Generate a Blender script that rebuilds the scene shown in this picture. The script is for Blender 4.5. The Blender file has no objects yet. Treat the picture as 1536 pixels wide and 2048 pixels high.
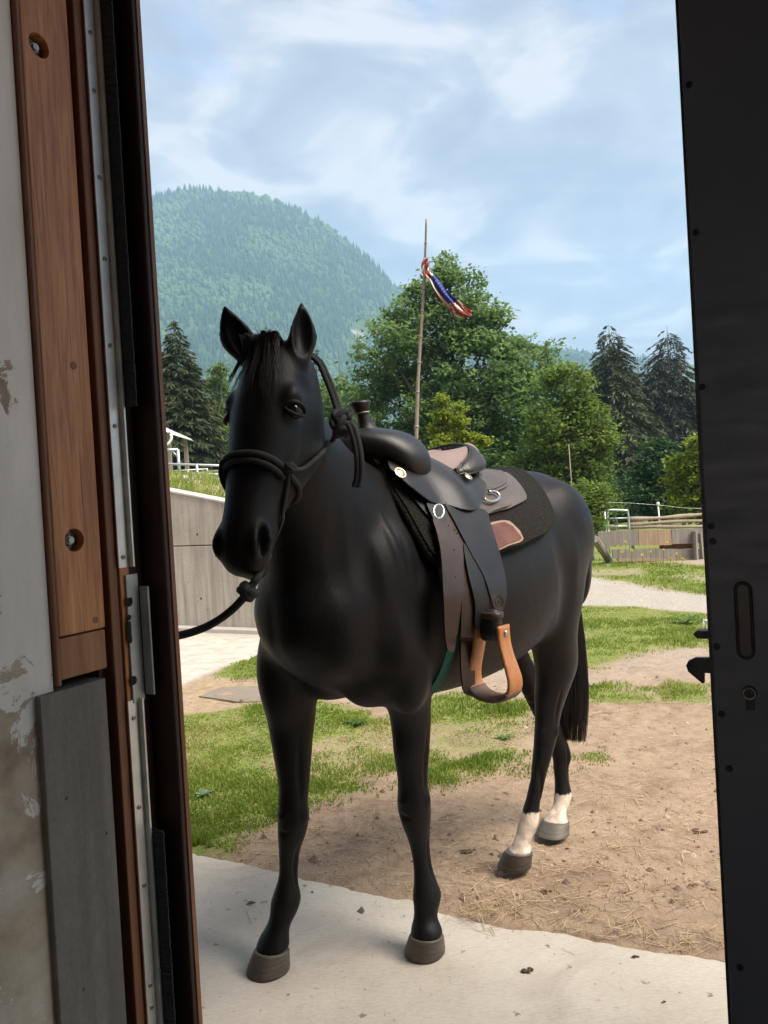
import bpy, bmesh, math, random
import numpy as np
from mathutils import Vector, Matrix
from mathutils.bvhtree import BVHTree
from mathutils.geometry import delaunay_2d_cdt

random.seed(7)
RNG = np.random.default_rng(7)
SC = bpy.context.scene
COL = SC.collection
R = math.radians

# ---------------------------------------------------------------- camera
EYE = Vector((0.0, 0.0, 1.43))
FPX, CX, CY = 1540.0, 768.0, 1024.0          # focal length / centre, in pixels of the 1536 x 2048 photo
_p, _r = R(-0.8), R(3.3)
_F = Vector((0, math.cos(_p), math.sin(_p)))
_R0 = Vector((1, 0, 0)); _U0 = _R0.cross(_F)
CR = _R0 * math.cos(_r) - _U0 * math.sin(_r)
CU = _R0 * math.sin(_r) + _U0 * math.cos(_r)
cam_data = bpy.data.cameras.new('camera')
cam = bpy.data.objects.new('camera', cam_data)
COL.objects.link(cam)
cam_data.sensor_fit = 'HORIZONTAL'; cam_data.sensor_width = 36.0
cam_data.lens = 36.0 * FPX / 1536.0
cam_data.clip_start = 0.05; cam_data.clip_end = 12000
M3 = Matrix((CR, CU, -_F)).transposed()
cam.matrix_world = Matrix.Translation(EYE) @ M3.to_4x4()
SC.camera = cam

def ray(x, y):
    return _F + CR * ((x - CX) / FPX) - CU * ((y - CY) / FPX)
def at(x, y, Y):
    d = ray(x, y); return EYE + d * (Y / d.y)
def gnd(x, y, z=0.0):
    d = ray(x, y); return EYE + d * ((z - EYE.z) / d.z)
def proj(p):
    v = Vector(p) - EYE; w = v.dot(_F)
    return (CX + FPX * v.dot(CR) / w, CY - FPX * v.dot(CU) / w)

# ---------------------------------------------------------------- sky and sun
SUN_EL, SUN_AZ = R(54), R(120)        # azimuth from +Y towards +X
W = bpy.data.worlds.new('World'); SC.world = W; W.use_nodes = True
def build_world():
    nt = W.node_tree; nt.nodes.clear(); N = nt.nodes.new; L = nt.links.new
    out = N('ShaderNodeOutputWorld'); bg = N('ShaderNodeBackground')
    sky = N('ShaderNodeTexSky'); sky.sky_type = 'NISHITA'; sky.sun_disc = False
    sky.sun_elevation = SUN_EL; sky.sun_rotation = SUN_AZ
    sky.air_density = 1.2; sky.dust_density = 1.5; sky.ozone_density = 1.2
    bg.inputs['Strength'].default_value = 0.1
    tc = N('ShaderNodeTexCoord')
    sep = N('ShaderNodeSeparateXYZ'); L(tc.outputs['Generated'], sep.inputs[0])
    zz = N('ShaderNodeMath'); zz.operation = 'MAXIMUM'; zz.inputs[1].default_value = 0.0; L(sep.outputs['Z'], zz.inputs[0])
    za = N('ShaderNodeMath'); za.operation = 'ADD'; za.inputs[1].default_value = 0.34; L(zz.outputs[0], za.inputs[0])
    vd = N('ShaderNodeVectorMath'); vd.operation = 'DIVIDE'
    cb = N('ShaderNodeCombineXYZ')
    for k in range(3): L(za.outputs[0], cb.inputs[k])
    L(tc.outputs['Generated'], vd.inputs[0]); L(cb.outputs[0], vd.inputs[1])
    mp = N('ShaderNodeMapping'); mp.inputs['Scale'].default_value = (1.0, 0.85, 0.9); mp.inputs['Location'].default_value = (3.1, 0.4, 0.2)
    L(vd.outputs[0], mp.inputs[0])
    n1 = N('ShaderNodeTexNoise'); n1.inputs['Scale'].default_value = 2.2; n1.inputs['Detail'].default_value = 9
    n1.inputs['Roughness'].default_value = 0.56; n1.inputs['Distortion'].default_value = 0.35
    L(mp.outputs[0], n1.inputs['Vector'])
    r1 = N('ShaderNodeValToRGB'); r1.color_ramp.elements[0].position = 0.29; r1.color_ramp.elements[1].position = 0.45
    L(n1.outputs['Fac'], r1.inputs[0])
    n2 = N('ShaderNodeTexNoise'); n2.inputs['Scale'].default_value = 4.2; n2.inputs['Detail'].default_value = 8; n2.inputs['Roughness'].default_value = 0.56
    n2.inputs['Distortion'].default_value = 0.4
    mp2 = N('ShaderNodeMapping'); mp2.inputs['Location'].default_value = (7.3, 1.9, 4.0); mp2.inputs['Scale'].default_value = (1.0, 1.0, 2.6)
    L(vd.outputs[0], mp2.inputs[0]); L(mp2.outputs[0], n2.inputs['Vector'])
    r2 = N('ShaderNodeValToRGB')
    e = r2.color_ramp.elements
    e[0].position = 0.39; e[0].color = (0.86, 0.91, 1.08, 1)
    e[1].position = 0.60; e[1].color = (1.72, 1.63, 1.64, 1)
    k = e.new(0.5); k.color = (1.14, 1.16, 1.30, 1)
    L(n2.outputs['Fac'], r2.inputs[0])
    tn = N('ShaderNodeMixRGB'); tn.blend_type = 'MULTIPLY'; tn.inputs[0].default_value = 1.0; tn.inputs[2].default_value = (0.40, 0.45, 0.60, 1); L(sky.outputs[0], tn.inputs[1])
    mx = N('ShaderNodeMixRGB'); L(r1.outputs[0], mx.inputs[0]); L(tn.outputs[0], mx.inputs[1]); L(r2.outputs[0], mx.inputs[2])
    L(mx.outputs[0], bg.inputs[0]); L(bg.outputs[0], out.inputs[0])
build_world()
sun_d = bpy.data.lights.new('sun', 'SUN'); sun = bpy.data.objects.new('sun', sun_d); COL.objects.link(sun)
sun_d.energy = 2.0; sun_d.angle = R(40); sun_d.color = (1.0, 0.92, 0.80)
_sd = Vector((math.sin(SUN_AZ) * math.cos(SUN_EL), math.cos(SUN_AZ) * math.cos(SUN_EL), math.sin(SUN_EL)))
sun.rotation_euler = _sd.to_track_quat('Z', 'Y').to_euler()
sun.location = (0, 0, 30)
VS = SC.view_settings
VS.view_transform = 'Standard'; VS.look = 'None'; VS.exposure = 2.4; VS.gamma = 1.0
CY_ = SC.cycles
CY_.use_denoising = True; CY_.max_bounces = 8; CY_.diffuse_bounces = 4; CY_.glossy_bounces = 3
CY_.transmission_bounces = 4; CY_.transparent_max_bounces = 6; CY_.volume_bounces = 1

# ---------------------------------------------------------------- helpers
def tag(o, label=None, cat=None, group=None, kind=None):
    if label: o['label'] = label
    if cat: o['category'] = cat
    if group: o['group'] = group
    if kind: o['kind'] = kind
    return o
def empty(name, loc=(0, 0, 0), rz=0.0):
    o = bpy.data.objects.new(name, None); COL.objects.link(o)
    o.location = loc; o.rotation_euler = (0, 0, rz); o.empty_display_size = 0.1
    return o
def wloc(o):
    """world translation of a chain of unrotated parents"""
    v = Vector((0, 0, 0))
    while o is not None:
        v = v + o.location; o = o.parent
    return v
def mesh(name, verts, faces, m, parent=None, smooth=False, world=True, loc=None):
    """one mesh object; verts in world space when world and the parents are unrotated"""
    me = bpy.data.meshes.new(name)
    verts = np.asarray(verts, dtype=np.float64).reshape(-1, 3)
    base = np.zeros(3)
    if parent is not None and world: base = np.array(wloc(parent))
    if loc is not None: base = base + (np.array(loc) - base if world else np.array(loc))
    if isinstance(faces, np.ndarray):
        k = faces.shape[1]; n = faces.shape[0]
        vv = (verts - base).astype(np.float32)
        me.vertices.add(len(vv)); me.vertices.foreach_set('co', vv.ravel())
        me.loops.add(n * k); me.loops.foreach_set('vertex_index', faces.astype(np.int32).ravel())
        me.polygons.add(n); me.polygons.foreach_set('loop_start', np.arange(0, n * k, k, dtype=np.int32))
        me.update(calc_edges=True); me.validate()
    else:
        me.from_pydata([tuple(v) for v in (verts - base)], [], faces); me.update()
    if smooth: me.polygons.foreach_set('use_smooth', np.ones(len(me.polygons), dtype=bool))
    if m is not None: me.materials.append(m)
    o = bpy.data.objects.new(name, me); COL.objects.link(o)
    o.parent = parent
    if loc is not None: o.location = Vector(loc) - (wloc(parent) if (parent is not None and world) else Vector((0, 0, 0)))
    return o
def copy_tree(o, parent=None):
    c = o.copy(); COL.objects.link(c); c.parent = parent
    for ch in list(o.children): copy_tree(ch, c)
    return c
class MB:
    """collects simple solids into one mesh"""
    def __init__(s): s.v = []; s.f = []
    def add(s, v, f):
        n = len(s.v); s.v += [tuple(p) for p in v]; s.f += [tuple(i + n for i in q) for q in f]; return s
    def box(s, lo, hi, fr=None):
        """axis box, optionally in a frame fr(point)->world"""
        x0, y0, z0 = lo; x1, y1, z1 = hi
        v = [(x0, y0, z0), (x1, y0, z0), (x1, y1, z0), (x0, y1, z0), (x0, y0, z1), (x1, y0, z1), (x1, y1, z1), (x0, y1, z1)]
        if fr: v = [fr(p) for p in v]
        return s.add(v, [(0, 3, 2, 1), (4, 5, 6, 7), (0, 1, 5, 4), (1, 2, 6, 5), (2, 3, 7, 6), (3, 0, 4, 7)])
    def tube(s, pts, rad, n=8, closed=False, flat=1.0):
        v, f = tube(pts, rad, n, closed, flat); return s.add(v, f)
    def build(s, name, m, parent=None, smooth=False, world=True, bevel=0.0, loc=None, seg=2):
        o = mesh(name, s.v, s.f, m, parent, smooth, world, loc)
        if bevel:
            b = o.modifiers.new('bevel', 'BEVEL'); b.width = bevel; b.segments = seg; b.limit_method = 'ANGLE'
        return o
def frames(pts, closed=False):
    P = [Vector(p) for p in pts]; n = len(P); T = []
    for i in range(n):
        if closed: a, b = P[i - 1], P[(i + 1) % n]
        else: a, b = P[max(i - 1, 0)], P[min(i + 1, n - 1)]
        T.append((b - a).normalized() if (b - a).length > 1e-9 else Vector((0, 0, 1)))
    ref = Vector((0, 0, 1)) if abs(T[0].z) < 0.9 else Vector((1, 0, 0))
    u = (ref - T[0] * ref.dot(T[0])).normalized(); out = []
    for t in T:
        u = (u - t * u.dot(t)).normalized(); out.append((t, u, t.cross(u)))
    return P, out
def tube(pts, rad, n=8, closed=False, flat=1.0):
    P, fr = frames(pts, closed); v = []; f = []
    k = len(P)
    for i, (p, (t, u, w)) in enumerate(zip(P, fr)):
        r = rad[i] if hasattr(rad, '__len__') else rad
        for j in range(n):
            a = 2 * math.pi * j / n
            v.append(p + u * (r * math.cos(a) * flat) + w * (r * math.sin(a)))
    rng = k if closed else k - 1
    for i in range(rng):
        for j in range(n):
            a, b = i * n + j, i * n + (j + 1) % n; c = ((i + 1) % k) * n
            f.append((a, b, c + (j + 1) % n, c + j))
    if not closed:
        f.append(tuple(range(n - 1, -1, -1))); f.append(tuple((k - 1) * n + j for j in range(n)))
    return v, f
def crom(keys, n):
    """Catmull-Rom resampling of a list of vectors (any dimension) to n rows"""
    K = np.asarray(keys, dtype=float); m = len(K)
    Kp = np.vstack([2 * K[0] - K[1], K, 2 * K[-1] - K[-2]])
    t = np.linspace(0, m - 1 - 1e-9, n); i = t.astype(int); u = (t - i)[:, None]
    p0, p1, p2, p3 = Kp[i], Kp[i + 1], Kp[i + 2], Kp[i + 3]
    return 0.5 * ((2 * p1) + (-p0 + p2) * u + (2 * p0 - 5 * p1 + 4 * p2 - p3) * u ** 2 + (-p0 + 3 * p1 - 3 * p2 + p3) * u ** 3)
def rings(rs):
    """closed quad skin over a list of rings (k, n, 3) with fan caps"""
    rs = np.asarray(rs); k, n, _ = rs.shape
    v = rs.reshape(-1, 3); f = []
    for i in range(k - 1):
        for j in range(n):
            f.append((i * n + j, i * n + (j + 1) % n, (i + 1) * n + (j + 1) % n, (i + 1) * n + j))
    v = np.vstack([v, rs[0].mean(0), rs[-1].mean(0)]); a, b = k * n, k * n + 1
    for j in range(n):
        f.append((a, (j + 1) % n, j)); f.append((b, (k - 1) * n + j, (k - 1) * n + (j + 1) % n))
    return v, f
def hash2(i, j, s):
    h = (i.astype(np.int64) * 374761393 + j.astype(np.int64) * 668265263 + s * 974711) & 0xffffffff
    h = ((h ^ (h >> 13)) * 1274126177) & 0xffffffff
    return ((h ^ (h >> 16)) & 0xffff) / 65535.0
def vnoise(x, y, s=0):
    x = np.asarray(x, float); y = np.asarray(y, float)
    i = np.floor(x); j = np.floor(y); u = x - i; w = y - j
    u = u * u * (3 - 2 * u); w = w * w * (3 - 2 * w)
    a = hash2(i, j, s); b = hash2(i + 1, j, s); c = hash2(i, j + 1, s); d = hash2(i + 1, j + 1, s)
    return (a * (1 - u) + b * u) * (1 - w) + (c * (1 - u) + d * u) * w
def fbm(x, y, o=4, s=0):
    t = 0; a = 0.5; n = 0
    for k in range(o):
        t = t + a * vnoise(x, y, s + k * 17); n += a; a *= 0.5; x = np.asarray(x) * 2.03 + 5.1; y = np.asarray(y) * 2.03 - 3.7
    return t / n

# ---------------------------------------------------------------- materials
class NT:
    def __init__(s, name):
        s.m = bpy.data.materials.new(name); s.m.use_nodes = True; s.t = s.m.node_tree
        s.b = s.t.nodes['Principled BSDF']; s.out = s.t.nodes['Material Output']
    def n(s, typ, **kw):
        o = s.t.nodes.new('ShaderNode' + typ)
        for k, v in kw.items():
            if hasattr(o, k): setattr(o, k, v)
            else: o.inputs[k].default_value = v
        return o
    def l(s, a, b): s.t.links.new(a, b); return s
    def coord(s, which='Object', scale=(1, 1, 1), rot=(0, 0, 0)):
        tc = s.n('TexCoord'); mp = s.n('Mapping'); mp.inputs['Scale'].default_value = scale; mp.inputs['Rotation'].default_value = rot
        s.l(tc.outputs[which], mp.inputs[0]); return mp.outputs[0]
    def noise(s, vec, scale, detail=5, rough=0.55, dist=0.0):
        o = s.n('TexNoise'); o.inputs['Scale'].default_value = scale; o.inputs['Detail'].default_value = detail
        o.inputs['Roughness'].default_value = rough; o.inputs['Distortion'].default_value = dist
        if vec is not None: s.l(vec, o.inputs['Vector'])
        return o.outputs['Fac']
    def ramp(s, fac, stops):
        o = s.n('ValToRGB'); e = o.color_ramp.elements
        while len(e) < len(stops): e.new(0.5)
        for k, (p, c) in zip(e, stops):
            k.position = p; k.color = (*c, 1) if len(c) == 3 else c
        s.l(fac, o.inputs[0]); return o.outputs[0]
    def mix(s, fac, a, b, mode='MIX'):
        o = s.n('MixRGB'); o.blend_type = mode
        for i, x in enumerate((fac, a, b)):
            if hasattr(x, 'is_linked') or hasattr(x, 'links'): s.l(x, o.inputs[i])
            elif isinstance(x, (int, float)): o.inputs[i].default_value = x if i == 0 else (x, x, x, 1)
            else: o.inputs[i].default_value = (*x, 1)
        return o.outputs[0]
    def math(s, op, a, b=0.0):
        o = s.n('Math'); o.operation = op
        for i, x in enumerate((a, b)):
            if hasattr(x, 'links'): s.l(x, o.inputs[i])
            else: o.inputs[i].default_value = x
        return o.outputs[0]
    def bump(s, h, strength=0.3, dist=0.01):
        o = s.n('Bump'); o.inputs['Strength'].default_value = strength; o.inputs['Distance'].default_value = dist
        s.l(h, o.inputs['Height']); s.l(o.outputs[0], s.b.inputs['Normal']); return s
    def set(s, col=None, rough=None, metal=None, spec=None):
        for k, x in (('Base Color', col), ('Roughness', rough), ('Metallic', metal), ('Specular IOR Level', spec)):
            if x is None: continue
            i = s.b.inputs[k]
            if hasattr(x, 'links'): s.l(x, i)
            elif k == 'Base Color': i.default_value = (*x, 1)
            else: i.default_value = x
        return s
def simple(name, c, rough=0.6, var=0.25, scale=30, bump=0.2, metal=0.0, dist=0.002, spec=0.5):
    t = NT(name); v = t.coord()
    n = t.noise(v, scale, 6)
    lo = tuple(x * (1 - var) for x in c); hi = tuple(min(1, x * (1 + var)) for x in c)
    t.set(t.ramp(n, [(0.3, lo), (0.7, hi)]), rough, metal, spec)
    if bump: t.bump(n, bump, dist)
    return t.m
MAT = {}
# ================================================================ barn (we stand inside it)
_wa = R(27.6)
TV = Vector((math.cos(_wa), -math.sin(_wa), 0)); NV = Vector((math.sin(_wa), math.cos(_wa), 0))   # along the wall, out of the door
def T(t, n, z): return TV * t + NV * n + Vector((0, 0, z))
def Tp(p): return T(*p)
def onN(x, y, n):
    d = ray(x, y); p = EYE + d * (n / d.dot(NV)); return (p.dot(TV), n, p.z)
def onT(x, y, t):
    d = ray(x, y); p = EYE + d * (t / d.dot(TV)); return (t, p.dot(NV), p.z)
def m_wood(name, cols, rough=0.6, sc=1.0, knots=True):
    t = NT(name); v = t.coord(scale=(26 * sc, 26 * sc, 1.6 * sc)); n = t.noise(v, 3.2, 7, 0.6, 0.9)
    big = t.noise(t.coord(scale=(6, 6, 0.7)), 2.0, 3); fine = t.noise(t.coord(scale=(220, 220, 6)), 2.0, 4, 0.7)
    c = t.ramp(n, [(0.28, cols[0]), (0.52, cols[1]), (0.78, cols[2])])
    c = t.mix(t.ramp(big, [(0.35, (0, 0, 0)), (0.7, (0.55,) * 3)]), c, cols[0])
    if knots:
        vo = t.n('TexVoronoi'); vo.inputs['Scale'].default_value = 4.5; t.l(t.coord(scale=(1, 1, 0.55)), vo.inputs['Vector'])
        kk = t.ramp(vo.outputs['Distance'], [(0.035, (1, 1, 1)), (0.075, (0, 0, 0))]); c = t.mix(kk, c, tuple(x * 0.3 for x in cols[0]))
    crack = t.ramp(t.noise(t.coord(scale=(70, 70, 1.2)), 2.0, 5, 0.65, 0.3), [(0.30, (1, 1, 1)), (0.36, (0, 0, 0))])
    c = t.mix(t.math('MULTIPLY', crack, 0.75), c, tuple(x * 0.18 for x in cols[0]))
    t.set(c, rough); t.bump(t.mix(0.5, fine, t.mix(crack, n, 0.0)), 0.45, 0.003); return t.m
MAT['beam'] = m_wood('oiled_spruce', [(0.23, 0.080, 0.028), (0.52, 0.225, 0.080), (0.68, 0.34, 0.14)], 0.5)
MAT['beam2'] = m_wood('oiled_spruce_dark', [(0.12, 0.048, 0.020), (0.21, 0.086, 0.035), (0.29, 0.13, 0.06)], 0.55, 1.4, False)
MAT['stop'] = m_wood('dark_stained_board', [(0.020, 0.009, 0.006), (0.034, 0.015, 0.010), (0.05, 0.024, 0.016)], 0.45, 1.0, False)
MAT['endgrain'] = m_wood('block_wood', [(0.20, 0.082, 0.032), (0.30, 0.135, 0.058), (0.38, 0.19, 0.09)], 0.6, 0.5, False)
def m_plaster():
    t = NT('peeling_plaster'); v = t.coord(); g = t.n('NewGeometry'); sp = t.n('SeparateXYZ'); t.l(g.outputs['Position'], sp.inputs[0])
    n = t.noise(v, 5.0, 9, 0.66, 0.6); n2 = t.noise(v, 1.1, 4); fine = t.noise(v, 60, 5)
    edge = t.math('SUBTRACT', t.math('ADD', n, t.math('MULTIPLY', n2, 0.6)), t.math('MULTIPLY', sp.outputs['Z'], 0.17))
    peel = t.ramp(edge, [(0.615, (0, 0, 0)), (0.63, (1, 1, 1))])
    under = t.ramp(t.noise(v, 8, 6, 0.6), [(0.3, (0.26, 0.205, 0.14)), (0.5, (0.46, 0.39, 0.29)), (0.7, (0.62, 0.58, 0.50))])
    stain = t.ramp(t.noise(t.coord(scale=(5, 5, 1)), 2.2, 5), [(0.35, (0.70, 0.68, 0.62)), (0.6, (0.84, 0.82, 0.77))])
    spots = t.ramp(t.noise(v, 38, 3, 0.5), [(0.21, (1, 1, 1)), (0.25, (0, 0, 0))])
    t.set(t.mix(t.math('MULTIPLY', spots, 0.5), t.mix(peel, stain, under), (0.16, 0.13, 0.10)), 0.85)
    t.bump(t.mix(0.35, t.math('SUBTRACT', 1.0, peel), fine), 0.55, 0.004); return t.m
MAT['plaster'] = m_plaster()
def m_concrete(name, cols, pits=True, sc=1.0, streak=False, rough=0.85):
    t = NT(name); v = t.coord(); n = t.noise(v, 4 * sc, 8, 0.62); f = t.noise(v, 70 * sc, 5, 0.7); big = t.noise(v, 0.9 * sc, 4)
    c = t.ramp(n, [(0.28, cols[0]), (0.5, cols[1]), (0.75, cols[2])]); c = t.mix(t.ramp(big, [(0.35, (0, 0, 0)), (0.7, (0.5,) * 3)]), c, cols[0])
    c = t.mix(0.35, c, t.ramp(f, [(0.3, tuple(x * 0.7 for x in cols[1])), (0.7, cols[2])]))
    if streak:
        s = t.noise(t.coord(scale=(9, 9, 0.5)), 1.6, 6, 0.6); c = t.mix(t.ramp(s, [(0.42, (0, 0, 0)), (0.7, (0.75,) * 3)]), c, tuple(x * 0.52 for x in cols[0]))
    h = f
    if pits:
        vo = t.n('TexVoronoi'); vo.inputs['Scale'].default_value = 22 * sc; t.l(v, vo.inputs['Vector'])
        wn = t.noise(v, 13 * sc, 2); pm = t.math('MULTIPLY', t.ramp(vo.outputs['Distance'], [(0.06, (1, 1, 1)), (0.10, (0, 0, 0))]), t.ramp(wn, [(0.50, (0, 0, 0)), (0.54, (1, 1, 1))]))
        c = t.mix(pm, c, tuple(x * 0.12 for x in cols[0])); h = t.math('SUBTRACT', f, pm)
    t.set(c, rough); t.bump(h, 0.4, 0.004); return t.m
MAT['plinth'] = m_concrete('fair_faced_concrete', [(0.085, 0.081, 0.069), (0.145, 0.138, 0.120), (0.22, 0.21, 0.185)], True, 1.0, True, 0.6)
MAT['alu'] = simple('mill_aluminium', (0.62, 0.63, 0.60), 0.45, 0.12, 25, 0.1, 0.75)
MAT['zinc'] = simple('galvanised_steel', (0.36, 0.39, 0.38), 0.5, 0.2, 18, 0.15, 0.8)
MAT['screw'] = simple('screw_steel', (0.30, 0.30, 0.28), 0.4, 0.2, 90, 0.1, 0.9)
MAT['bristle'] = simple('brush_bristle', (0.014, 0.020, 0.026), 0.7, 0.4, 90, 0.3)
MAT['hole'] = NT('hole_dark').set((0.004, 0.004, 0.004), 0.9).m
TJ = -1.11
BARN = empty('stable', T(TJ, 0.9, 0)); tag(BARN, 'stable wall with peeling white plaster and an oiled wooden door jamb', 'building')
def bbox(name, lo, hi, m, parent=BARN, bevel=0.0):
    mb = MB(); mb.box(lo, hi, Tp); return mb.build(name, m, parent, bevel=bevel)
# masonry: left of the opening, right of it, lintel; room behind the camera
bbox('plaster_wall', (TJ - 3.2, 0.58, -0.02), (TJ, 0.883, 3.0), MAT['plaster'])
bbox('outer_wall', (TJ - 3.2, 0.886, -0.02), (TJ - 0.14, 1.15, 3.0), MAT['stop'])
bbox('plaster_wall', (0.42, 0.58, -0.02), (3.2, 1.04, 3.0), MAT['plaster'])
bbox('lintel', (TJ - 3.2, 0.58, 3.003), (3.2, 1.15, 3.3), MAT['stop'])
bbox('lintel', (TJ - 0.1, 0.60, 2.62), (0.6, 1.03, 3.0), MAT['beam2'])
# unseen back wall with a wide gap added to let in fill light
for lo, hi in (((TJ - 3.4, -4.7, -0.02), (-2.0, -4.5, 3.3)), ((-1.998, -4.7, 2.75), (2.2, -4.5, 3.3)), ((2.202, -4.7, -0.02), (3.4, -4.5, 3.3))):
    bbox('back_wall', lo, hi, MAT['plaster'])
bbox('side_wall', (TJ - 3.4, -4.497, -0.02), (TJ - 3.203, 1.15, 3.3), MAT['plaster'])
bbox('side_wall', (3.203, -4.497, -0.02), (3.4, 1.15, 3.3), MAT['plaster'])
bbox('roof', (TJ - 3.7, -5.0, 3.304), (3.7, 1.75, 3.45), MAT['stop'])  # overhang out of view, drawn out to darken the horse's front
# jamb: plinth, block, beam, strips
ZP = onT(135, 1374, TJ + 0.015)[2]; ZB = onT(160, 1265, TJ)[2]
def nx(x, y, t=TJ): return onT(x, y, t)[1]
nA, nB, nC, nD, nE_ = nx(99, 1213), nx(111, 1213), nx(206, 1213), nx(219, 1213), nx(252, 1213)
bbox('concrete_plinth', (TJ - 0.13, 0.846, -0.02), (TJ + 0.012, 0.984, ZP - 0.004), MAT['plinth'], bevel=0.002)
post = bbox('jamb_post', (TJ - 0.13, nB, ZB), (TJ + 0.004, nC, 2.62), MAT['beam'], bevel=0.003)
bbox('jamb_block', (TJ - 0.13, nB, ZP + 0.010), (TJ + 0.002, nC, ZB - 0.003), MAT['endgrain'], bevel=0.003)
bbox('edge_batten', (TJ - 0.13, nA, ZP + 0.002), (TJ + 0.008, nB - 0.0025, 2.62), MAT['beam2'], bevel=0.003)
bbox('groove_board', (TJ - 0.13, nC + 0.001, 0.0), (TJ - 0.022, nD, 2.62), MAT['stop'])
bbox('inner_strip', (TJ - 0.13, nD + 0.001, 0.0), (TJ + 0.002, nD + 0.013, 2.62), MAT['beam2'], bevel=0.002)
bbox('middle_strip', (TJ - 0.13, nD + 0.015, 0.0), (TJ - 0.003, nD + 0.026, 2.62), MAT['beam2'], bevel=0.002)
bbox('outer_strip', (TJ - 0.13, nD + 0.0285, 0.0), (TJ + 0.001, nE_ + 0.012, 2.62), MAT['beam'], bevel=0.002)
bbox('seal_backing', (TJ - 0.13, nE_ + 0.013, 0.0), (TJ - 0.012, 1.112, 2.62), MAT['stop'])
tS = onN(338, 1213, 1.115)[0]
bbox('stop_board', (TJ - 0.13, 1.114, -0.01), (tS, 1.136, 2.62), MAT['stop'], bevel=0.004)
bbox('lit_stop_edge', (tS + 0.0005, 1.124, -0.01), (tS + 0.003, 1.134, 2.62), MAT['beam2'])  # lighter wood strip paints the lit edge of the shaded stop board
# bolt holes and plugs in the post
for x, y, r in ((78, 91, 0.0205), (149, 1080, 0.0205)):
    t_, n_, z_ = onT(x, y, TJ + 0.004)
    cu = MB(); cu.tube([T(TJ + 0.03, n_, z_), T(TJ - 0.020, n_, z_)], r, 28); co_ = cu.build('bolt_recess', MAT['hole'], None)
    bo = post.modifiers.new('hole', 'BOOLEAN'); bo.operation = 'DIFFERENCE'; bo.object = co_; bo.solver = 'EXACT'
    dg = bpy.context.evaluated_depsgraph_get(); me2 = bpy.data.meshes.new_from_object(post.evaluated_get(dg)); post.modifiers.clear(); post.data = me2
    bpy.data.objects.remove(co_)
    b = MB(); b.tube([T(TJ - 0.0195, n_, z_), T(TJ - 0.0175, n_, z_)], 0.0185, 24); b.tube([T(TJ - 0.0176, n_, z_), T(TJ - 0.009, n_, z_), T(TJ - 0.007, n_, z_)], [0.0105, 0.0105, 0.0085], 6); b.tube([T(TJ - 0.0075, n_, z_), T(TJ - 0.003, n_, z_)], 0.006, 12)
    b.build('bolt', MAT['zinc'], post)
for x, y, r in ((147, 731, 0.007), (191, 1240, 0.006)):
    t_, n_, z_ = onT(x, y, TJ + 0.004); b = MB(); b.tube([T(TJ + 0.0, n_, z_), T(TJ + 0.0048, n_, z_)], r, 16); b.build('wood_plug', MAT['beam2'], post)
# aluminium profile in two lengths, screws
zA, zL = onT(245, 1135, TJ)[2], onT(262, 1400, TJ)[2]
def profile(z0, z1, scr, n0):
    mb = MB(); mb.box((TJ + 0.0015, n0, z0), (TJ + 0.0042, n0 + 0.019, z1), Tp)
    mb.box((TJ + 0.0015, n0 + 0.0192, z0), (TJ - 0.006, n0 + 0.0255, z1), Tp); mb.box((TJ + 0.0015, n0 + 0.0257, z0), (TJ + 0.014, n0 + 0.0295, z1), Tp)
    p = mb.build('aluminium_profile', MAT['alu'], BARN)
    for z in scr:
        b = MB(); b.tube([T(TJ + 0.004, n0 + 0.011, z), T(TJ + 0.0062, n0 + 0.011, z), T(TJ + 0.007, n0 + 0.011, z)], [0.0046, 0.0044, 0.003], 14); s_ = b.build('screw', MAT['screw'], p)
        b = MB(); b.tube([T(TJ + 0.0069, n0 + 0.011, z), T(TJ + 0.0073, n0 + 0.011, z)], 0.0017, 6); b.build('screw_socket', MAT['hole'], s_)
    return p
nP = nx(233, 1100)
profile(zA, 2.62, [onT(x, y, TJ)[2] for x, y in ((166, 173), (181, 350), (193, 515), (206, 690), (217, 852), (236, 1115))] + [2.33, 2.49], nP)
profile(0.01, zL, [onT(x, y, TJ)[2] for x, y in ((257, 1438), (266, 1618), (276, 1775), (289, 1975))] + [0.5, 0.35, 0.2], nP + 0.001)
def brush(z0, z1):
    mb = MB(); mb.box((TJ - 0.011, nP + 0.031, z0), (TJ + 0.006, nP + 0.036, z1), Tp); o = mb.build('brush_holder', MAT['bristle'], BARN)
    rb = random.Random(int(z0 * 100)); mb = MB()
    for i in range(int((z1 - z0) / 0.0022)):
        z = z0 + i * 0.0022; L = 0.034 + rb.uniform(-0.001, 0.001); dz = rb.uniform(-0.0008, 0.0008)
        a = Vector(T(TJ + 0.006, nP + 0.0335 + rb.uniform(-.002, .002), z)); b = Vector(T(TJ + 0.006 + L, nP + 0.034 + rb.uniform(-.001, .001), z + dz))
        w = NV * 0.0014; h = Vector((0, 0, 0.0013))
        mb.add([a - w - h, a + w - h, a + w + h, a - w + h, b - w * .6 - h, b + w * .6 - h, b + w * .6 + h, b - w * .6 + h], [(0, 1, 5, 4), (1, 2, 6, 5), (2, 3, 7, 6), (3, 0, 4, 7), (4, 5, 6, 7)])
    mb.build('bristles', MAT['bristle'], o)['kind'] = 'stuff'
brush(onT(240, 815, TJ)[2], 2.62); brush(0.02, onT(300, 1650, TJ)[2])
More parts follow.
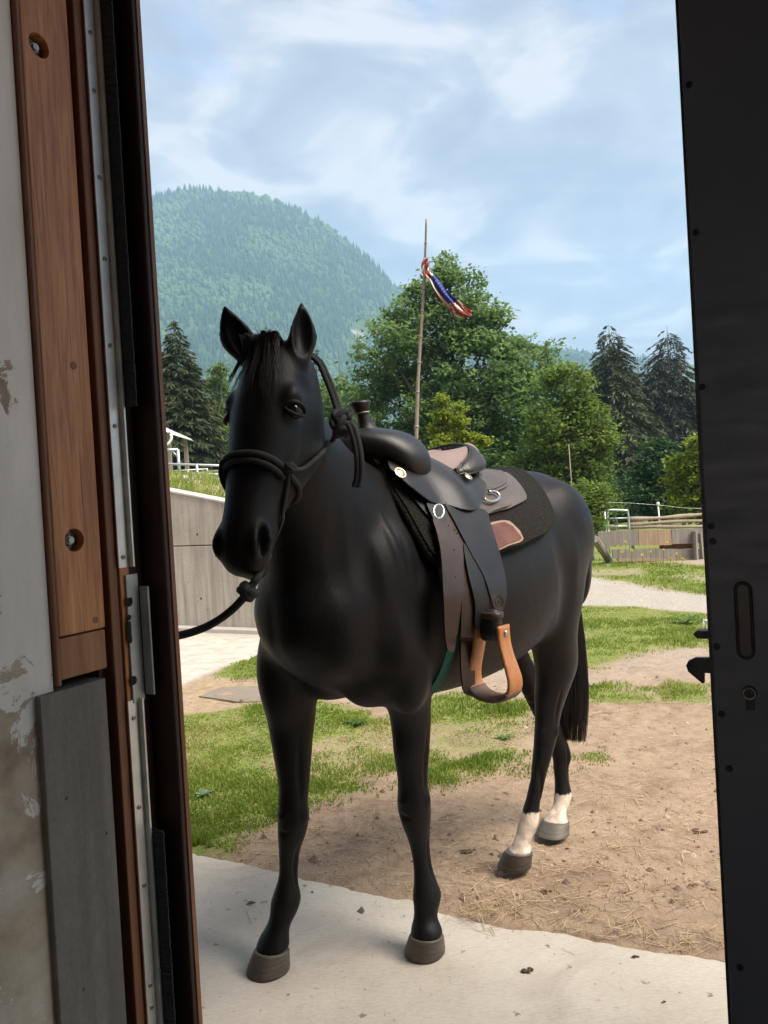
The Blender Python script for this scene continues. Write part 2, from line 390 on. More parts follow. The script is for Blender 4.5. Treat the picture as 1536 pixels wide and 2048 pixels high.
# strike plate with flange
z0, z1 = onT(262, 1407, TJ)[2], onT(262, 1148, TJ)[2]; nS = nx(251, 1213)
sp_ = bbox('strike_plate', (TJ + 0.002, nS, z0), (TJ + 0.006, 1.082, z1), MAT['zinc'], bevel=0.001)
tF = onN(303, 1280, 1.084)[0]; zf0, zf1 = onN(290, 1388, 1.084)[2], onN(290, 1172, 1.084)[2]
bbox('strike_flange', (TJ + 0.0065, 1.0825, zf0), (tF, 1.0865, zf1), MAT['zinc'], sp_, bevel=0.008)
for x, y, r, l in ((258, 1200, 0.0085, 0.004), (258, 1235, 0.0055, 0.0), (259, 1262, 0.0055, 0.018), (267, 1361, 0.0085, 0.0)):
    t_, n_, z_ = onT(x, y, TJ + 0.006); pts = []
    b = MB(); b.tube([T(TJ + 0.0058, n_, z_ - l), T(TJ + 0.0064, n_, z_ - l)], r, 16)
    if l: b.box((TJ + 0.0058, n_ - r * 0.9, z_ - l), (TJ + 0.0062, n_ + r * 0.9, z_ + l), Tp)
    b.build('strike_hole', MAT['hole'], sp_)
# ---------------------------------------------------------------- sliding door on the right
def m_paint():
    t = NT('door_paint'); v = t.coord(); n = t.noise(v, 3, 6, 0.6); s = t.noise(t.coord(scale=(2, 2, 9)), 6, 5); sc = t.noise(v, 160, 4)
    t.set(t.ramp(n, [(0.3, (0.062, 0.072, 0.088)), (0.7, (0.092, 0.104, 0.122))]), t.ramp(s, [(0.3, (0.35,) * 3), (0.7, (0.55,) * 3)])); t.bump(sc, 0.12, 0.001); return t.m
MAT['door'] = m_paint(); MAT['iron'] = simple('blackened_steel', (0.035, 0.035, 0.034), 0.45, 0.3, 60, 0.2, 0.8)
ND = 1.045; tD = onN(1412, 1200, ND)[0]
DOOR = empty('sliding_door', T(tD + 0.5, 1.07, 0)); tag(DOOR, 'dark painted sliding stable door with hook bolt, seen from inside at right', 'door')
bbox('door_panel', (tD + 0.004, ND, 0.015), (tD + 1.45, ND + 0.05, 2.60), MAT['door'], DOOR, bevel=0.0015)
bbox('edge_profile', (tD, ND + 0.004, 0.015), (tD + 0.0035, ND + 0.046, 2.60), MAT['iron'], DOOR)
for x, y in ((1378, 170), (1392, 465), (1404, 774), (1422, 1052), (1425, 1083), (1433, 1293), (1443, 1428), (1459, 1537), (1480, 1935)):
    t_, n_, z_ = onN(x, y, ND); b = MB(); b.tube([T(t_, ND + 0.001, z_), T(t_, ND - 0.0012, z_), T(t_, ND - 0.002, z_)], [0.0042, 0.0042, 0.0028], 14); s_ = b.build('door_screw', MAT['iron'], DOOR, smooth=False)
    b = MB(); b.tube([T(t_, ND - 0.0019, z_), T(t_, ND - 0.0022, z_)], 0.0016, 6); b.build('screw_socket', MAT['hole'], s_)
def stadium(ct, cz, w, h, k=10):
    P = []
    for s in (1, -1):
        for i in range(k + 1):
            a = math.pi * i / k; P.append((ct + s * w * math.cos(a), cz + s * (h - w) + s * w * math.sin(a)))
    return P
ha, hb_ = onN(1474, 1240, ND), onN(1504, 1240, ND); hz1, hz0 = onN(1488, 1166, ND)[2], onN(1492, 1316, ND)[2]
cw, ch, ct_, cz_ = abs(hb_[0] - ha[0]) / 2, (hz1 - hz0) / 2, (ha[0] + hb_[0]) / 2, (hz0 + hz1) / 2
b = MB(); b.tube([T(a, ND - 0.0005, z) for a, z in stadium(ct_, cz_, cw, ch)], 0.0022, 8, closed=True); hd_ = b.build('flush_handle', MAT['iron'], DOOR, smooth=True)
P = stadium(ct_, cz_, cw, ch); mesh('handle_pocket', [T(a, ND - 0.0012, z) for a, z in P], [tuple(range(len(P)))], simple('handle_black', (0.008, 0.008, 0.008), 0.35), hd_)
c0 = onN(1499, 1385, ND); c1 = onN(1502, 1418, ND)
lk = MB(); lk.tube([T(c0[0], ND + 0.001, c0[2]), T(c0[0], ND - 0.006, c0[2])], 0.0085, 20); lk.box((c0[0] - 0.005, ND - 0.0055, c1[2]), (c0[0] + 0.005, ND + 0.001, c0[2]), Tp)
lo_ = lk.build('lock_cylinder', MAT['iron'], DOOR)
b = MB(); b.tube([T(c0[0] + 0.0068 * math.cos(a), ND - 0.0065, c0[2] + 0.0068 * math.sin(a)) for a in np.linspace(0, 6.283, 20, endpoint=False)], 0.0007, 6, closed=True); b.build('cylinder_ring', MAT['zinc'], lo_)
b = MB(); b.box((c0[0] - 0.0008, ND - 0.0066, c0[2] - 0.004), (c0[0] + 0.0008, ND - 0.006, c0[2] + 0.003), Tp); b.build('keyway', MAT['hole'], lo_)
def plate(name, pxs, n0, n1, m):
    q = [onN(x, y, n0) for x, y in pxs]; k = len(q)
    v = [T(a[0], n0, a[2]) for a in q] + [T(a[0], n1, a[2]) for a in q]
    f = [tuple(range(k - 1, -1, -1)), tuple(range(k, 2 * k))] + [(i, (i + 1) % k, k + (i + 1) % k, k + i) for i in range(k)]
    return mesh(name, v, f, m, DOOR)
plate('hook_bolt', [(1425, 1316), (1391, 1316), (1376, 1323), (1372, 1331), (1376, 1343), (1404, 1367), (1409, 1366), (1409, 1346), (1425, 1347)], 1.064, 1.072, MAT['iron'])
plate('dead_bolt', [(1425, 1262), (1394, 1262), (1386, 1269), (1394, 1277), (1425, 1278)], 1.060, 1.076, MAT['iron'])
# ================================================================ ground, apron, retaining wall, mountain
def gpoly(pxs): return np.array([tuple(gnd(x, y))[:2] for x, y in pxs])
def soft(poly, X, Y, w):
    """1 inside, falling to 0 over w outside the polygon edge"""
    P = np.asarray(poly); pts = np.c_[X.ravel(), Y.ravel()]; ins = inside_(P, pts)
    d = np.full(len(pts), 1e9)
    for i in range(len(P)):
        a, b = P[i], P[(i + 1) % len(P)]; ab = b - a; t = np.clip(((pts - a) @ ab) / (ab @ ab + 1e-12), 0, 1); d = np.minimum(d, np.linalg.norm(pts - (a + t[:, None] * ab), axis=1))
    s = np.where(ins, d, -d); return np.clip(s / w + 0.5, 0, 1).reshape(X.shape)
def inside_(P, pts):
    X, Y = pts[:, 0], pts[:, 1]; c = np.zeros(len(pts), bool); j = len(P) - 1
    for i in range(len(P)):
        a, b = P[i], P[j]; c ^= ((a[1] > Y) != (b[1] > Y)) & (X < (b[0] - a[0]) * (Y - a[1]) / (b[1] - a[1] + 1e-12) + a[0]); j = i
    return c
GR = [gpoly([(250, 1425), (355, 1420), (530, 1395), (640, 1395), (790, 1440), (900, 1385), (1060, 1390), (1110, 1440), (1060, 1500), (980, 1545), (900, 1550), (760, 1545), (690, 1580), (560, 1615), (480, 1640), (440, 1690), (372, 1700), (250, 1700)]),
      gpoly([(405, 1352), (440, 1330), (530, 1300), (700, 1290), (700, 1355), (530, 1362)]),
      gpoly([(700, 1205), (1160, 1208), (1420, 1222), (1600, 1232), (1600, 1300), (1420, 1288), (1280, 1300), (1170, 1335), (700, 1330)]),
      gpoly([(700, 1105), (1175, 1105), (1410, 1130), (1600, 1135), (1600, 1196), (1412, 1186), (1300, 1176), (1180, 1154), (700, 1140)])]
SPARSE = gpoly([(860, 1370), (1170, 1335), (1430, 1370), (1440, 1480), (1250, 1530), (1000, 1545), (860, 1480)])
YARD = gpoly([(100, 1258), (345, 1252), (540, 1262), (700, 1268), (560, 1300), (470, 1322), (415, 1345), (352, 1372), (100, 1440)])
STRAWY = gpoly([(352, 1372), (415, 1350), (530, 1358), (540, 1400), (355, 1425)])
PATH = gpoly([(1100, 1152), (1180, 1156), (1300, 1178), (1412, 1190), (1700, 1200), (1700, 1240), (1412, 1221), (1165, 1206), (1000, 1190)])
WALL_A, WALL_B = gnd(250, 1252), gnd(545, 1262)          # foot of the retaining wall
WALL_D = (WALL_B - WALL_A).normalized(); WALL_N = Vector((-WALL_D.y, WALL_D.x, 0))
WALL_L = WALL_A - WALL_D * 6; WALL_R = WALL_B + WALL_D * 0.9
def wall_top(p):
    s = (Vector(p) - WALL_A).dot(WALL_D); L = (WALL_B - WALL_A).length
    za, zb = at(327, 972, WALL_A.lerp(WALL_B, 0.26).y).z, at(430, 992, WALL_A.lerp(WALL_B, 0.61).y).z
    return za + (zb - za) * (s / L - 0.26) / 0.35
def bank(X, Y):
    """raised ground behind the retaining wall, running out to the right"""
    X = np.asarray(X, float); Y = np.asarray(Y, float)
    s = (X - WALL_A.x) * WALL_D.x + (Y - WALL_A.y) * WALL_D.y; n = (X - WALL_A.x) * WALL_N.x + (Y - WALL_A.y) * WALL_N.y
    L = (WALL_B - WALL_A).length; za = wall_top(WALL_A); zb = wall_top(WALL_B)
    top = np.clip(za + (zb - za) * (s / L), 0, 2.2) - 0.10
    over = np.clip(WALL_R.x - X - np.maximum(Y - WALL_R.y, 0) * 0.10, -99, 99)
    side = 1 / (1 + np.exp(-(over + 0.15) / 0.22)); back = np.clip((n - 0.10) / 0.02, 0, 1)
    return top * side * back * np.clip(1 - (n - 60) / 60, 0.0, 1)
def axis(lo, hi, step, far, ratio=1.22):
    a = list(np.arange(lo, hi, step)); s = step; x = a[-1]
    while x < far: s *= ratio; x += s; a.append(x)
    s = step; x = a[0]
    while x > -far: s *= ratio; x -= s; a.insert(0, x)
    return np.array(a)
gx = axis(-5.0, 8.0, 0.055, 2400, 1.16)
gy = np.concatenate([[-300, -80, -20, -6, 0, 1.2], np.arange(2.0, 9.0, 0.05), np.arange(9.0, 18.0, 0.10)])
s, y = 0.1, 18.0
ys = []
while y < 2300: s *= 1.16; y += s; ys.append(y)
gy = np.concatenate([gy, ys])
GX, GY = np.meshgrid(gx, gy)
jx = GX + 0.22 * (fbm(GX * 1.7, GY * 1.7, 4, 3) - 0.5) * 2; jy = GY + 0.22 * (fbm(GX * 1.7, GY * 1.7, 4, 9) - 0.5) * 2
def masks(X, Y, jx, jy):
    far = np.clip((Y - 14.2) / 0.6, 0, 1)
    g = far.copy()
    for k, P in enumerate(GR): g = np.maximum(g, soft(P, jx, jy, (0.35, 0.2, 0.6, 0.8)[k]))
    patch = np.clip((fbm(X * 1.3, Y * 1.3, 5, 21) - 0.42) * 7, 0, 1)
    thin = np.clip((fbm(X * 0.8 + 9, Y * 0.9, 4, 33) - 0.33) * 6, 0.15, 1)
    nearband = np.clip((Y - 3.4) / 0.8, 0, 1)
    g = np.where(Y < 14, g * np.maximum(thin, 0.48), g)
    g = np.maximum(g, soft(SPARSE, jx, jy, 0.4) * patch * 0.85)
    path = soft(PATH, jx, jy, 0.5); g = g * (1 - path)
    yard = soft(YARD, X, Y, 0.12); g = g * (1 - yard)
    straw = soft(STRAWY, jx, jy, 0.3)
    g = g * (1 - straw * 0.9)
    return g, path, yard, straw
mg, mp_, my, ms = masks(GX, GY, jx, jy)
GZ = bank(GX, GY)
NEARW = np.clip(1 - (GY - 12) / 8, 0, 1) * (np.abs(GX) < 12)
bump_ = (fbm(GX * 6, GY * 6, 4, 5) - 0.5) * 0.030 - 0.014 * np.clip(0.30 - fbm(GX * 5 + 3, GY * 5, 2, 55), 0, 1) * 5 * (1 - mg) + (fbm(GX * 1.3, GY * 1.3, 3, 8) - 0.5) * 0.03
GZ = GZ + bump_ * NEARW * (1 - my) - 0.016 + mg * 0.012 * NEARW
GZ = GZ + np.clip((GY - 60) / 300, 0, 1) * 2.0
GZ = np.where((np.abs(GX - 0.2) < 2.2) & (GY < 4.2), np.minimum(GZ, -0.004), GZ)
apr = (GX * NV.x + GY * NV.y) < 2.50
GZ = np.where(apr, np.minimum(GZ, -0.03), GZ)
GZ = np.where(GY < 1.5, -0.04, GZ)
gv = np.c_[GX.ravel(), GY.ravel(), GZ.ravel()]
ny_, nx_ = GX.shape
ii, jj = np.meshgrid(np.arange(ny_ - 1), np.arange(nx_ - 1), indexing='ij')
gf = np.stack([ii * nx_ + jj, ii * nx_ + jj + 1, (ii + 1) * nx_ + jj + 1, (ii + 1) * nx_ + jj], -1).reshape(-1, 4)
def m_ground():
    t = NT('earth_and_turf'); v = t.coord()
    def A(nm): o = t.n('Attribute'); o.attribute_name = nm; return o.outputs['Fac']
    n1 = t.noise(v, 1.6, 7, 0.62); n2 = t.noise(v, 14, 7, 0.68); n3 = t.noise(v, 75, 5, 0.7); n4 = t.noise(v, 5.0, 6, 0.6, 0.8)
    dirt = t.ramp(n2, [(0.28, (0.165, 0.108, 0.070)), (0.48, (0.27, 0.19, 0.132)), (0.72, (0.37, 0.275, 0.20))])
    dirt = t.mix(t.ramp(n1, [(0.38, (0, 0, 0)), (0.68, (0.6,) * 3)]), dirt, (0.34, 0.255, 0.175))
    dirt = t.mix(t.ramp(n4, [(0.28, (0.75,) * 3), (0.38, (0, 0, 0))]), dirt, (0.085, 0.056, 0.038))
    damp = t.ramp(t.noise(v, 2.7, 6, 0.65, 0.7), [(0.30, (0.65,) * 3), (0.47, (0, 0, 0))]); dirt = t.mix(damp, dirt, (0.15, 0.10, 0.066))
    vo = t.n('TexVoronoi'); vo.inputs['Scale'].default_value = 55; t.l(v, vo.inputs['Vector'])
    peb = t.ramp(vo.outputs['Distance'], [(0.10, (1, 1, 1)), (0.22, (0, 0, 0))])
    dirt = t.mix(t.math('MULTIPLY', peb, t.ramp(n3, [(0.5, (0, 0, 0)), (0.6, (0.6,) * 3)])), dirt, (0.42, 0.36, 0.29))
    sx = t.noise(t.coord(scale=(4, 90, 1), rot=(0, 0, 0.5)), 2.2, 4, 0.6, 0.9); sy = t.noise(t.coord(scale=(90, 4, 1), rot=(0, 0, 0.3)), 2.2, 4, 0.6, 0.9)
    fib = t.ramp(t.math('MAXIMUM', sx, sy), [(0.68, (0, 0, 0)), (0.74, (1, 1, 1))])
    dirt = t.mix(t.math('MULTIPLY', fib, 0.45), dirt, (0.47, 0.36, 0.21))
    gravel = t.ramp(t.noise(v, 40, 6, 0.7), [(0.3, (0.22, 0.19, 0.155)), (0.55, (0.37, 0.335, 0.285)), (0.75, (0.48, 0.44, 0.39))])
    yard = t.ramp(t.noise(v, 7, 8, 0.6), [(0.3, (0.36, 0.32, 0.27)), (0.6, (0.50, 0.455, 0.395))])
    straw = t.mix(0.55, t.ramp(n2, [(0.3, (0.22, 0.16, 0.09)), (0.7, (0.46, 0.36, 0.21))]), dirt)
    turf = t.ramp(n2, [(0.25, (0.115, 0.140, 0.034)), (0.5, (0.165, 0.195, 0.050)), (0.75, (0.23, 0.235, 0.080))])
    turf = t.mix(t.ramp(n4, [(0.55, (0, 0, 0)), (0.75, (0.6,) * 3)]), turf, (0.24, 0.215, 0.09))
    c = t.mix(A('gravel'), dirt, gravel); c = t.mix(A('straw'), c, straw)
    gm = t.ramp(t.math('ADD', A('turf'), t.math('MULTIPLY', t.math('SUBTRACT', n2, 0.5), 0.8)), [(0.38, (0, 0, 0)), (0.62, (1, 1, 1))])
    c = t.mix(gm, c, turf); c = t.mix(A('yard'), c, yard)
    t.set(c, 0.95, spec=0.2); t.bump(t.mix(0.45, n2, n3), 0.7, 0.02); return t.m
MAT['ground'] = m_ground()
ground = mesh('ground', gv, gf, MAT['ground'], None, smooth=True); tag(ground, kind='structure')
for nm, arr in (('turf', mg), ('gravel', np.clip(mp_ + 0.55 * np.clip((GY - 5.2) / 1.5, 0, 1) * (1 - mg) , 0, 1)), ('yard', my), ('straw', ms)):
    a = ground.data.attributes.new(nm, 'FLOAT', 'POINT'); a.data.foreach_set('value', arr.ravel().astype(np.float32))
def gz(x, y):
    """ground height (bilinear) at arrays x, y"""
    x = np.atleast_1d(np.asarray(x, float)); y = np.atleast_1d(np.asarray(y, float))
    i = np.clip(np.searchsorted(gx, x) - 1, 0, len(gx) - 2); j = np.clip(np.searchsorted(gy, y) - 1, 0, len(gy) - 2)
    u = (x - gx[i]) / (gx[i + 1] - gx[i]); w = (y - gy[j]) / (gy[j + 1] - gy[j])
    return (GZ[j, i] * (1 - u) + GZ[j, i + 1] * u) * (1 - w) + (GZ[j + 1, i] * (1 - u) + GZ[j + 1, i + 1] * u) * w
def gm_(x, y):
    i = np.clip(np.searchsorted(gx, x), 0, len(gx) - 1); j = np.clip(np.searchsorted(gy, y), 0, len(gy) - 1); return mg[j, i]
# concrete apron in front of the door, worn edge
epx = [(370, 1700), (430, 1713), (500, 1728), (560, 1744), (620, 1760), (690, 1776), (760, 1788), (830, 1800), (880, 1822), (940, 1838), (1000, 1850), (1080, 1862), (1160, 1874), (1240, 1888), (1320, 1900), (1400, 1912), (1465, 1924)]
E0 = [gnd(x, y) for x, y in epx]
edge = [T(-4.3, 2.47, 0)] + [T(t, 2.48, 0) for t in (-3.2, -2.6)] + E0 + [T(t, 2.47, 0) for t in (0.0, 0.25, 0.6, 1.0, 1.4, 2.2, 3.2)]
edge = [Vector(p) for p in crom([tuple(p) for p in edge], 260)]
re_ = random.Random(5); av, af = [], []
rows = 7
for i, p in enumerate(edge):
    t_ = p.dot(TV); n_ = p.dot(NV); j = (fbm(np.array([t_ * 7]), np.array([1.3]), 4, 2)[0] - 0.5) * 0.05 + (vnoise(np.array([t_ * 40]), np.array([.3]), 4)[0] - 0.5) * 0.012
    n_ = n_ + j
    for k, (nn, z) in enumerate(((-4.6, 0), (0.5, 0), (1.6, 0), (n_ - 0.25, 0.0), (n_ - 0.012, -0.0005), (n_, -0.007), (n_ + 0.004, -0.08))):
        av.append(T(t_, nn, z))
m_ = len(edge)
af = [(i * rows + k, (i + 1) * rows + k, (i + 1) * rows + k + 1, i * rows + k + 1) for i in range(m_ - 1) for k in range(rows - 1)]
def m_apron():
    t = NT('apron_concrete'); v = t.coord(); n = t.noise(v, 2.4, 8, 0.6); f = t.noise(v, 55, 6, 0.72); br = t.noise(t.coord(scale=(14, 60, 1), rot=(0, 0, -0.48)), 3, 5, 0.65, 0.6)
    c = t.ramp(n, [(0.28, (0.37, 0.315, 0.25)), (0.5, (0.49, 0.435, 0.37)), (0.75, (0.58, 0.53, 0.46))])
    c = t.mix(0.4, c, t.ramp(br, [(0.3, (0.30, 0.26, 0.215)), (0.6, (0.50, 0.455, 0.40))]))
    sp = t.ramp(t.noise(v, 26, 4, 0.6), [(0.29, (1, 1, 1)), (0.36, (0, 0, 0))]); c = t.mix(t.math('MULTIPLY', sp, 0.75), c, (0.13, 0.09, 0.06))
    st = t.ramp(t.noise(t.coord(scale=(30, 7, 1), rot=(0, 0, 0.3)), 2.5, 5, 0.6, 1.2), [(0.27, (1, 1, 1)), (0.33, (0, 0, 0))]); c = t.mix(t.math('MULTIPLY', st, 0.5), c, (0.17, 0.12, 0.085))
    blot = t.ramp(t.noise(v, 1.5, 7, 0.68, 0.8), [(0.32, (0.55,) * 3), (0.46, (0, 0, 0))]); c = t.mix(blot, c, (0.28, 0.235, 0.185))
    cr = t.n('TexVoronoi'); cr.feature = 'DISTANCE_TO_EDGE'; cr.inputs['Scale'].default_value = 0.9
    wv = t.n('VectorMath'); wv.operation = 'ADD'; nz = t.n('TexNoise'); nz.inputs['Scale'].default_value = 3.0; nz.inputs['Detail'].default_value = 6; t.l(v, nz.inputs['Vector']); sc_ = t.n('VectorMath'); sc_.operation = 'SCALE'; sc_.inputs['Scale'].default_value = 0.5; t.l(nz.outputs['Color'], sc_.inputs[0]); t.l(v, wv.inputs[0]); t.l(sc_.outputs[0], wv.inputs[1]); t.l(wv.outputs[0], cr.inputs['Vector'])
    ck = t.ramp(cr.outputs['Distance'], [(0.0002, (0.12,) * 3), (0.0008, (0, 0, 0))]); c = t.mix(ck, c, (0.14, 0.11, 0.085))
    t.set(c, 0.9, spec=0.3); t.bump(t.mix(0.5, br, f), 0.5, 0.006); return t.m
MAT['apron'] = m_apron()
apron = mesh("apron", [tuple(p) for p in av], af, MAT["apron"], None)
if sum(p.normal.z for p in apron.data.polygons) < 0: apron.data.flip_normals()
tag(apron, kind='structure')
# retaining wall: two pours high, vertical joints, tie holes, coping
MAT['rwall'] = m_concrete('retaining_concrete', [(0.36, 0.31, 0.245), (0.49, 0.435, 0.355), (0.58, 0.53, 0.45)], True, 0.5, True)
RW = empty('retaining_wall', WALL_A); tag(RW, "weathered board-marked concrete retaining wall behind the horse's head", 'wall')
Lw = (WALL_R - WALL_L).length; s = 0.0; jn = []
sj = (gnd(356, 1250) - WALL_L).dot(WALL_D)                   # joint seen beside the door
x0 = sj % 1.9
cuts = [0.0] + [x0 + k * 1.9 for k in range(int((Lw - x0) / 1.9) + 1)] + [Lw]
for a, b in zip(cuts[:-1], cuts[1:]):
    if b - a < 0.05: continue
    pa, pb = WALL_L + WALL_D * (a + 0.006), WALL_L + WALL_D * (b - 0.006); zm = 1.02
    for lo, hi in ((lambda p: -0.25, lambda p: zm - 0.006), (lambda p: zm + 0.006, lambda p: wall_top(p) - 0.03)):
        if hi(pb) < lo(pb) + 0.05: continue
        q = []
        for pp in (pa, pb):
            for dn in (0, 0.22):
                for z in (lo(pp), hi(pp)): q.append(pp + WALL_N * dn + Vector((0, 0, z)))
        o = mesh('concrete_panel', q, [(0, 4, 5, 1), (2, 3, 7, 6), (0, 1, 3, 2), (4, 6, 7, 5), (1, 5, 7, 3), (0, 2, 6, 4)], MAT['rwall'], RW)
        bv = o.modifiers.new('b', 'BEVEL'); bv.width = 0.006; bv.segments = 1
        for u in (0.3, 0.72):
            p = pa.lerp(pb, u) + Vector((0, 0, min(lo(pa) + 0.0 + 0.62, 5) if lo(pa) < 0 else (lo(pa) + 0.13))) - WALL_N * 0.001
            mb = MB(); mb.tube([p + WALL_N * 0.004, p - WALL_N * 0.0015], 0.013, 12); mb.build('tie_hole', MAT['hole'], o)
core = [WALL_L + WALL_N * 0.05, WALL_R + WALL_N * 0.05]
mb = MB(); q = []
for pp in core:
    for dn in (0, 0.12):
        for z in (-0.25, wall_top(pp) - 0.032): q.append(pp + WALL_N * dn + Vector((0, 0, z)))
mb.add(q, [(0, 4, 5, 1), (2, 3, 7, 6), (0, 1, 3, 2), (4, 6, 7, 5), (1, 5, 7, 3), (0, 2, 6, 4)]); mb.build('wall_core', MAT['plinth'], RW)
MAT['coping'] = m_concrete('coping_concrete', [(0.42, 0.375, 0.32), (0.52, 0.475, 0.41), (0.60, 0.56, 0.50)], False, 1.0)
q = []
for pp in (WALL_L, WALL_R):
    for dn in (-0.02, 0.24):
        for z in (wall_top(pp) - 0.028, wall_top(pp)): q.append(pp + WALL_N * dn + Vector((0, 0, z)))
o = mesh('coping', q, [(0, 4, 5, 1), (2, 3, 7, 6), (0, 1, 3, 2), (4, 6, 7, 5), (1, 5, 7, 3), (0, 2, 6, 4)], MAT['coping'], RW); bv = o.modifiers.new('b', 'BEVEL'); bv.width = 0.006; bv.segments = 2
# low kerb strip at the foot of the wall
q = []
for pp in (WALL_L, WALL_R):
    for dn in (-0.16, -0.003):
        for z in (-0.1, 0.035): q.append(pp + WALL_N * dn + Vector((0, 0, z)))
o = mesh('foot_strip', q, [(0, 4, 5, 1), (2, 3, 7, 6), (0, 1, 3, 2), (4, 6, 7, 5), (1, 5, 7, 3), (0, 2, 6, 4)], MAT['coping'], RW); bv = o.modifiers.new('b', 'BEVEL'); bv.width = 0.01; bv.segments = 2
# ---------------------------------------------------------------- mountain
MY = 1500.0
ridge_px = [(-700, 640), (-350, 560), (-100, 500), (60, 455), (180, 430), (285, 408), (340, 391), (400, 385), (480, 395), (560, 410), (620, 440), (680, 480), (740, 530), (785, 575), (850, 625), (930, 665), (1010, 690), (1100, 708), (1250, 725), (1500, 745), (1900, 770)]
RP = np.array([tuple(at(x, y - 6, MY)) for x, y in ridge_px])
def ridge(X): return np.interp(X, RP[:, 0], RP[:, 2])
mx = np.linspace(-1350, 1000, 236); mv = np.concatenate([np.linspace(0, 1, 90), 1 + np.linspace(0.02, 0.5, 14)])
MX, MV = np.meshgrid(mx, mv)
def mount(X, V):
    """V: 0 foot .. 1 ridge .. 1.5 behind; returns y, z"""
    Hh = ridge(X); yb = MY - np.clip(Hh, 60, 700) * 1.35
    Yp = np.where(V <= 1, yb + (MY - yb) * V, MY + (V - 1) * 700)
    prof = np.where(V <= 1, V ** 0.92 * (0.80 + 0.20 * V), 1 - (V - 1) * 1.2)
    g = (fbm(X / 160, V * 3 + X / 600, 4, 41) - 0.5) * 125 * np.clip(V * 3, 0, 1) * np.clip((1.02 - V) * 4, 0, 1)
    g2 = (fbm(X / 45, V * 12, 4, 44) - 0.5) * 18 * np.clip((1.05 - V) * 6, 0.15, 1)
    return Yp + g * 0.7, np.maximum(prof * Hh, -3) + g * 0.35 * np.clip((1 - V) * 3, 0, 1) + g2
MYp, MZ = mount(MX, MV)
def m_mount():
    t = NT('mountain_forest_floor'); v = t.coord(); n = t.noise(v, 0.012, 8, 0.6); n2 = t.noise(v, 0.05, 6, 0.65)
    a = t.n('Attribute'); a.attribute_name = 'rock'
    c = t.ramp(n2, [(0.3, (0.030, 0.055, 0.022)), (0.6, (0.055, 0.095, 0.030)), (0.8, (0.10, 0.14, 0.045))])
    rk = t.ramp(n2, [(0.3, (0.14, 0.135, 0.125)), (0.7, (0.28, 0.27, 0.25))])
    m = t.ramp(t.math('ADD', a.outputs['Fac'], t.math('MULTIPLY', t.math('SUBTRACT', n2, 0.5), 0.9)), [(0.45, (0, 0, 0)), (0.6, (1, 1, 1))])
    t.set(t.mix(m, c, rk), 0.95, spec=0.1); t.bump(n2, 0.6, 6.0); return t.m
def rock(X, V):
    PX = 768 + X / MY * FPX
    a = np.exp(-((PX - 300) / 75) ** 2 - ((V - 0.52) / 0.20) ** 2) * 0.95
    b = np.exp(-((PX - 690) / 12) ** 2 - ((V - 0.90) / 0.04) ** 2) * 0.0
    c = np.exp(-((PX - 745) / 22) ** 2 - ((V - 0.55) / 0.10) ** 2) * 0.6
    return np.clip((a + b + c) * (0.35 + 1.3 * fbm(X / 18, V * 60, 4, 61)), 0, 1)
mountain = mesh('mountain', np.c_[MX.ravel(), MYp.ravel(), MZ.ravel()],
    np.stack([(np.arange(len(mv) - 1)[:, None] * len(mx) + np.arange(len(mx) - 1)[None] + d).ravel() for d in (0, 1, len(mx) + 1, len(mx))], -1), m_mount(), None, smooth=True)
tag(mountain, kind='structure')
ra = mountain.data.attributes.new('rock', 'FLOAT', 'POINT'); ra.data.foreach_set('value', rock(MX, MV).ravel().astype(np.float32))
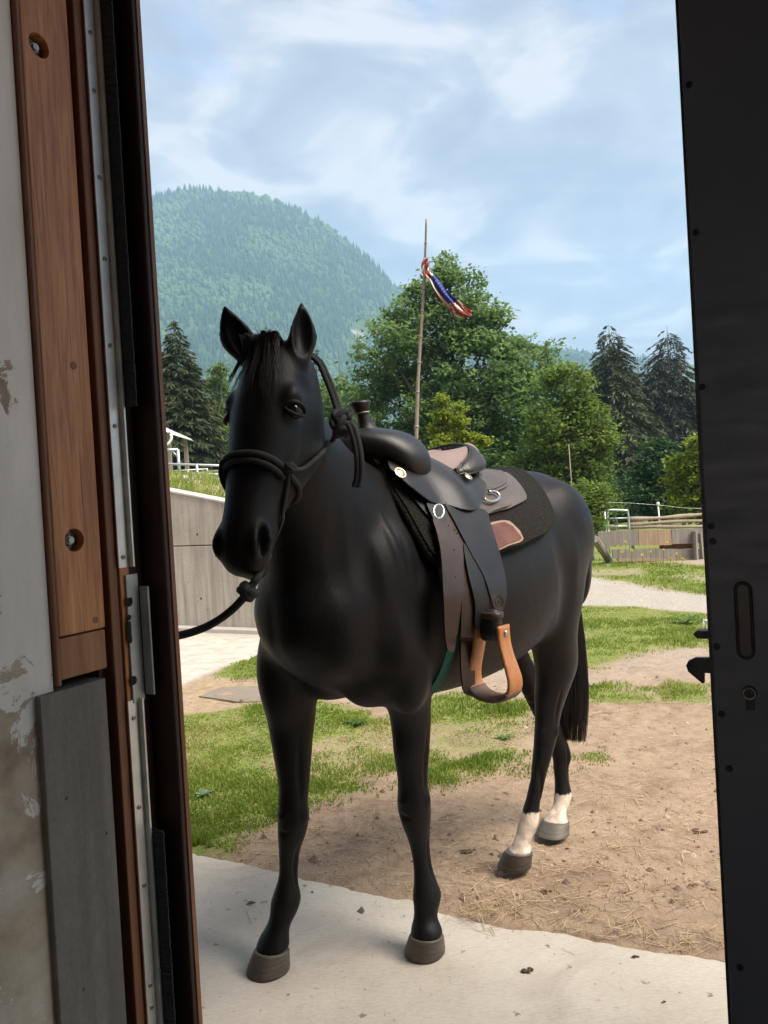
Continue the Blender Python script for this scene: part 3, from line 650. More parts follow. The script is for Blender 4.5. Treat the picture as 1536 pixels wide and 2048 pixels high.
def forest():
    N = 26000; X = RNG.uniform(-700, 560, N); V = RNG.uniform(0.10, 1.03, N); k = rock(X, V) < RNG.uniform(0.12, 0.5, N); X, V = X[k], V[k]
    Y, Z = mount(X, V); n = len(X)
    decid = fbm(X / 60, V * 9, 4, 71) > RNG.uniform(0.44, 0.70, n)
    h = np.where(decid, RNG.uniform(6, 12, n), RNG.uniform(9, 18, n)); w = np.where(decid, h * RNG.uniform(0.32, 0.45, n), h * RNG.uniform(0.13, 0.19, n))
    # two stacked jittered 6-gons: cone for conifers, lobe for broadleaves
    ang = np.arange(6) * math.pi / 3; vs = []; K = 14
    prof = np.where(decid[:, None], np.array([[0.12, 0.75], [0.55, 1.0]])[None, :, 0], np.array([[0.05, 1], [0.42, .62]])[None, :, 0])
    rad = np.where(decid[:, None], np.array([[0.75, 1.0]]), np.array([[1.0, 0.6]]))
    out = np.zeros((n, K, 3)); out[:, 0] = np.c_[X, Y, Z - 2]
    for r in range(2):
        for a in range(6):
            jr = RNG.uniform(0.75, 1.25, n) * rad[:, r] * w
            out[:, 1 + r * 6 + a] = np.c_[X + jr * math.cos(ang[a] + r * .5), Y + jr * math.sin(ang[a] + r * .5), Z + h * (prof[:, r] + RNG.uniform(-.05, .05, n))]
    out[:, 13] = np.c_[X + RNG.uniform(-.1, .1, n) * w, Y, Z + h]
    f = []
    for a in range(6):
        b = (a + 1) % 6; f += [(1 + a, 1 + b, 7 + b), (1 + a, 7 + b, 7 + a), (7 + a, 7 + b, 13)]
    F = (np.array(f)[None] + (np.arange(n) * K)[:, None, None]).reshape(-1, 3)
    t = NT('far_forest_leaf'); at_ = t.n('Attribute'); at_.attribute_name = 'tint'
    c = t.ramp(at_.outputs['Fac'], [(0.0, (0.018, 0.044, 0.026)), (0.45, (0.034, 0.068, 0.030)), (0.55, (0.045, 0.090, 0.036)), (1.0, (0.080, 0.135, 0.048))]); t.set(c, 0.9, spec=0.1)
    o = mesh('mountain_forest', out.reshape(-1, 3), F, t.m, None); tag(o, 'mixed forest of dark conifers and pale broadleaf trees covering the mountain', 'forest', kind='stuff')
    a = o.data.attributes.new('tint', 'FLOAT', 'POINT'); tv = np.where(decid, RNG.uniform(0.55, 1, n), RNG.uniform(0, 0.45, n)); a.data.foreach_set('value', np.repeat(tv, K).astype(np.float32))
forest()
# ================================================================ horse
TH = R(42.0)
HC = Vector((-0.305, 2.16, 0.0))                               # ground point under the front of the chest
HD = Vector((-math.sin(TH), -math.cos(TH), 0)); HL = Vector((math.cos(TH), -math.sin(TH), 0))   # forward, horse's left
def B(f, l, z): return HC + HD * f + HL * l + Vector((0, 0, z))
def toB(p):
    q = Vector(p) - HC; return (q.dot(HD), q.dot(HL), q.z)
# torso: f, z top, z bottom, half width, pinch of the upper part, exponent
TORSO = [
    (0.035, 1.16, 1.04, 0.05, 0.0, 0.9),
    (0.02, 1.22, 1.02, 0.10, 0.0, 0.9),
    (-0.03, 1.32, 0.965, 0.150, 0.10, 0.85),
    (-0.12, 1.42, 0.90, 0.192, 0.25, 0.85),
    (-0.25, 1.50, 0.845, 0.226, 0.42, 0.85),
    (-0.38, 1.545, 0.80, 0.250, 0.52, 0.85),
    (-0.50, 1.545, 0.785, 0.268, 0.46, 0.82),
    (-0.65, 1.50, 0.775, 0.285, 0.30, 0.80),
    (-0.80, 1.468, 0.78, 0.298, 0.18, 0.78),
    (-0.95, 1.465, 0.80, 0.300, 0.12, 0.78),
    (-1.08, 1.485, 0.835, 0.290, 0.12, 0.78),
    (-1.20, 1.515, 0.885, 0.283, 0.14, 0.78),
    (-1.31, 1.522, 0.94, 0.272, 0.12, 0.80),
    (-1.41, 1.492, 0.99, 0.240, 0.10, 0.82),
    (-1.485, 1.43, 1.04, 0.175, 0.08, 0.85),
    (-1.525, 1.36, 1.10, 0.10, 0.0, 0.9),
    (-1.54, 1.29, 1.17, 0.04, 0.0, 0.9)]
def torso_at(f):
    """interpolated section parameters at f"""
    T = np.array(TORSO)
    return [float(np.interp(-f, -T[:, 0], T[:, k])) for k in range(6)]
def torso_pt(sec, ph):
    f, zt, zb, hw, pin, ex = sec
    zm = zb + (zt - zb) * 0.47
    c, s = math.cos(ph), math.sin(ph)
    z = zm + (zt - zm) * c if c >= 0 else zm + (zm - zb) * c
    w = hw * (abs(s) ** ex) * (1 - pin * max(0, c) ** 1.0)
    return (f, math.copysign(w, s), z)
TS = crom(TORSO, 90)
def torso_rings(n=48):
    rs = []
    for sec in TS:
        rs.append([B(*torso_pt(sec, 2 * math.pi * j / n)) for j in range(n)])
    return np.array(rs)
def ell_ring(c, A, Bx, n=20, ex=1.0):
    out = []
    for j in range(n):
        a = 2 * math.pi * j / n; ca, sa = math.cos(a), math.sin(a)
        out.append(c + A * math.copysign(abs(ca) ** ex, ca) + Bx * math.copysign(abs(sa) ** ex, sa))
    return out
def leg_loft(keys, n=20, m=60):
    """keys: point, radius fore-aft, radius lateral, yaw"""
    K = crom([(*k[0], k[1], k[2]) for k in keys], m); rs = []
    for r in K:
        rs.append(ell_ring(Vector(r[:3]), HD * r[3], HL * r[4], n))
    return np.array(rs)
def ellipsoid(c, A, Bx, Cx, n=16, m=10):
    rs = []
    for i in range(1, m):
        th = math.pi * i / m
        rs.append([Vector(c) + Cx * math.cos(th) + (A * math.cos(2 * math.pi * j / n) + Bx * math.sin(2 * math.pi * j / n)) * math.sin(th) for j in range(n)])
    return np.array(rs)
# head frame
POLL = at(531, 692, 1.95); MUZ = at(450, 1110, 1.745)
HA = (MUZ - POLL).normalized(); HLEN = (MUZ - POLL).length
_hh = Vector((-0.40, -0.90, 0)).normalized()
HDN = (_hh - HA * _hh.dot(HA)).normalized()
HS = HDN.cross(HA); HS = HS if HS.x > 0 else -HS
HS.normalize()
HSC = HLEN / 0.575
HW = 1.08
def H(a, d, s): return POLL + (HA * a + HDN * d + HS * (s * HW)) * HSC
HEAD = [  # a, dorsal, ventral, half width, exponent
    (-0.050, -0.060, -0.12, 0.030, 1.0),
    (-0.035, -0.020, -0.16, 0.058, 0.95),
    (0.00, 0.000, -0.19, 0.078, 0.9),
    (0.06, 0.014, -0.225, 0.090, 0.85),
    (0.12, 0.020, -0.255, 0.096, 0.82),
    (0.18, 0.020, -0.268, 0.097, 0.80),
    (0.24, 0.014, -0.262, 0.094, 0.80),
    (0.30, 0.006, -0.230, 0.085, 0.80),
    (0.36, 0.000, -0.190, 0.075, 0.80),
    (0.42, -0.003, -0.160, 0.063, 0.82),
    (0.48, -0.006, -0.146, 0.060, 0.85),
    (0.525, -0.012, -0.138, 0.061, 0.88),
    (0.56, -0.022, -0.130, 0.055, 0.9),
    (0.585, -0.040, -0.125, 0.047, 0.95),
    (0.60, -0.065, -0.105, 0.030, 1.0)]
parts_h = []
parts_h.append(rings(torso_rings()))
rs = []
for a, dt, dv, hw, ex in crom(HEAD, 50):
    c = H(a, (dt + dv) / 2, 0)
    rs.append(ell_ring(c, HDN * ((dt - dv) / 2 * HSC), HS * (hw * HW * HSC), 28, ex))
parts_h.append(rings(rs))
# neck: centre path and sections (upper line to throat line)
NECK = [  # crest point (f,l,z), throat point (f,l,z), half width
    ((-0.50, 0.0, 1.53), (-0.06, 0.0, 0.98), 0.18),
    ((-0.40, 0.005, 1.545), (0.01, 0.0, 1.08), 0.168),
    ((-0.26, 0.025, 1.59), (0.03, 0.02, 1.22), 0.140),
    ((-0.13, 0.065, 1.675), (0.06, 0.055, 1.36), 0.112),
    ((-0.01, 0.115, 1.765), (0.11, 0.10, 1.47), 0.092),
    ((0.04, 0.14, 1.795), (0.14, 0.135, 1.55), 0.082),
    ((0.07, 0.155, 1.775), (0.155, 0.15, 1.62), 0.055)]
rs = []
for r in crom([(*B(*k[0]), *B(*k[1]), k[2]) for k in NECK], 36):
    top, bot = Vector(r[:3]), Vector(r[3:6]); ax = (top - bot) / 2; c = (top + bot) / 2
    # lateral axis, perpendicular to the section's long axis
    lat = (HL - ax.normalized() * HL.dot(ax.normalized())).normalized()
    rs.append(ell_ring(c, ax, lat * r[6], 28, 0.92))
parts_h.append(rings(rs))
# legs (pixel, depth -> joint), radii fore-aft / lateral
def K(x, y, Y, ra, rl): return (at(x, y, Y), ra, rl)
LEG_FR = [(B(-0.22, -0.135, 1.18), 0.13, 0.07), (B(-0.20, -0.155, 1.05), 0.13, 0.085), (B(-0.17, -0.185, 0.93), 0.118, 0.082),
          K(583, 1420, 2.435, 0.096, 0.068), K(585, 1490, 2.43, 0.072, 0.057), K(588, 1560, 2.425, 0.054, 0.047),
          K(586, 1603, 2.42, 0.050, 0.045), K(587, 1635, 2.415, 0.053, 0.0475), K(584, 1670, 2.415, 0.047, 0.042), K(579, 1705, 2.415, 0.036, 0.031),
          K(577, 1745, 2.415, 0.033, 0.0275), K(574, 1772, 2.41, 0.039, 0.034), K(572, 1800, 2.405, 0.050, 0.046), K(567, 1826, 2.395, 0.045, 0.041),
          K(557, 1850, 2.38, 0.039, 0.038), K(549, 1872, 2.372, 0.046, 0.047), K(545, 1895, 2.365, 0.055, 0.055)]
LEG_FL = [(B(-0.26, 0.145, 1.18), 0.13, 0.07), (B(-0.285, 0.16, 1.05), 0.125, 0.082), (B(-0.31, 0.17, 0.94), 0.105, 0.072),
          K(821, 1425, 2.40, 0.082, 0.060), K(823, 1490, 2.41, 0.068, 0.053), K(825, 1540, 2.42, 0.056, 0.046),
          K(826, 1572, 2.425, 0.051, 0.047), K(828, 1605, 2.43, 0.057, 0.052), K(832, 1642, 2.435, 0.050, 0.046), K(839, 1685, 2.44, 0.036, 0.031),
          K(845, 1730, 2.44, 0.033, 0.0275), K(850, 1762, 2.435, 0.040, 0.034), K(854, 1790, 2.43, 0.050, 0.044), K(853, 1814, 2.42, 0.043, 0.039),
          K(851, 1835, 2.405, 0.039, 0.038), K(852, 1850, 2.395, 0.045, 0.046), K(854, 1869, 2.39, 0.054, 0.054)]
LEG_HL = [(B(-1.28, 0.12, 1.30), 0.17, 0.10), (B(-1.24, 0.15, 1.14), 0.19, 0.115), (B(-1.20, 0.165, 1.00), 0.165, 0.105),
          (B(-1.195, 0.165, 0.90), 0.125, 0.088), K(1113, 1330, 3.02, 0.110, 0.078), K(1103, 1385, 3.02, 0.085, 0.060), K(1096, 1430, 3.02, 0.066, 0.046),
          K(1092, 1468, 3.01, 0.056, 0.043), K(1086, 1505, 3.00, 0.044, 0.038), K(1077, 1550, 2.985, 0.035, 0.030),
          K(1069, 1590, 2.97, 0.034, 0.0285), K(1062, 1620, 2.96, 0.038, 0.032), K(1058, 1643, 2.95, 0.043, 0.038), K(1051, 1664, 2.94, 0.038, 0.035),
          K(1045, 1682, 2.925, 0.035, 0.034), K(1041, 1697, 2.915, 0.041, 0.042), K(1038, 1704, 2.91, 0.054, 0.054)]
LEG_HR = [(B(-1.28, -0.12, 1.30), 0.17, 0.10), (B(-1.24, -0.14, 1.14), 0.185, 0.105), (B(-1.22, -0.14, 1.00), 0.155, 0.095),
          (B(-1.26, -0.13, 0.88), 0.115, 0.08), (B(-1.33, -0.11, 0.76), 0.088, 0.062), (B(-1.40, -0.09, 0.65), 0.070, 0.050),
          (B(-1.43, -0.07, 0.57), 0.060, 0.045), K(1120, 1500, 3.33, 0.050, 0.041), K(1122, 1535, 3.32, 0.038, 0.032),
          K(1124, 1565, 3.31, 0.036, 0.030), K(1126, 1590, 3.30, 0.042, 0.037), K(1122, 1610, 3.28, 0.038, 0.035), K(1115, 1626, 3.25, 0.036, 0.036),
          K(1111, 1643, 3.235, 0.056, 0.056)]
for lg in (LEG_FR, LEG_FL, LEG_HL, LEG_HR): parts_h.append(rings(leg_loft(lg)))
# muscle and bone masses
def E(c, rf, rl, rz, tilt=0.0):
    A = (HD * math.cos(tilt) + Vector((0, 0, math.sin(tilt)))); Z = (-HD * math.sin(tilt) + Vector((0, 0, math.cos(tilt))))
    parts_h.append(rings(ellipsoid(c, A * rf, HL * rl, Z * rz)))
for sd in (-1, 1):
    E(B(-0.13, 0.108 * sd, 1.08), 0.105, 0.088, 0.15)             # point of shoulder / breast
    E(B(-0.28, 0.145 * sd, 1.20), 0.15, 0.085, 0.19, 0.5)        # shoulder blade
    E(B(-0.36, 0.175 * sd, 1.02), 0.13, 0.070, 0.12, -0.4)       # triceps
    E(B(-1.30, 0.16 * sd, 1.26), 0.20, 0.115, 0.22, -0.3)        # rump
    E(B(-1.42, 0.13 * sd, 1.12), 0.10, 0.09, 0.19)               # hamstring
    E(B(-1.06, 0.185 * sd, 1.02), 0.11, 0.085, 0.13, 0.4)        # stifle
    # brow, cheek, nostril wing
    for (a, d, s, r1, r2, r3) in ((0.155, -0.035, 0.084, 0.052, 0.034, 0.022), (0.215, -0.15, 0.066, 0.09, 0.085, 0.035),
                                  (0.525, -0.050, 0.050, 0.045, 0.032, 0.026)):
        parts_h.append(rings(ellipsoid(H(a, d, s * sd), HA * r1 * HSC, HDN * r2 * HSC, HS * r3 * HSC)))
parts_h.append(rings(ellipsoid(H(0.565, -0.128, 0), HA * 0.035, HDN * 0.03, HS * 0.04)))      # lower lip
for sd in (-1, 1): parts_h.append(rings(ellipsoid(B(-0.27, 0.085 * sd, 0.90), HD * 0.12, HL * 0.085, Vector((0, 0, 0.09)))))   # axilla
parts_h.append(rings(ellipsoid(LEG_FR[2][0] + HD * 0.015 - Vector((0, 0, 0.01)), HD * 0.10, HL * 0.078, Vector((0, 0, 0.20)))))
parts_h.append(rings(ellipsoid(LEG_FL[2][0] - HD * 0.010 + HL * 0.012 + Vector((0, 0, 0.02)), HD * 0.080, HL * 0.068, Vector((0, 0, 0.18)))))   # forearm muscle
# point of hock
for lg, i in ((LEG_HL, 6), (LEG_HR, 6)):
    c = lg[i][0] - HD * 0.045 + Vector((0, 0, 0.012)); parts_h.append(rings(ellipsoid(c, HD * 0.035, HL * 0.028, Vector((0, 0, 0.055)))))
# ears
EARS = []
for sd, base, tip, yaw in ((-1, H(0.0, -0.045, -0.070), at(446, 606, 1.965), -0.25), (1, H(0.022, -0.055, 0.068), at(602, 599, 1.975), 0.5)):
    ax = tip - base; bend = HS * (0.010 * sd)
    u = ax.normalized(); vw = (EYE - base).normalized(); fwd = vw * math.cos(yaw) + HS * math.sin(yaw); fwd = (fwd - u * fwd.dot(u)).normalized(); side = u.cross(fwd).normalized()
    rs = []
    prof = crom([(-0.12, 0.030, 0.030), (0.08, 0.034, 0.027), (0.25, 0.044, 0.023), (0.42, 0.045, 0.020), (0.60, 0.037, 0.016), (0.78, 0.024, 0.012), (0.92, 0.012, 0.008), (1.0, 0.004, 0.004)], 26)
    for t, w, th in prof:
        rs.append(ell_ring(base + ax * t + bend * math.sin(math.pi * max(0, t)) , side * (w * (1.08 if sd < 0 else 0.92)), fwd * th, 16))
    parts_h.append(rings(rs)); EARS.append((base, ax, fwd, side))

def build_horse():
    vs, fs = [], []; off = 0
    for v, f in parts_h:
        v = np.array([tuple(p) for p in v]); vs.append(v); fs += [tuple(i + off for i in q) for q in f]; off += len(v)
    me = bpy.data.meshes.new('horse_raw'); me.from_pydata([tuple(p) for p in np.vstack(vs)], [], fs); me.update()
    o = bpy.data.objects.new('horse_raw', me); COL.objects.link(o)
    md = o.modifiers.new('r', 'REMESH'); md.mode = 'VOXEL'; md.voxel_size = 0.0062; md.adaptivity = 0
    dg = bpy.context.evaluated_depsgraph_get(); ev = o.evaluated_get(dg); m2 = ev.to_mesh()
    nv = len(m2.vertices); co = np.empty(nv * 3, np.float32); m2.vertices.foreach_get('co', co); co = co.reshape(-1, 3).astype(np.float64)
    npoly = len(m2.polygons); F = np.empty(len(m2.loops), np.int32); m2.loops.foreach_get('vertex_index', F)
    assert len(F) == npoly * 4; F = F.reshape(-1, 4)
    ev.to_mesh_clear(); bpy.data.objects.remove(o); bpy.data.meshes.remove(me)
    e = np.vstack([F[:, [0, 1]], F[:, [1, 2]], F[:, [2, 3]], F[:, [3, 0]]])
    def lap(x):
        acc = np.zeros_like(x); cnt = np.zeros(len(x))
        for k in range(3): acc[:, k] = np.bincount(e[:, 0], x[e[:, 1], k], nv) + np.bincount(e[:, 1], x[e[:, 0], k], nv)
        cnt = np.bincount(e[:, 0], minlength=nv) + np.bincount(e[:, 1], minlength=nv)
        return acc / cnt[:, None] - x
    # more smoothing on the trunk than on limbs, head and ears
    q = co - np.array(HC); bf = q @ np.array(HD); bl = q @ np.array(HL); bz = co[:, 2]
    hp = (co - np.array(POLL)) @ np.array(HA)
    hd = (co - np.array(POLL)) @ np.array(HDN); hs = (co - np.array(POLL)) @ np.array(HS)
    head = (hp > -0.22) & (np.abs(hs) < 0.2) & (hd > -0.30) & (bf > -0.02) & (bz > 1.2)
    w = np.clip((bz - 0.64) / 0.16, 0, 1) * np.where(head, 0.12, 1.0)
    for it in range(80):
        co = co + lap(co) * (w * 0.6)[:, None]
    for it in range(6): co = co + lap(co) * 0.35
    def normals():
        a = co[F[:, 2]] - co[F[:, 0]]; b = co[F[:, 3]] - co[F[:, 1]]; n = np.cross(a, b)
        N = np.zeros_like(co)
        for k in range(4):
            for j in range(3): N[:, j] += np.bincount(F[:, k], n[:, j], nv)
        return N / (np.linalg.norm(N, axis=1)[:, None] + 1e-12)
    def brush(c, axes, vec=None, amt=0.0, p=2.0):
        """gaussian-like push inside an ellipsoid; axes: three vectors (radius = length)"""
        nonlocal co
        d = co - np.array(c); t = 0
        for a in axes:
            a = np.array(a); t = t + (d @ a / (a @ a)) ** 2
        k = np.clip(1 - t, 0, 1) ** p
        if vec is None: co = co + normals() * (k * amt)[:, None]
        else: co = co + np.array(vec)[None] * k[:, None]
    Z = Vector((0, 0, 1))
    s_ = HSC
    for sd in (-1, 1):
        # nostrils: comma-shaped hollow on the front side of the muzzle
        c = H(0.525, -0.044, 0.066 * sd); ax = (HA * 0.95 - HDN * 0.10 + HS * sd * 0.1).normalized()
        out = (HS * sd * 0.8 + HDN * 0.45).normalized(); tt = ax.cross(out)
        brush(c, (ax * 0.042, tt * 0.021, out * 0.05), vec=-out * 0.040 , p=0.8)
        brush(c - tt * 0.0, (ax * 0.055, tt * 0.042, out * 0.05), amt=0.007, p=1.5)
        # eye socket, hollow above the eye, facial crest, groove behind the cheek
        ce = H(0.178, -0.045, 0.100 * sd)
        brush(ce + HDN * 0.008, (HA * 0.032, HDN * 0.040, HS * 0.05), vec=-(HS * sd * 0.8 + HDN * 0.5) * 0.011, p=1.0)
        brush(H(0.10, -0.06, 0.09 * sd), (HA * 0.035, HDN * 0.035, HS * 0.04), vec=-HS * sd * 0.005, p=1.6)
        brush(H(0.30, -0.075, 0.075 * sd), (HA * 0.12, HDN * 0.020, HS * 0.04), amt=0.006, p=1.2)
        brush(H(0.40, -0.10, 0.06 * sd), (HA * 0.09, HDN * 0.035, HS * 0.04), amt=-0.006, p=1.2)
        # mouth corner line
        brush(H(0.535, -0.112, 0.055 * sd), (HA * 0.06, HDN * 0.008, HS * 0.04), amt=-0.007, p=0.8)
    # muscle lines on the body
    for sd in (-1, 1):
        brush(B(-0.47, 0.26 * sd, 1.10), (HD * 0.06, HL * 0.1, (Z * 0.26 - HD * 0.08)), amt=-0.007)
        brush(B(-0.16, 0.20 * sd, 1.25), ((HD * 0.05), HL * 0.1, (Z * 0.16 - HD * 0.12)), amt=-0.008)
        brush(B(-0.06, 0.15 * sd, 1.12), (HD * 0.1, HL * 0.08, Z * 0.09), amt=0.006)
        brush(B(-1.12, 0.25 * sd, 1.16), (HD * 0.10, HL * 0.15, Z * 0.24), amt=-0.022)      # flank hollow
        brush(B(-1.15, 0.24 * sd, 1.48), (HD * 0.08, HL * 0.1, Z * 0.06), amt=0.006)        # hip point
        brush(B(-1.39, 0.22 * sd, 1.02), (HD * 0.035, HL * 0.14, Z * 0.22), amt=-0.014)     # hamstring groove
        brush(B(-0.30, 0.24 * sd, 0.98), (HD * 0.06, HL * 0.08, Z * 0.05), amt=0.002)       # elbow
    # knees, tendons, fetlock tufts
    for lg, kn, cn in ((LEG_FR, 7, 10), (LEG_FL, 7, 10), (LEG_HL, 7, 10), (LEG_HR, 6, 8)):
        k0, c0 = lg[kn][0], lg[cn][0]
        for sd in (-1, 1):
            brush(c0 + HL * 0.026 * sd - HD * 0.006 + Z * 0.03, (HD * 0.010, HL * 0.03, Z * 0.10), amt=-0.010, p=1.2)
            brush(k0 + HL * 0.046 * sd - HD * 0.010 + Z * 0.015, (HD * 0.02, HL * 0.03, Z * 0.03), amt=0.0065, p=1.2)
            brush(k0 + HL * 0.040 * sd + Z * 0.16, (HD * 0.012, HL * 0.05, Z * 0.13), amt=-0.009, p=1.2)
        brush(k0 + HD * 0.05 + Z * 0.022, (HD * 0.03, HL * 0.03, Z * 0.018), amt=0.0065, p=1.2)
        brush(k0 + HD * 0.05 - Z * 0.030, (HD * 0.03, HL * 0.03, Z * 0.012), amt=-0.006, p=1.2)
    for sd in (-1, 1):      # neck and shoulder relief
        for (f_, l_, z_, rf, rz, am) in ((-0.08, 0.13, 1.30, 0.04, 0.16, -0.004), (-0.20, 0.20, 1.02, 0.05, 0.14, -0.005), (-0.33, 0.24, 1.14, 0.035, 0.12, -0.004), (-0.42, 0.25, 1.24, 0.02, 0.12, 0.005), (-0.26, 0.22, 1.32, 0.02, 0.10, 0.006), (-0.30, 0.23, 1.24, 0.018, 0.09, -0.005), (-0.37, 0.24, 1.33, 0.016, 0.09, -0.005)):
            brush(B(f_, l_ * sd, z_), (HD * rf, HL * 0.12, Z * rz - HD * rz * 0.35), amt=am, p=1.4)
    brush(B(0.01, 0, 1.05), (HD * 0.14, HL * 0.03, Z * 0.16), amt=-0.002)                    # groove between the breast muscles
    # hollow front of the ears
    for base, ax, fwd, side in EARS:
        brush(base + ax * 0.42 + fwd * 0.022, (ax * 0.42, side * 0.026, fwd * 0.024), vec=-fwd * 0.026, p=0.9)
    for it in range(2): co = co + lap(co) * 0.3
    return co, F
hco, hF = build_horse()
HORSE = empty('horse', (HC.x - HD.x * 0.7, HC.y - HD.y * 0.7, 0.0))
tag(HORSE, 'black horse with white hind pasterns, saddled and haltered, standing at the doorway', 'horse')
def m_coat():
    t = NT('coat'); v = t.coord()
    n = t.noise(v, 2.2, 4); f = t.noise(t.coord(scale=(1, 1, 0.14), rot=(0.25, 0.2, 0)), 210, 5, 0.75, 0.3); md = t.noise(t.coord(scale=(1, 1, 0.45)), 26, 6, 0.65, 0.4)
    c = t.ramp(n, [(0.35, (0.0028, 0.0025, 0.0028)), (0.60, (0.0048, 0.0038, 0.0036)), (0.72, (0.011, 0.0066, 0.0048))])
    c = t.mix(t.ramp(md, [(0.55, (0, 0, 0)), (0.8, (0.5,) * 3)]), c, (0.011, 0.0085, 0.0075))
    dust = t.ramp(t.noise(v, 150, 4, 0.7), [(0.72, (0, 0, 0)), (0.80, (0.4,) * 3)]); c = t.mix(dust, c, (0.045, 0.038, 0.032))
    at_ = t.n('Attribute'); at_.attribute_name = 'sock'
    sp = t.noise(t.coord(scale=(1, 1, 0.35)), 90, 4, 0.7)
    m = t.math('ADD', at_.outputs['Fac'], t.math('MULTIPLY', t.math('SUBTRACT', sp, 0.5), 1.1))
    m = t.ramp(m, [(0.40, (0, 0, 0)), (0.60, (1, 1, 1))])
    wh = t.ramp(t.noise(v, 30, 5, 0.6), [(0.3, (0.34, 0.255, 0.19)), (0.6, (0.60, 0.50, 0.41))])
    c = t.mix(m, c, wh)
    t.set(c, t.ramp(t.mix(0.5, f, md), [(0.3, (0.38,) * 3), (0.7, (0.60,) * 3)]), spec=0.22)
    t.b.inputs['Sheen Weight'].default_value = 0.06; t.b.inputs['Sheen Roughness'].default_value = 0.35; t.b.inputs['Sheen Tint'].default_value = (0.8, 0.85, 1.0, 1)
    t.bump(t.mix(0.4, f, md), 0.40, 0.004); return t.m
MAT['coat'] = m_coat()
body = mesh('body', hco, hF, MAT['coat'], HORSE, smooth=True)
def sock():
    a = body.data.attributes.new('sock', 'FLOAT', 'POINT')
    val = np.zeros(len(hco))
    for (p0, ztop, r) in ((LEG_HL[-3][0], 0.205, 0.14), (LEG_HR[-2][0], 0.135, 0.13)):
        d = np.hypot(hco[:, 0] - p0.x, hco[:, 1] - p0.y)
        val = np.maximum(val, np.where(d < r, np.clip((ztop - hco[:, 2]) / 0.03 + 0.5, 0, 1), 0))
    a.data.foreach_set('value', val.astype(np.float32))
sock()
BVH = BVHTree.FromPolygons([tuple(p) for p in hco], [tuple(int(i) for i in q) for q in hF])

# ---------------------------------------------------------------- hooves
def m_hoof():
    t = NT('hoof'); v = t.coord(scale=(1, 1, 14)); n = t.noise(v, 9, 4, 0.6, 0.6)
    n2 = t.noise(t.coord(), 14, 4)
    c = t.mix(0.5, t.ramp(n, [(0.3, (0.045, 0.038, 0.032)), (0.7, (0.13, 0.11, 0.09))]), t.ramp(n2, [(0.3, (0.05, 0.045, 0.04)), (0.7, (0.12, 0.095, 0.07))]))
    t.set(c, 0.62); t.bump(n, 0.5, 0.004); return t.m
MAT['hoof'] = m_hoof()
def hoof(top, bx, by, yaw, rt, rb, lab=None):
    """top: coronet centre; bx,by: pixel of the sole centre on the ground"""
    c1 = gnd(bx, by, 0.004); f = HD * math.cos(yaw) + HL * math.sin(yaw); l = Vector((0, 0, 1)).cross(f)
    rs = []
    for i in range(15):
        t = i / 14; c = top.lerp(c1, t); r = rt + (rb - rt) * t ** 0.9
        r *= 1 + 0.012 * math.sin(t * 26) * (t < 0.95)
        if i == 14: r *= 0.985
        ring = []
        for j in range(28):
            a = 2 * math.pi * j / 28; ca, sa = math.cos(a), math.sin(a)
            fx = r * 1.08 * ca if ca > 0 else r * 0.82 * ca          # round toe, flatter heel
            z = 0.0
            if t < 0.2: z = -0.018 * (1 - ca) * 0.5 * (1 - t / 0.2) * 1.0
            p = c + f * fx + l * (r * math.copysign(abs(sa) ** 0.85, sa)); p = p + Vector((0, 0, z)); p.z = max(p.z, 0.003)
            ring.append(p)
        rs.append(ring)
    v, fc = rings(rs)
    return mesh('hoof', v, fc, MAT['hoof'], HORSE, smooth=True)
hoof(at(546, 1892, 2.362), 539, 1935, 0.10, 0.0525, 0.068)
hoof(at(854, 1864, 2.39), 850, 1901, 0.35, 0.0515, 0.065)
hoof(at(1039, 1698, 2.91), 1029, 1731, 0.15, 0.0505, 0.065)
hoof(at(1112, 1637, 3.235), 1106, 1666, 0.15, 0.053, 0.069)
# ---------------------------------------------------------------- eyes, hair
MAT['eye'] = NT('eye').set((0.006, 0.004, 0.003), 0.12, spec=0.35).m
MAT['lid'] = simple('eyelid_skin', (0.006, 0.005, 0.005), 0.6, 0.3, 200, 0.2, spec=0.25)
def m_hair():
    t = NT('hair'); n = t.noise(t.coord(), 40, 3)
    t.set(t.ramp(n, [(0.3, (0.008, 0.007, 0.007)), (0.75, (0.030, 0.023, 0.021))]), 0.38, spec=0.6); return t.m
MAT['hair'] = m_hair()
for sd in (-1, 1):
    c = H(0.180, -0.040, 0.0865 * sd); eo = (HS * sd * 0.84 + HDN * 0.54).normalized(); ef = (HDN * 0.84 - HS * sd * 0.54).normalized()
    e = mesh('eye', *rings(ellipsoid(c, HA * 0.0205, ef * 0.0245, eo * 0.0185, 20, 14)), MAT['eye'], HORSE, smooth=True)
    for up, rr in ((-1, 0.0080), (1, 0.0048)):
        pts = []
        for i in range(15):
            a = math.pi * i / 14; x = -math.cos(a) * 0.0285; y = math.sin(a) * (0.0150 if up < 0 else 0.0155) * up
            pts.append(c + ef * x + HA * y + eo * (0.0185 * math.sqrt(max(0.02, 1 - (x / 0.0285) ** 2 * 0.85 - (y / 0.0225) ** 2 * 0.55)) - 0.001))
        mb = MB(); mb.tube(pts, [rr * (0.35 + 0.65 * math.sin(math.pi * i / 14)) for i in range(15)], 8); mb.build('eyelid', MAT['lid'], e, smooth=True)
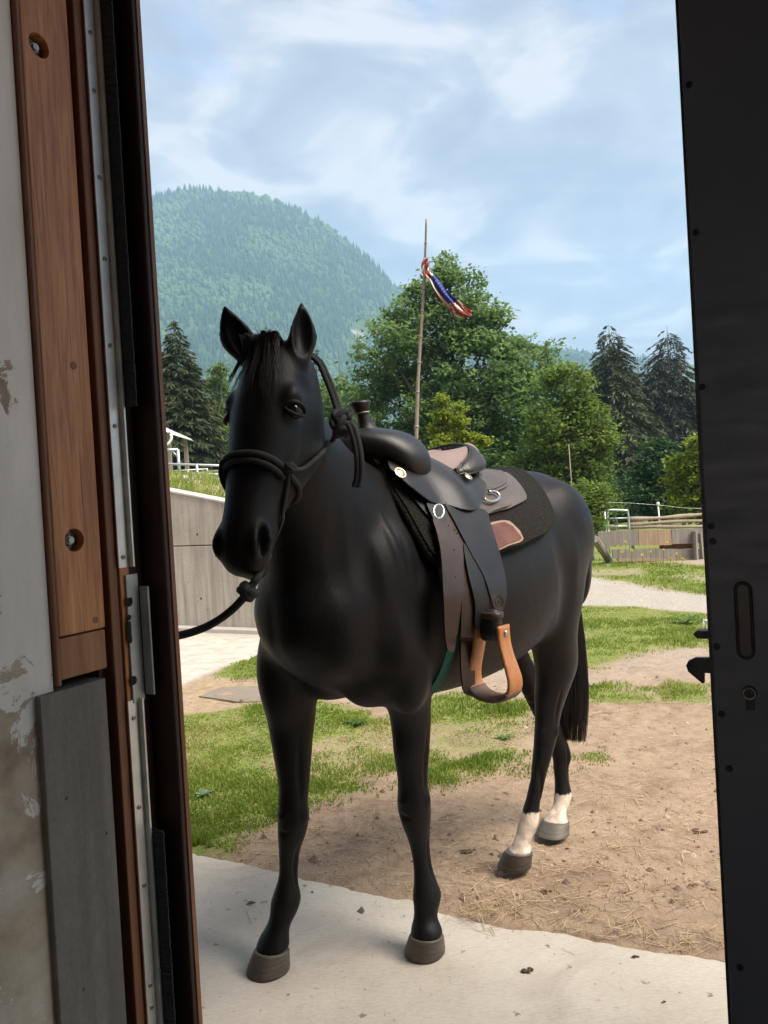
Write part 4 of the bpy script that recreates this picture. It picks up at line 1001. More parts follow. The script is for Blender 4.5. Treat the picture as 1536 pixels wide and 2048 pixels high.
def strands(name, gen, n, m=MAT['hair'], r0=0.0012, sides=3, parent=None):
    mb_v, mb_f = [], []; off = 0
    for i in range(n):
        pts, rr = gen(i)
        v, f = tube(pts, [rr * r0 * (1 - 0.85 * (k / (len(pts) - 1)) ** 1.5) for k in range(len(pts))], sides)
        mb_v += v; mb_f += [tuple(q + off for q in t) for t in f]; off += len(v)
    return mesh(name, [tuple(p) for p in mb_v], mb_f, m, parent or HORSE, smooth=True)
rh = random.Random(3)
LOCKS = []
for k in range(34):
    s0 = rh.uniform(-0.040, 0.036); LOCKS.append((s0, s0 * 1.5 + rh.gauss(-0.006, 0.018), rh.uniform(0.035, 0.15) if k % 4 else rh.uniform(0.12, 0.19), rh.uniform(0.006, 0.034), rh.uniform(0, 6)))
def g_forelock(i):
    s0, s1, a1, lift, ph = LOCKS[i % 34]; s0 += rh.gauss(0, 0.007); s1 += rh.gauss(0, 0.0045); a1 *= rh.uniform(0.82, 1.06); lift *= rh.uniform(0.7, 1.2)
    p = [H(-0.012 + rh.uniform(-0.010, 0.008), -0.055, s0 * 0.7)]
    for k in range(1, 10):
        t = k / 9; a = -0.030 + (a1 + 0.030) * t; d = -0.004 + 0.019 * math.sin(min(1, max(0, a) / 0.16) * 1.4) + lift * (1 - t) ** 1.2 + 0.010 * math.exp(-((a + 0.03) / 0.03) ** 2)
        p.append(H(a, d + 0.006, s0 + (s1 - s0) * t ** 1.3 + 0.005 * math.sin(t * 4 + ph)))
    return p, rh.uniform(0.6, 1.5)
strands('forelock', g_forelock, 850, r0=0.0008)
def g_wild(i):
    s0 = rh.uniform(-0.03, 0.03); h = rh.uniform(0.015, 0.05); b = rh.uniform(-0.025, 0.02)
    return [H(-0.03 - h * t, -0.01 + 0.02 * t, s0 + b * t * t) for t in (0, 0.3, 0.6, 1.0)], 0.6
strands('poll_hair', g_wild, 22, r0=0.0008)
def g_mane(i):
    t0 = rh.uniform(0, 1); k = crom([B(*q[0]) for q in NECK[1:]], 50); p0 = Vector(k[int(t0 * 44)]); L = rh.uniform(0.12, 0.22)
    pts = []
    for j in range(7):
        t = j / 6
        pts.append(p0 + Vector((0, 0, 0.004 + 0.01 * math.sin(t * 3) - L * t ** 1.3)) - HL * (0.012 + 0.115 * min(1, t * 1.5) + rh.uniform(0, .006)) + HD * 0.03 * t)
    return pts, rh.uniform(0.8, 1.6)
strands('mane', g_mane, 500)
def g_tail(i):
    a = rh.uniform(0, 6.28); q = math.sqrt(rh.random()); sx, sy = q * math.cos(a), q * math.sin(a)
    L = 1 - 0.16 * rh.random() ** 2
    C = [(-1.505, 0.0, 1.37, 0.018), (-1.56, 0.0, 1.30, 0.03), (-1.60, 0.005, 1.10, 0.042), (-1.615, 0.01, 0.85, 0.058), (-1.61, 0.01, 0.60, 0.070), (-1.60, 0.005, 0.42, 0.066), (-1.59, 0.0, 0.28, 0.050)]
    K_ = crom(C, 14); pts = []
    for j, (f, l, z, w) in enumerate(K_):
        t = j / 13
        if t > L: break
        wob = 0.010 * math.sin(t * 7 + i * 1.7) * t
        pts.append(B(f + sx * w + wob, l + sy * w * 0.95 + wob * 0.6, z + 0.012 * sx))
    return pts, rh.uniform(0.8, 1.9)
strands('tail', g_tail, 1100, r0=0.0016)
def g_tailw(i):
    s = rh.uniform(-1, 1); z1 = rh.uniform(0.32, 0.6); o = rh.uniform(0.05, 0.12)
    return [B(-1.60 - o * t * (0.4 + 0.6 * t), 0.02 * s, 1.05 + (z1 - 1.05) * t) for t in (0, .2, .4, .6, .8, 1)], 0.6
strands('tail_wisps', g_tailw, 26)

# ================================================================ saddle pad and saddle
def ss_sec(sec, off):
    f, zt, zb, hw, pin, ex = sec
    return (f, zt + off * 0.9, zb - off, hw + off, pin * 0.72, ex)
def SS(f, ph, off):
    return B(*torso_pt(ss_sec((f, *torso_at(f)[1:]), off), ph))
_ssc = {}
def ss_bvh(off):
    k = round(off, 4)
    if k in _ssc: return _ssc[k]
    fs = np.linspace(-0.15, -1.40, 80); ph = np.linspace(-1.9, 1.9, 90); v = []
    for f in fs:
        sec = ss_sec((f, *torso_at(f)[1:]), off)
        for a in ph: v.append(B(*torso_pt(sec, a)))
    fc = [(i * 90 + j, i * 90 + j + 1, (i + 1) * 90 + j + 1, (i + 1) * 90 + j) for i in range(79) for j in range(89)]
    _ssc[k] = (BVHTree.FromPolygons([tuple(p) for p in v], fc), fs, ph); return _ssc[k]
def ss_param(x, y, off):
    bv, fs, ph = ss_bvh(off)
    h = bv.ray_cast(EYE, ray(x, y).normalized())
    if h[0] is None:
        d = ray(x, y); k = (0.0 - (EYE - HC).dot(HL)) / d.dot(HL); return (toB(EYE + d * k)[0], 0.0)
    f, l, z = toB(h[0])
    j = h[2] % 89
    # refine the angle on the section
    sec = ss_sec((f, *torso_at(f)[1:]), off); best = min((abs(torso_pt(sec, a)[2] - z) + abs(torso_pt(sec, a)[1] - l), a) for a in np.linspace(ph[j] - 0.06, ph[j] + 0.1, 60))
    return (f, max(0.0, best[1]))
def inside(poly, pts):
    P = np.asarray(poly); X, Y = pts[:, 0], pts[:, 1]; c = np.zeros(len(pts), bool); j = len(P) - 1
    for i in range(len(P)):
        a, b = P[i], P[j]; hit = ((a[1] > Y) != (b[1] > Y)) & (X < (b[0] - a[0]) * (Y - a[1]) / (b[1] - a[1] + 1e-12) + a[0]); c ^= hit; j = i
    return c
def densify(poly, step, smooth=True):
    P = np.array(poly, float)
    if smooth:   # closed Catmull-Rom
        n = len(P); out = []
        for i in range(n):
            p0, p1, p2, p3 = P[i - 1], P[i], P[(i + 1) % n], P[(i + 2) % n]
            k = max(1, int(np.linalg.norm(p2 - p1) / step))
            for u in np.arange(k) / k:
                out.append(0.5 * (2 * p1 + (p2 - p0) * u + (2 * p0 - 5 * p1 + 4 * p2 - p3) * u * u + (-p0 + 3 * p1 - 3 * p2 + p3) * u ** 3))
        return np.array(out)
    out = []
    for i in range(len(P)):
        a, b = P[i], P[(i + 1) % len(P)]; k = max(1, int(np.linalg.norm(b - a) / step))
        for u in np.arange(k) / k: out.append(a + (b - a) * u)
    return np.array(out)
def cdt(poly, step):
    lo, hi = poly.min(0), poly.max(0)
    gx, gy = np.meshgrid(np.arange(lo[0] + step / 2, hi[0], step), np.arange(lo[1] + step / 2, hi[1], step))
    g = np.c_[gx.ravel(), gy.ravel()]; g = g[inside(poly, g)]
    if len(g):
        d = np.min(np.linalg.norm(g[:, None, :] - poly[None], axis=2), axis=1); g = g[d > step * 0.45]
    allp = [Vector(p) for p in np.vstack([poly, g])] if len(g) else [Vector(p) for p in poly]
    n = len(poly)
    r = delaunay_2d_cdt(allp, [(i, (i + 1) % n) for i in range(n)], [], 1, 1e-7)
    return [tuple(p) for p in r[0]], [tuple(f) for f in r[2]]
def solid(o, th, off=1.0, bevel=0.0):
    s = o.modifiers.new('solid', 'SOLIDIFY'); s.thickness = th; s.offset = off; s.use_even_offset = False
    es = o.modifiers.new('split', 'EDGE_SPLIT'); es.split_angle = R(38)
    if bevel:
        b = o.modifiers.new('bevel', 'BEVEL'); b.width = bevel; b.segments = 2; b.limit_method = 'ANGLE'; b.angle_limit = R(50)
    return o
def fixn(o, outward):
    """flip the sheet when its mean normal points the wrong way"""
    me = o.data; n = Vector((0, 0, 0))
    for p in me.polygons: n += p.normal * p.area
    if n.dot(outward) < 0: me.flip_normals()
    return o
def drape(name, pxs, off, th, m, parent, both=True, lift=None, smooth=True, side=1, rim=None):
    """leather or felt sheet lying on the saddled back; outline traced on the near side, continued over the spine"""
    P = [(q[1], q[2]) if q[0] == 'p' else ss_param(q[0], q[1], off) for q in pxs]
    q = np.array([(f, a * 0.27) for f, a in P])
    if both:                       # near half, spine, far half
        q = np.vstack([q, q[::-1] * np.array([1, -1])])
        keep = [0]
        for i in range(1, len(q)):
            if np.linalg.norm(q[i] - q[keep[-1]]) > 0.004: keep.append(i)
        q = q[keep]
    poly = densify(q, 0.016, smooth); v2, f2 = cdt(poly, 0.022)
    v = [SS(p[0], p[1] / 0.27, off + (lift(p[0], p[1]) if lift else 0)) for p in v2]
    o = mesh(name, [tuple(p) for p in v], f2, m, parent, smooth=True)
    fixn(o, Vector((0, 0, 1)) if both else HL)
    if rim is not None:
        mb = MB(); mb.tube([SS(p[0], p[1] / 0.27, off + th * 0.75 + (lift(p[0], p[1]) if lift else 0)) for p in poly], 0.0028, 6, closed=True); mb.build('worn_edge_highlight', rim, o, smooth=True)  # paler tube along the outline: worn edge plus its highlight as colour
    return solid(o, th, 1.0), [SS(p[0], p[1] / 0.27, off) for p in poly]
def pxdepth(x, y, off, lh, ztop=1.18):
    bv = ss_bvh(off)[0]; d = ray(x, y).normalized()
    h = bv.ray_cast(EYE, d); t = h[3] if h[0] is not None else 1e9
    k = (lh - (EYE - HC).dot(HL)) / d.dot(HL); z = (EYE + d * k).z
    w = min(1, max(0, (ztop - z) / 0.10))
    if w > 0 and k < t: t = k if t > 1e8 else t + (k - t) * w
    return EYE + d * t
def hang(name, pxs, off, lh, th, m, parent, step=7, ztop=1.18, smooth=True, mirror=True):
    """strap or fender that follows the flank and then hangs free"""
    poly = densify(pxs, step, smooth); v2, f2 = cdt(poly, step * 1.4)
    v = [pxdepth(p[0], p[1], off, lh, ztop) for p in v2]
    o = solid(fixn(mesh(name, [tuple(p) for p in v], f2, m, parent, smooth=True), HL), th, 1.0)
    if mirror:
        w = [B(toB(p)[0], -toB(p)[1], toB(p)[2]) for p in v]
        solid(fixn(mesh(name, [tuple(p) for p in w], f2, m, parent, smooth=True), -HL), th, 1.0)
    return o
def m_leather(name, c, rough=0.38, scale=160, bump=0.25, var=0.25, spec=0.5):
    t = NT(name); v = t.coord(); n = t.noise(v, scale, 5); g = t.noise(v, 7, 4, 0.6, 0.4)
    lo = tuple(x * (1 - var) for x in c); hi = tuple(x * (1 + var) for x in c)
    t.set(t.ramp(g, [(0.3, lo), (0.7, hi)]), t.ramp(g, [(0.3, (rough * 0.85,) * 3), (0.7, (rough * 1.2,) * 3)]), spec=spec)
    t.bump(t.mix(0.3, n, g), bump, 0.002); return t.m
MAT['lea_black'] = m_leather('leather_black', (0.008, 0.007, 0.0065), 0.40)
MAT['lea_pebble'] = m_leather('leather_pebbled', (0.007, 0.006, 0.006), 0.42, 340, 0.7)
MAT['lea_jockey'] = m_leather('leather_dark', (0.014, 0.0115, 0.0105), 0.34)
MAT['lea_skirt'] = m_leather('leather_brown_grey', (0.085, 0.066, 0.057), 0.42)
MAT['lea_strap'] = m_leather('leather_strap', (0.034, 0.0175, 0.0125), 0.42)
MAT['lea_seat'] = m_leather('leather_seat', (0.21, 0.145, 0.13), 0.5, 220, 0.15, 0.12)
MAT['lea_rim'] = m_leather('leather_edge_highlight', (0.13, 0.10, 0.085), 0.5)  # worn leather edge with its highlight put into the colour
MAT['lea_rim_dark'] = m_leather('leather_dark_edge_highlight', (0.045, 0.036, 0.032), 0.4)  # same edge highlight, toned for the dark jockey
MAT['lea_patch'] = m_leather('leather_red_brown', (0.15, 0.058, 0.036), 0.24, 60, 0.6, 0.45)
def m_weave(name, c, sc):
    t = NT(name); v = t.coord(scale=(1, 1, 1), rot=(0.3, 0.5, 0.78))
    br = t.n('TexBrick'); br.inputs['Scale'].default_value = sc; br.inputs['Mortar Size'].default_value = 0.09; br.inputs['Mortar Smooth'].default_value = 0.6
    br.inputs['Brick Width'].default_value = 0.9; br.inputs['Row Height'].default_value = 0.45; t.l(v, br.inputs['Vector'])
    n = t.noise(t.coord(), 9, 4)
    inv = t.math('SUBTRACT', 1.0, br.outputs['Fac'])
    t.set(t.mix(br.outputs['Fac'], t.ramp(n, [(0.3, tuple(x * 0.8 for x in c)), (0.7, tuple(x * 1.2 for x in c))]), tuple(x * 0.55 for x in c)), 0.42)
    t.bump(inv, 0.8, 0.003); return t.m
MAT['weave_dark'] = m_weave('leather_basket_dark', (0.028, 0.023, 0.021), 60)
MAT['weave_brown'] = m_weave('leather_basket_brown', (0.10, 0.078, 0.066), 75)
def m_fleece():
    t = NT('felt'); v = t.coord(); n = t.noise(v, 120, 6, 0.7); vo = t.n('TexVoronoi'); vo.inputs['Scale'].default_value = 140; t.l(v, vo.inputs['Vector'])
    t.set(t.ramp(n, [(0.3, (0.010, 0.010, 0.009)), (0.6, (0.022, 0.021, 0.018)), (0.8, (0.050, 0.046, 0.040))]), 0.95, spec=0.1)
    t.bump(t.mix(0.5, n, vo.outputs['Distance']), 0.9, 0.008); return t.m
MAT['felt'] = m_fleece()
MAT['steel'] = simple('nickel', (0.55, 0.54, 0.52), 0.28, 0.15, 60, 0.1, 1.0)
MAT['brass'] = simple('antique_brass', (0.50, 0.42, 0.27), 0.33, 0.3, 120, 0.5, 1.0)
def m_stirrup():
    t = NT('stirrup_wood'); v = t.coord(scale=(22, 22, 2.5)); n = t.noise(v, 6, 5, 0.6, 1.2); g = t.noise(t.coord(), 9, 4)
    c = t.ramp(n, [(0.25, (0.30, 0.105, 0.030)), (0.55, (0.44, 0.175, 0.058)), (0.8, (0.50, 0.225, 0.085))])
    spec = t.ramp(t.noise(t.coord(scale=(60, 60, 7)), 3, 4), [(0.66, (0, 0, 0)), (0.74, (1, 1, 1))])
    t.set(t.mix(t.math('MULTIPLY', spec, 0.7), c, (0.10, 0.045, 0.02)), 0.34); t.b.inputs['Coat Weight'].default_value = 0.25
    t.bump(n, 0.1, 0.002); return t.m
MAT['stirrup'] = m_stirrup()
MAT['lea_tread'] = m_leather('leather_tread', (0.12, 0.075, 0.055), 0.6)
MAT['cinch'] = simple('green_cinch', (0.010, 0.085, 0.065), 0.8, 0.35, 90, 0.6)

# ---- pad
PAD = empty('saddle_pad', B(-0.75, 0, 1.47)); tag(PAD, 'black felt and fleece saddle pad under the western saddle', 'saddle pad')
pad_px = [('p', -0.375, 0.0), ('p', -0.362, 0.25), (771, 968), (808, 1024), (838, 1078), (861, 1114), (880, 1131), (935, 1122), (997, 1103), (1048, 1086), (1084, 1068), (1098, 1048), (1100, 1030), (1083, 990), (1040, 948), ('p', -1.146, 0.12), ('p', -1.15, 0.0)]
_, edge = drape('felt_body', pad_px, 0.018, 0.020, MAT['felt'], PAD)
nE = len(edge)
rollb = MB(); rollb.tube([p + Vector((0, 0, 0.004)) for p in edge], 0.0135, 8, closed=True); ro = rollb.build('edge_roll', MAT['felt'], PAD, smooth=True)
wp = [(968, 1056), (985, 1050), (1008, 1045), (1023, 1052), (1033, 1064), (1042, 1076), (1015, 1088), (992, 1097), (980, 1078)]
drape('wear_leather', wp, 0.041, 0.004, MAT['lea_patch'], PAD, both=False)
wl = [(968, 1052), (1008, 1041), (1026, 1049), (1046, 1077), (1018, 1091), (990, 1101), (976, 1078)]
q = drape('wear_leather_edge', wl, 0.0385, 0.003, m_leather('leather_tan_edge', (0.30, 0.19, 0.13), 0.5), PAD, both=False)
wt = [(733, 908), (739, 905), (756, 921), (762, 930), (752, 926)]
drape('wither_leather', wt, 0.041, 0.003, m_leather('leather_tan', (0.40, 0.20, 0.085), 0.45), PAD, both=False)

# ---- saddle
SAD = empty('western_saddle', B(-0.65, 0, 1.50)); tag(SAD, 'western saddle with horn, pinkish seat, dark leather fenders and wooden stirrups on the black horse', 'saddle')
drape('front_skirt', [('p', -0.395, 0.0), (764, 914), (770, 930), (778, 948), (800, 974), (830, 1006), (850, 1030), (866, 1042), (890, 1030), (900, 1000), ('p', -0.60, 0.5), ('p', -0.62, 0.0)], 0.044, 0.008, MAT['lea_black'], SAD)
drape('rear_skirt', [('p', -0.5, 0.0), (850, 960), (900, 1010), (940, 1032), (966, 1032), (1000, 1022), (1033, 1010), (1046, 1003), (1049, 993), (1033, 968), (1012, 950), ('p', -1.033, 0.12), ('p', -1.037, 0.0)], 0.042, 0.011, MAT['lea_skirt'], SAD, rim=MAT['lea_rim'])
drape('rigging_plate', [(900, 1000), (960, 1030), (990, 1021), (1022, 1008), (1026, 1001), (1016, 992), (990, 985), (950, 970)], 0.056, 0.005, MAT['lea_skirt'], SAD, both=False)
drape('rear_jockey', [('p', -0.58, 0.0), (900, 960), (930, 975), (966, 982), (990, 979), (1008, 970), (1013, 963), (1004, 950), ('p', -0.980, 0.14), ('p', -0.988, 0.0)], 0.060, 0.006, MAT['weave_brown'], SAD)
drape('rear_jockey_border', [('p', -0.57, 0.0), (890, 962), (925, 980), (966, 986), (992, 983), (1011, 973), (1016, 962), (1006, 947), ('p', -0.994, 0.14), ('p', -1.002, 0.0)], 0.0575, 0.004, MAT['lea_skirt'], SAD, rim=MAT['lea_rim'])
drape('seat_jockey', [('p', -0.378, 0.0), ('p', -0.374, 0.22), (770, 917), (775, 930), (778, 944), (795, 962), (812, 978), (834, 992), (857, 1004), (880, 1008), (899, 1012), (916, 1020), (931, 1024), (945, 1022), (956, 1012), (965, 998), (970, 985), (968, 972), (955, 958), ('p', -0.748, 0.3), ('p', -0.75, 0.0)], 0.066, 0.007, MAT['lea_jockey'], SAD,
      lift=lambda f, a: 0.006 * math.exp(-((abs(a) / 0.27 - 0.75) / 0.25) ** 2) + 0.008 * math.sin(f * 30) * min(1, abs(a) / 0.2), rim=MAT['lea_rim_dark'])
# swell with its shoulders
_ah = [(0.115, 1.46, 0.034, 0.018, -0.475), (0.136, 1.50, 0.045, 0.026, -0.468), (0.142, 1.548, 0.070, 0.040, -0.447), (0.105, 1.592, 0.094, 0.048, -0.425), (0.050, 1.612, 0.106, 0.048, -0.405)]
arch = [(-a[0], *a[1:]) for a in _ah] + [(0.0, 1.618, 0.104, 0.047, -0.40)] + _ah[::-1]
A_ = crom(arch, 41); rs = []
for i, (l, z, rf, rt, f) in enumerate(A_):
    a, b = A_[max(0, i - 1)], A_[min(40, i + 1)]; tg = Vector((0, b[0] - a[0], b[1] - a[1])).normalized(); nr = Vector((0, -tg.z, tg.y))
    nr = nr if (nr.z > 0 or abs(nr.z) < 0.2 and nr.y * l > 0) else -nr
    nr = -nr if nr.y * l < -0.001 else nr
    nW = HL * nr.y + Vector((0, 0, nr.z))
    rs.append(ell_ring(B(f, l, z), HD * rf, nW * rt, 24, 0.85))
mesh('swell', *rings(rs), MAT['lea_pebble'], SAD, smooth=True)
# horn: neck, wrap ring, dished cap
hn = []
for f, z, r, tl in ((-0.412, 1.625, 0.052, 0), (-0.405, 1.652, 0.040, 0), (-0.396, 1.672, 0.027, 0), (-0.388, 1.690, 0.0215, 0), (-0.381, 1.708, 0.0195, 0), (-0.377, 1.720, 0.020, 0)):
    hn.append(ell_ring(B(f, 0, z), HD * r * 1.1, HL * r, 20))
hk = mesh('horn', *rings(crom(np.array(hn).reshape(6, -1), 18).reshape(18, 20, 3)), MAT['lea_pebble'], SAD, smooth=True)
cp = []
for dz, r in ((-0.010, 0.012), (-0.008, 0.021), (0.004, 0.027), (0.014, 0.032), (0.021, 0.034), (0.026, 0.033), (0.028, 0.029), (0.025, 0.020), (0.024, 0.004)):
    up = Vector((0, 0, 1)) + HD * 0.10; cp.append(ell_ring(B(-0.374, 0, 1.722) + up * dz, HD * r * 1.05 - Vector((0, 0, 0.12 * r)), HL * r, 24))
mesh('horn_cap', *rings(cp), MAT['lea_black'], hk, smooth=True)
rg = MB(); rg.tube([B(-0.3775 + 0.0225 * math.cos(a), 0.0215 * math.sin(a), 1.7135 - 0.002 * math.cos(a)) for a in np.linspace(0, 2 * math.pi, 24, endpoint=False)], 0.0032, 8, closed=True)
rg.build('horn_wrap', simple('rawhide', (0.32, 0.26, 0.15), 0.5), hk, smooth=True)
# seat: shallow dish between swell and cantle
nu, nv = 28, 33; sv = []
for i in range(nu):
    u = i / (nu - 1); f = -0.50 - 0.385 * u
    zc = float(np.interp(u, [0, 0.25, 0.55, 0.8, 1.0], [1.555, 1.545, 1.550, 1.580, 1.622]))
    zr = float(np.interp(u, [0, 0.2, 0.5, 0.8, 1.0], [1.585, 1.583, 1.592, 1.606, 1.624]))
    hw = float(np.interp(u, [0, 0.3, 0.6, 0.85, 1.0], [0.140, 0.155, 0.165, 0.150, 0.085]))
    ze = float(np.interp(u, [0, 0.3, 0.6, 0.85, 1.0], [1.500, 1.495, 1.497, 1.525, 1.60]))
    for j in range(nv):
        s = -1 + 2 * j / (nv - 1); a = abs(s)
        k = np.interp(a, [0, 0.25, 0.45, 0.6, 0.8, 1.0], [0, 0.45, 0.95, 1.0, 0.62, 0.0])
        z = zc + (zr - zc) * min(1, k) if a < 0.6 else ze + (zr - ze) * k
        sv.append(B(f + 0.05 * (1 - u) * 0 - 0.0, s * hw, z))
sf = [(i * nv + j, i * nv + j + 1, (i + 1) * nv + j + 1, (i + 1) * nv + j) for i in range(nu - 1) for j in range(nv - 1)]
so = fixn(mesh('seat', [tuple(p) for p in sv], sf, MAT['lea_seat'], SAD, smooth=True), Vector((0, 0, 1)))
sb = so.modifiers.new('s', 'SMOOTH'); sb.iterations = 6; sb.factor = 0.5
solid(so, 0.02, -1.0)
# cantle: arched roll round the back of the seat
rs = []
for th in np.linspace(R(-112), R(112), 49):
    k = math.cos(th * 0.80); c = Vector((-0.705 - 0.165 * math.cos(th), 0.170 * math.sin(th), 0))
    zc = 1.503 + 0.080 * max(0, math.cos(th * 0.72)) ** 1.3
    hh = 0.016 + 0.030 * max(0, math.cos(th * 0.75)); tt = 0.013 + 0.006 * max(0, math.cos(th * 0.75))
    if abs(th) > R(100): hh *= 0.6; tt *= 0.7
    outw = HD * (-math.cos(th)) + HL * math.sin(th); up = (Vector((0, 0, 1)) - outw * 0.75).normalized(); nrm = (outw + Vector((0, 0, 0.75))).normalized()
    rs.append(ell_ring(B(c.x, c.y, zc), up * hh, nrm * tt, 18, 0.8))
mesh('cantle', *rings(rs), MAT['weave_dark'], SAD, smooth=True)
bd = MB(); bd.tube([Vector(r[0]) for r in np.array(rs)], 0.0045, 8); bd.tube([Vector(r[9]) for r in np.array(rs)], 0.004, 8)
bd.build('cantle_binding', MAT['lea_black'], SAD, smooth=True)
# conchos
def concho(x, y, off, r):
    f, a = ss_param(x, y, off); p = SS(f, a, off); q1 = SS(f - 0.01, a, off); q2 = SS(f, a + 0.03, off); n = (q1 - p).cross(q2 - p).normalized()
    n = n if n.dot(HL) > 0 else -n; u = n.orthogonal().normalized(); w = n.cross(u); rr = []
    for d, k in ((0.0, 1.0), (0.003, 1.0), (0.004, 0.92), (0.003, 0.80), (0.003, 0.74), (0.006, 0.55), (0.007, 0.3), (0.007, 0.05)):
        rr.append([p + n * d + (u * math.cos(t) + w * math.sin(t)) * (r * k * (1 + (0.03 * math.cos(t * 14) if k > 0.9 else 0))) for t in np.linspace(0, 2 * math.pi, 28, endpoint=False)])
    mesh('concho', *rings(rr), MAT['brass'], SAD, smooth=True)
concho(800, 946, 0.088, 0.021); concho(936, 954, 0.086, 0.015); concho(957, 946, 0.070, 0.009)
# D ring on the rigging plate
def ring_px(name, cx, cy, rx, ry, rad, off, m, arc=(0, 2 * math.pi), lift=0.006):
    pts = []
    for t in np.linspace(arc[0], arc[1], 25, endpoint=abs(arc[1] - arc[0]) < 6.28):
        f, a = ss_param(cx + rx * math.cos(t), cy + ry * math.sin(t), off); pts.append(SS(f, a, off + lift))
    mb = MB(); mb.tube(pts, rad, 10, closed=abs(arc[1] - arc[0]) >= 6.28); return mb.build(name, m, SAD, smooth=True)
ring_px('rigging_dee', 981, 995, 16, 10, 0.0048, 0.068, MAT['steel'], (-1.9, 2.7))
ring_px('rigging_ring', 875, 1025, 10, 14, 0.0045, 0.058, MAT['steel'])
# straps and fender
hang('latigo_keeper', [(852, 1006), (875, 1004), (893, 1013), (894, 1030), (886, 1050), (872, 1048), (861, 1030)], 0.060, 0.27, 0.005, MAT['lea_black'], SAD)
hang('billet_strap', [(885, 1018), (894, 1026), (914, 1034), (923, 1040), (925, 1147), (921, 1200), (912, 1270), (906, 1272), (903, 1182), (896, 1112), (888, 1066)], 0.058, 0.285, 0.005, MAT['lea_strap'], SAD)
hang('latigo_strap', [(864, 1038), (872, 1068), (880, 1112), (885, 1200), (888, 1270), (893, 1301), (899, 1304), (905, 1303), (911, 1252), (909, 1182), (903, 1112), (894, 1075), (886, 1050)], 0.066, 0.295, 0.006, MAT['lea_strap'], SAD)
hang('hanging_strap', [(927, 1120), (946, 1170), (948, 1230), (946, 1300), (947, 1366), (941, 1393), (933, 1390), (924, 1378), (919, 1322), (920, 1240), (922, 1178)], 0.050, 0.275, 0.006, MAT['lea_strap'], SAD)
hang('stirrup_leather', [(925, 1090), (945, 1100), (975, 1180), (993, 1236), (994, 1252), (972, 1258), (949, 1254), (947, 1205), (934, 1150)], 0.060, 0.318, 0.007, MAT['lea_black'], SAD)
hang('fender', [(888, 1006), (920, 1012), (968, 1022), (979, 1048), (990, 1083), (1000, 1118), (1007, 1150), (1011, 1185), (1007, 1208), (999, 1228), (993, 1241), (987, 1226), (968, 1160), (944, 1115), (927, 1083), (908, 1046)], 0.064, 0.338, 0.006, MAT['lea_jockey'], SAD)
# holes in the billet strap
for x, y in ((894, 1052), (906, 1062), (911, 1068), (905, 1101), (908, 1155)):
    p = pxdepth(x, y, 0.058, 0.285); nn = (HL * 0.9 + Vector((0, 0, 0.3)) - HD * 0.1).normalized(); u = nn.orthogonal().normalized(); w = nn.cross(u)
    mb = MB(); mb.tube([p + nn * 0.0045, p + nn * 0.0062], 0.0026, 8); mb.build('strap_hole', MAT['eye'], SAD)
# stamped maker's rosette near the fender foot
for r_ in (0.026, 0.020, 0.008):
    c = at(991, 1205, 1); d = ray(991, 1205).normalized(); p0 = pxdepth(991, 1205, 0.064, 0.338); pts = []
    for t in np.linspace(0, 2 * math.pi, 30, endpoint=False):
        pts.append(pxdepth(991 + r_ * math.cos(t) * 480, 1205 + r_ * math.sin(t) * 640, 0.064, 0.338) + HL * 0.0066)
    mb = MB(); mb.tube(pts, 0.0011, 6, closed=True); mb.build('stamp_ring', MAT['lea_strap'], SAD, smooth=True)
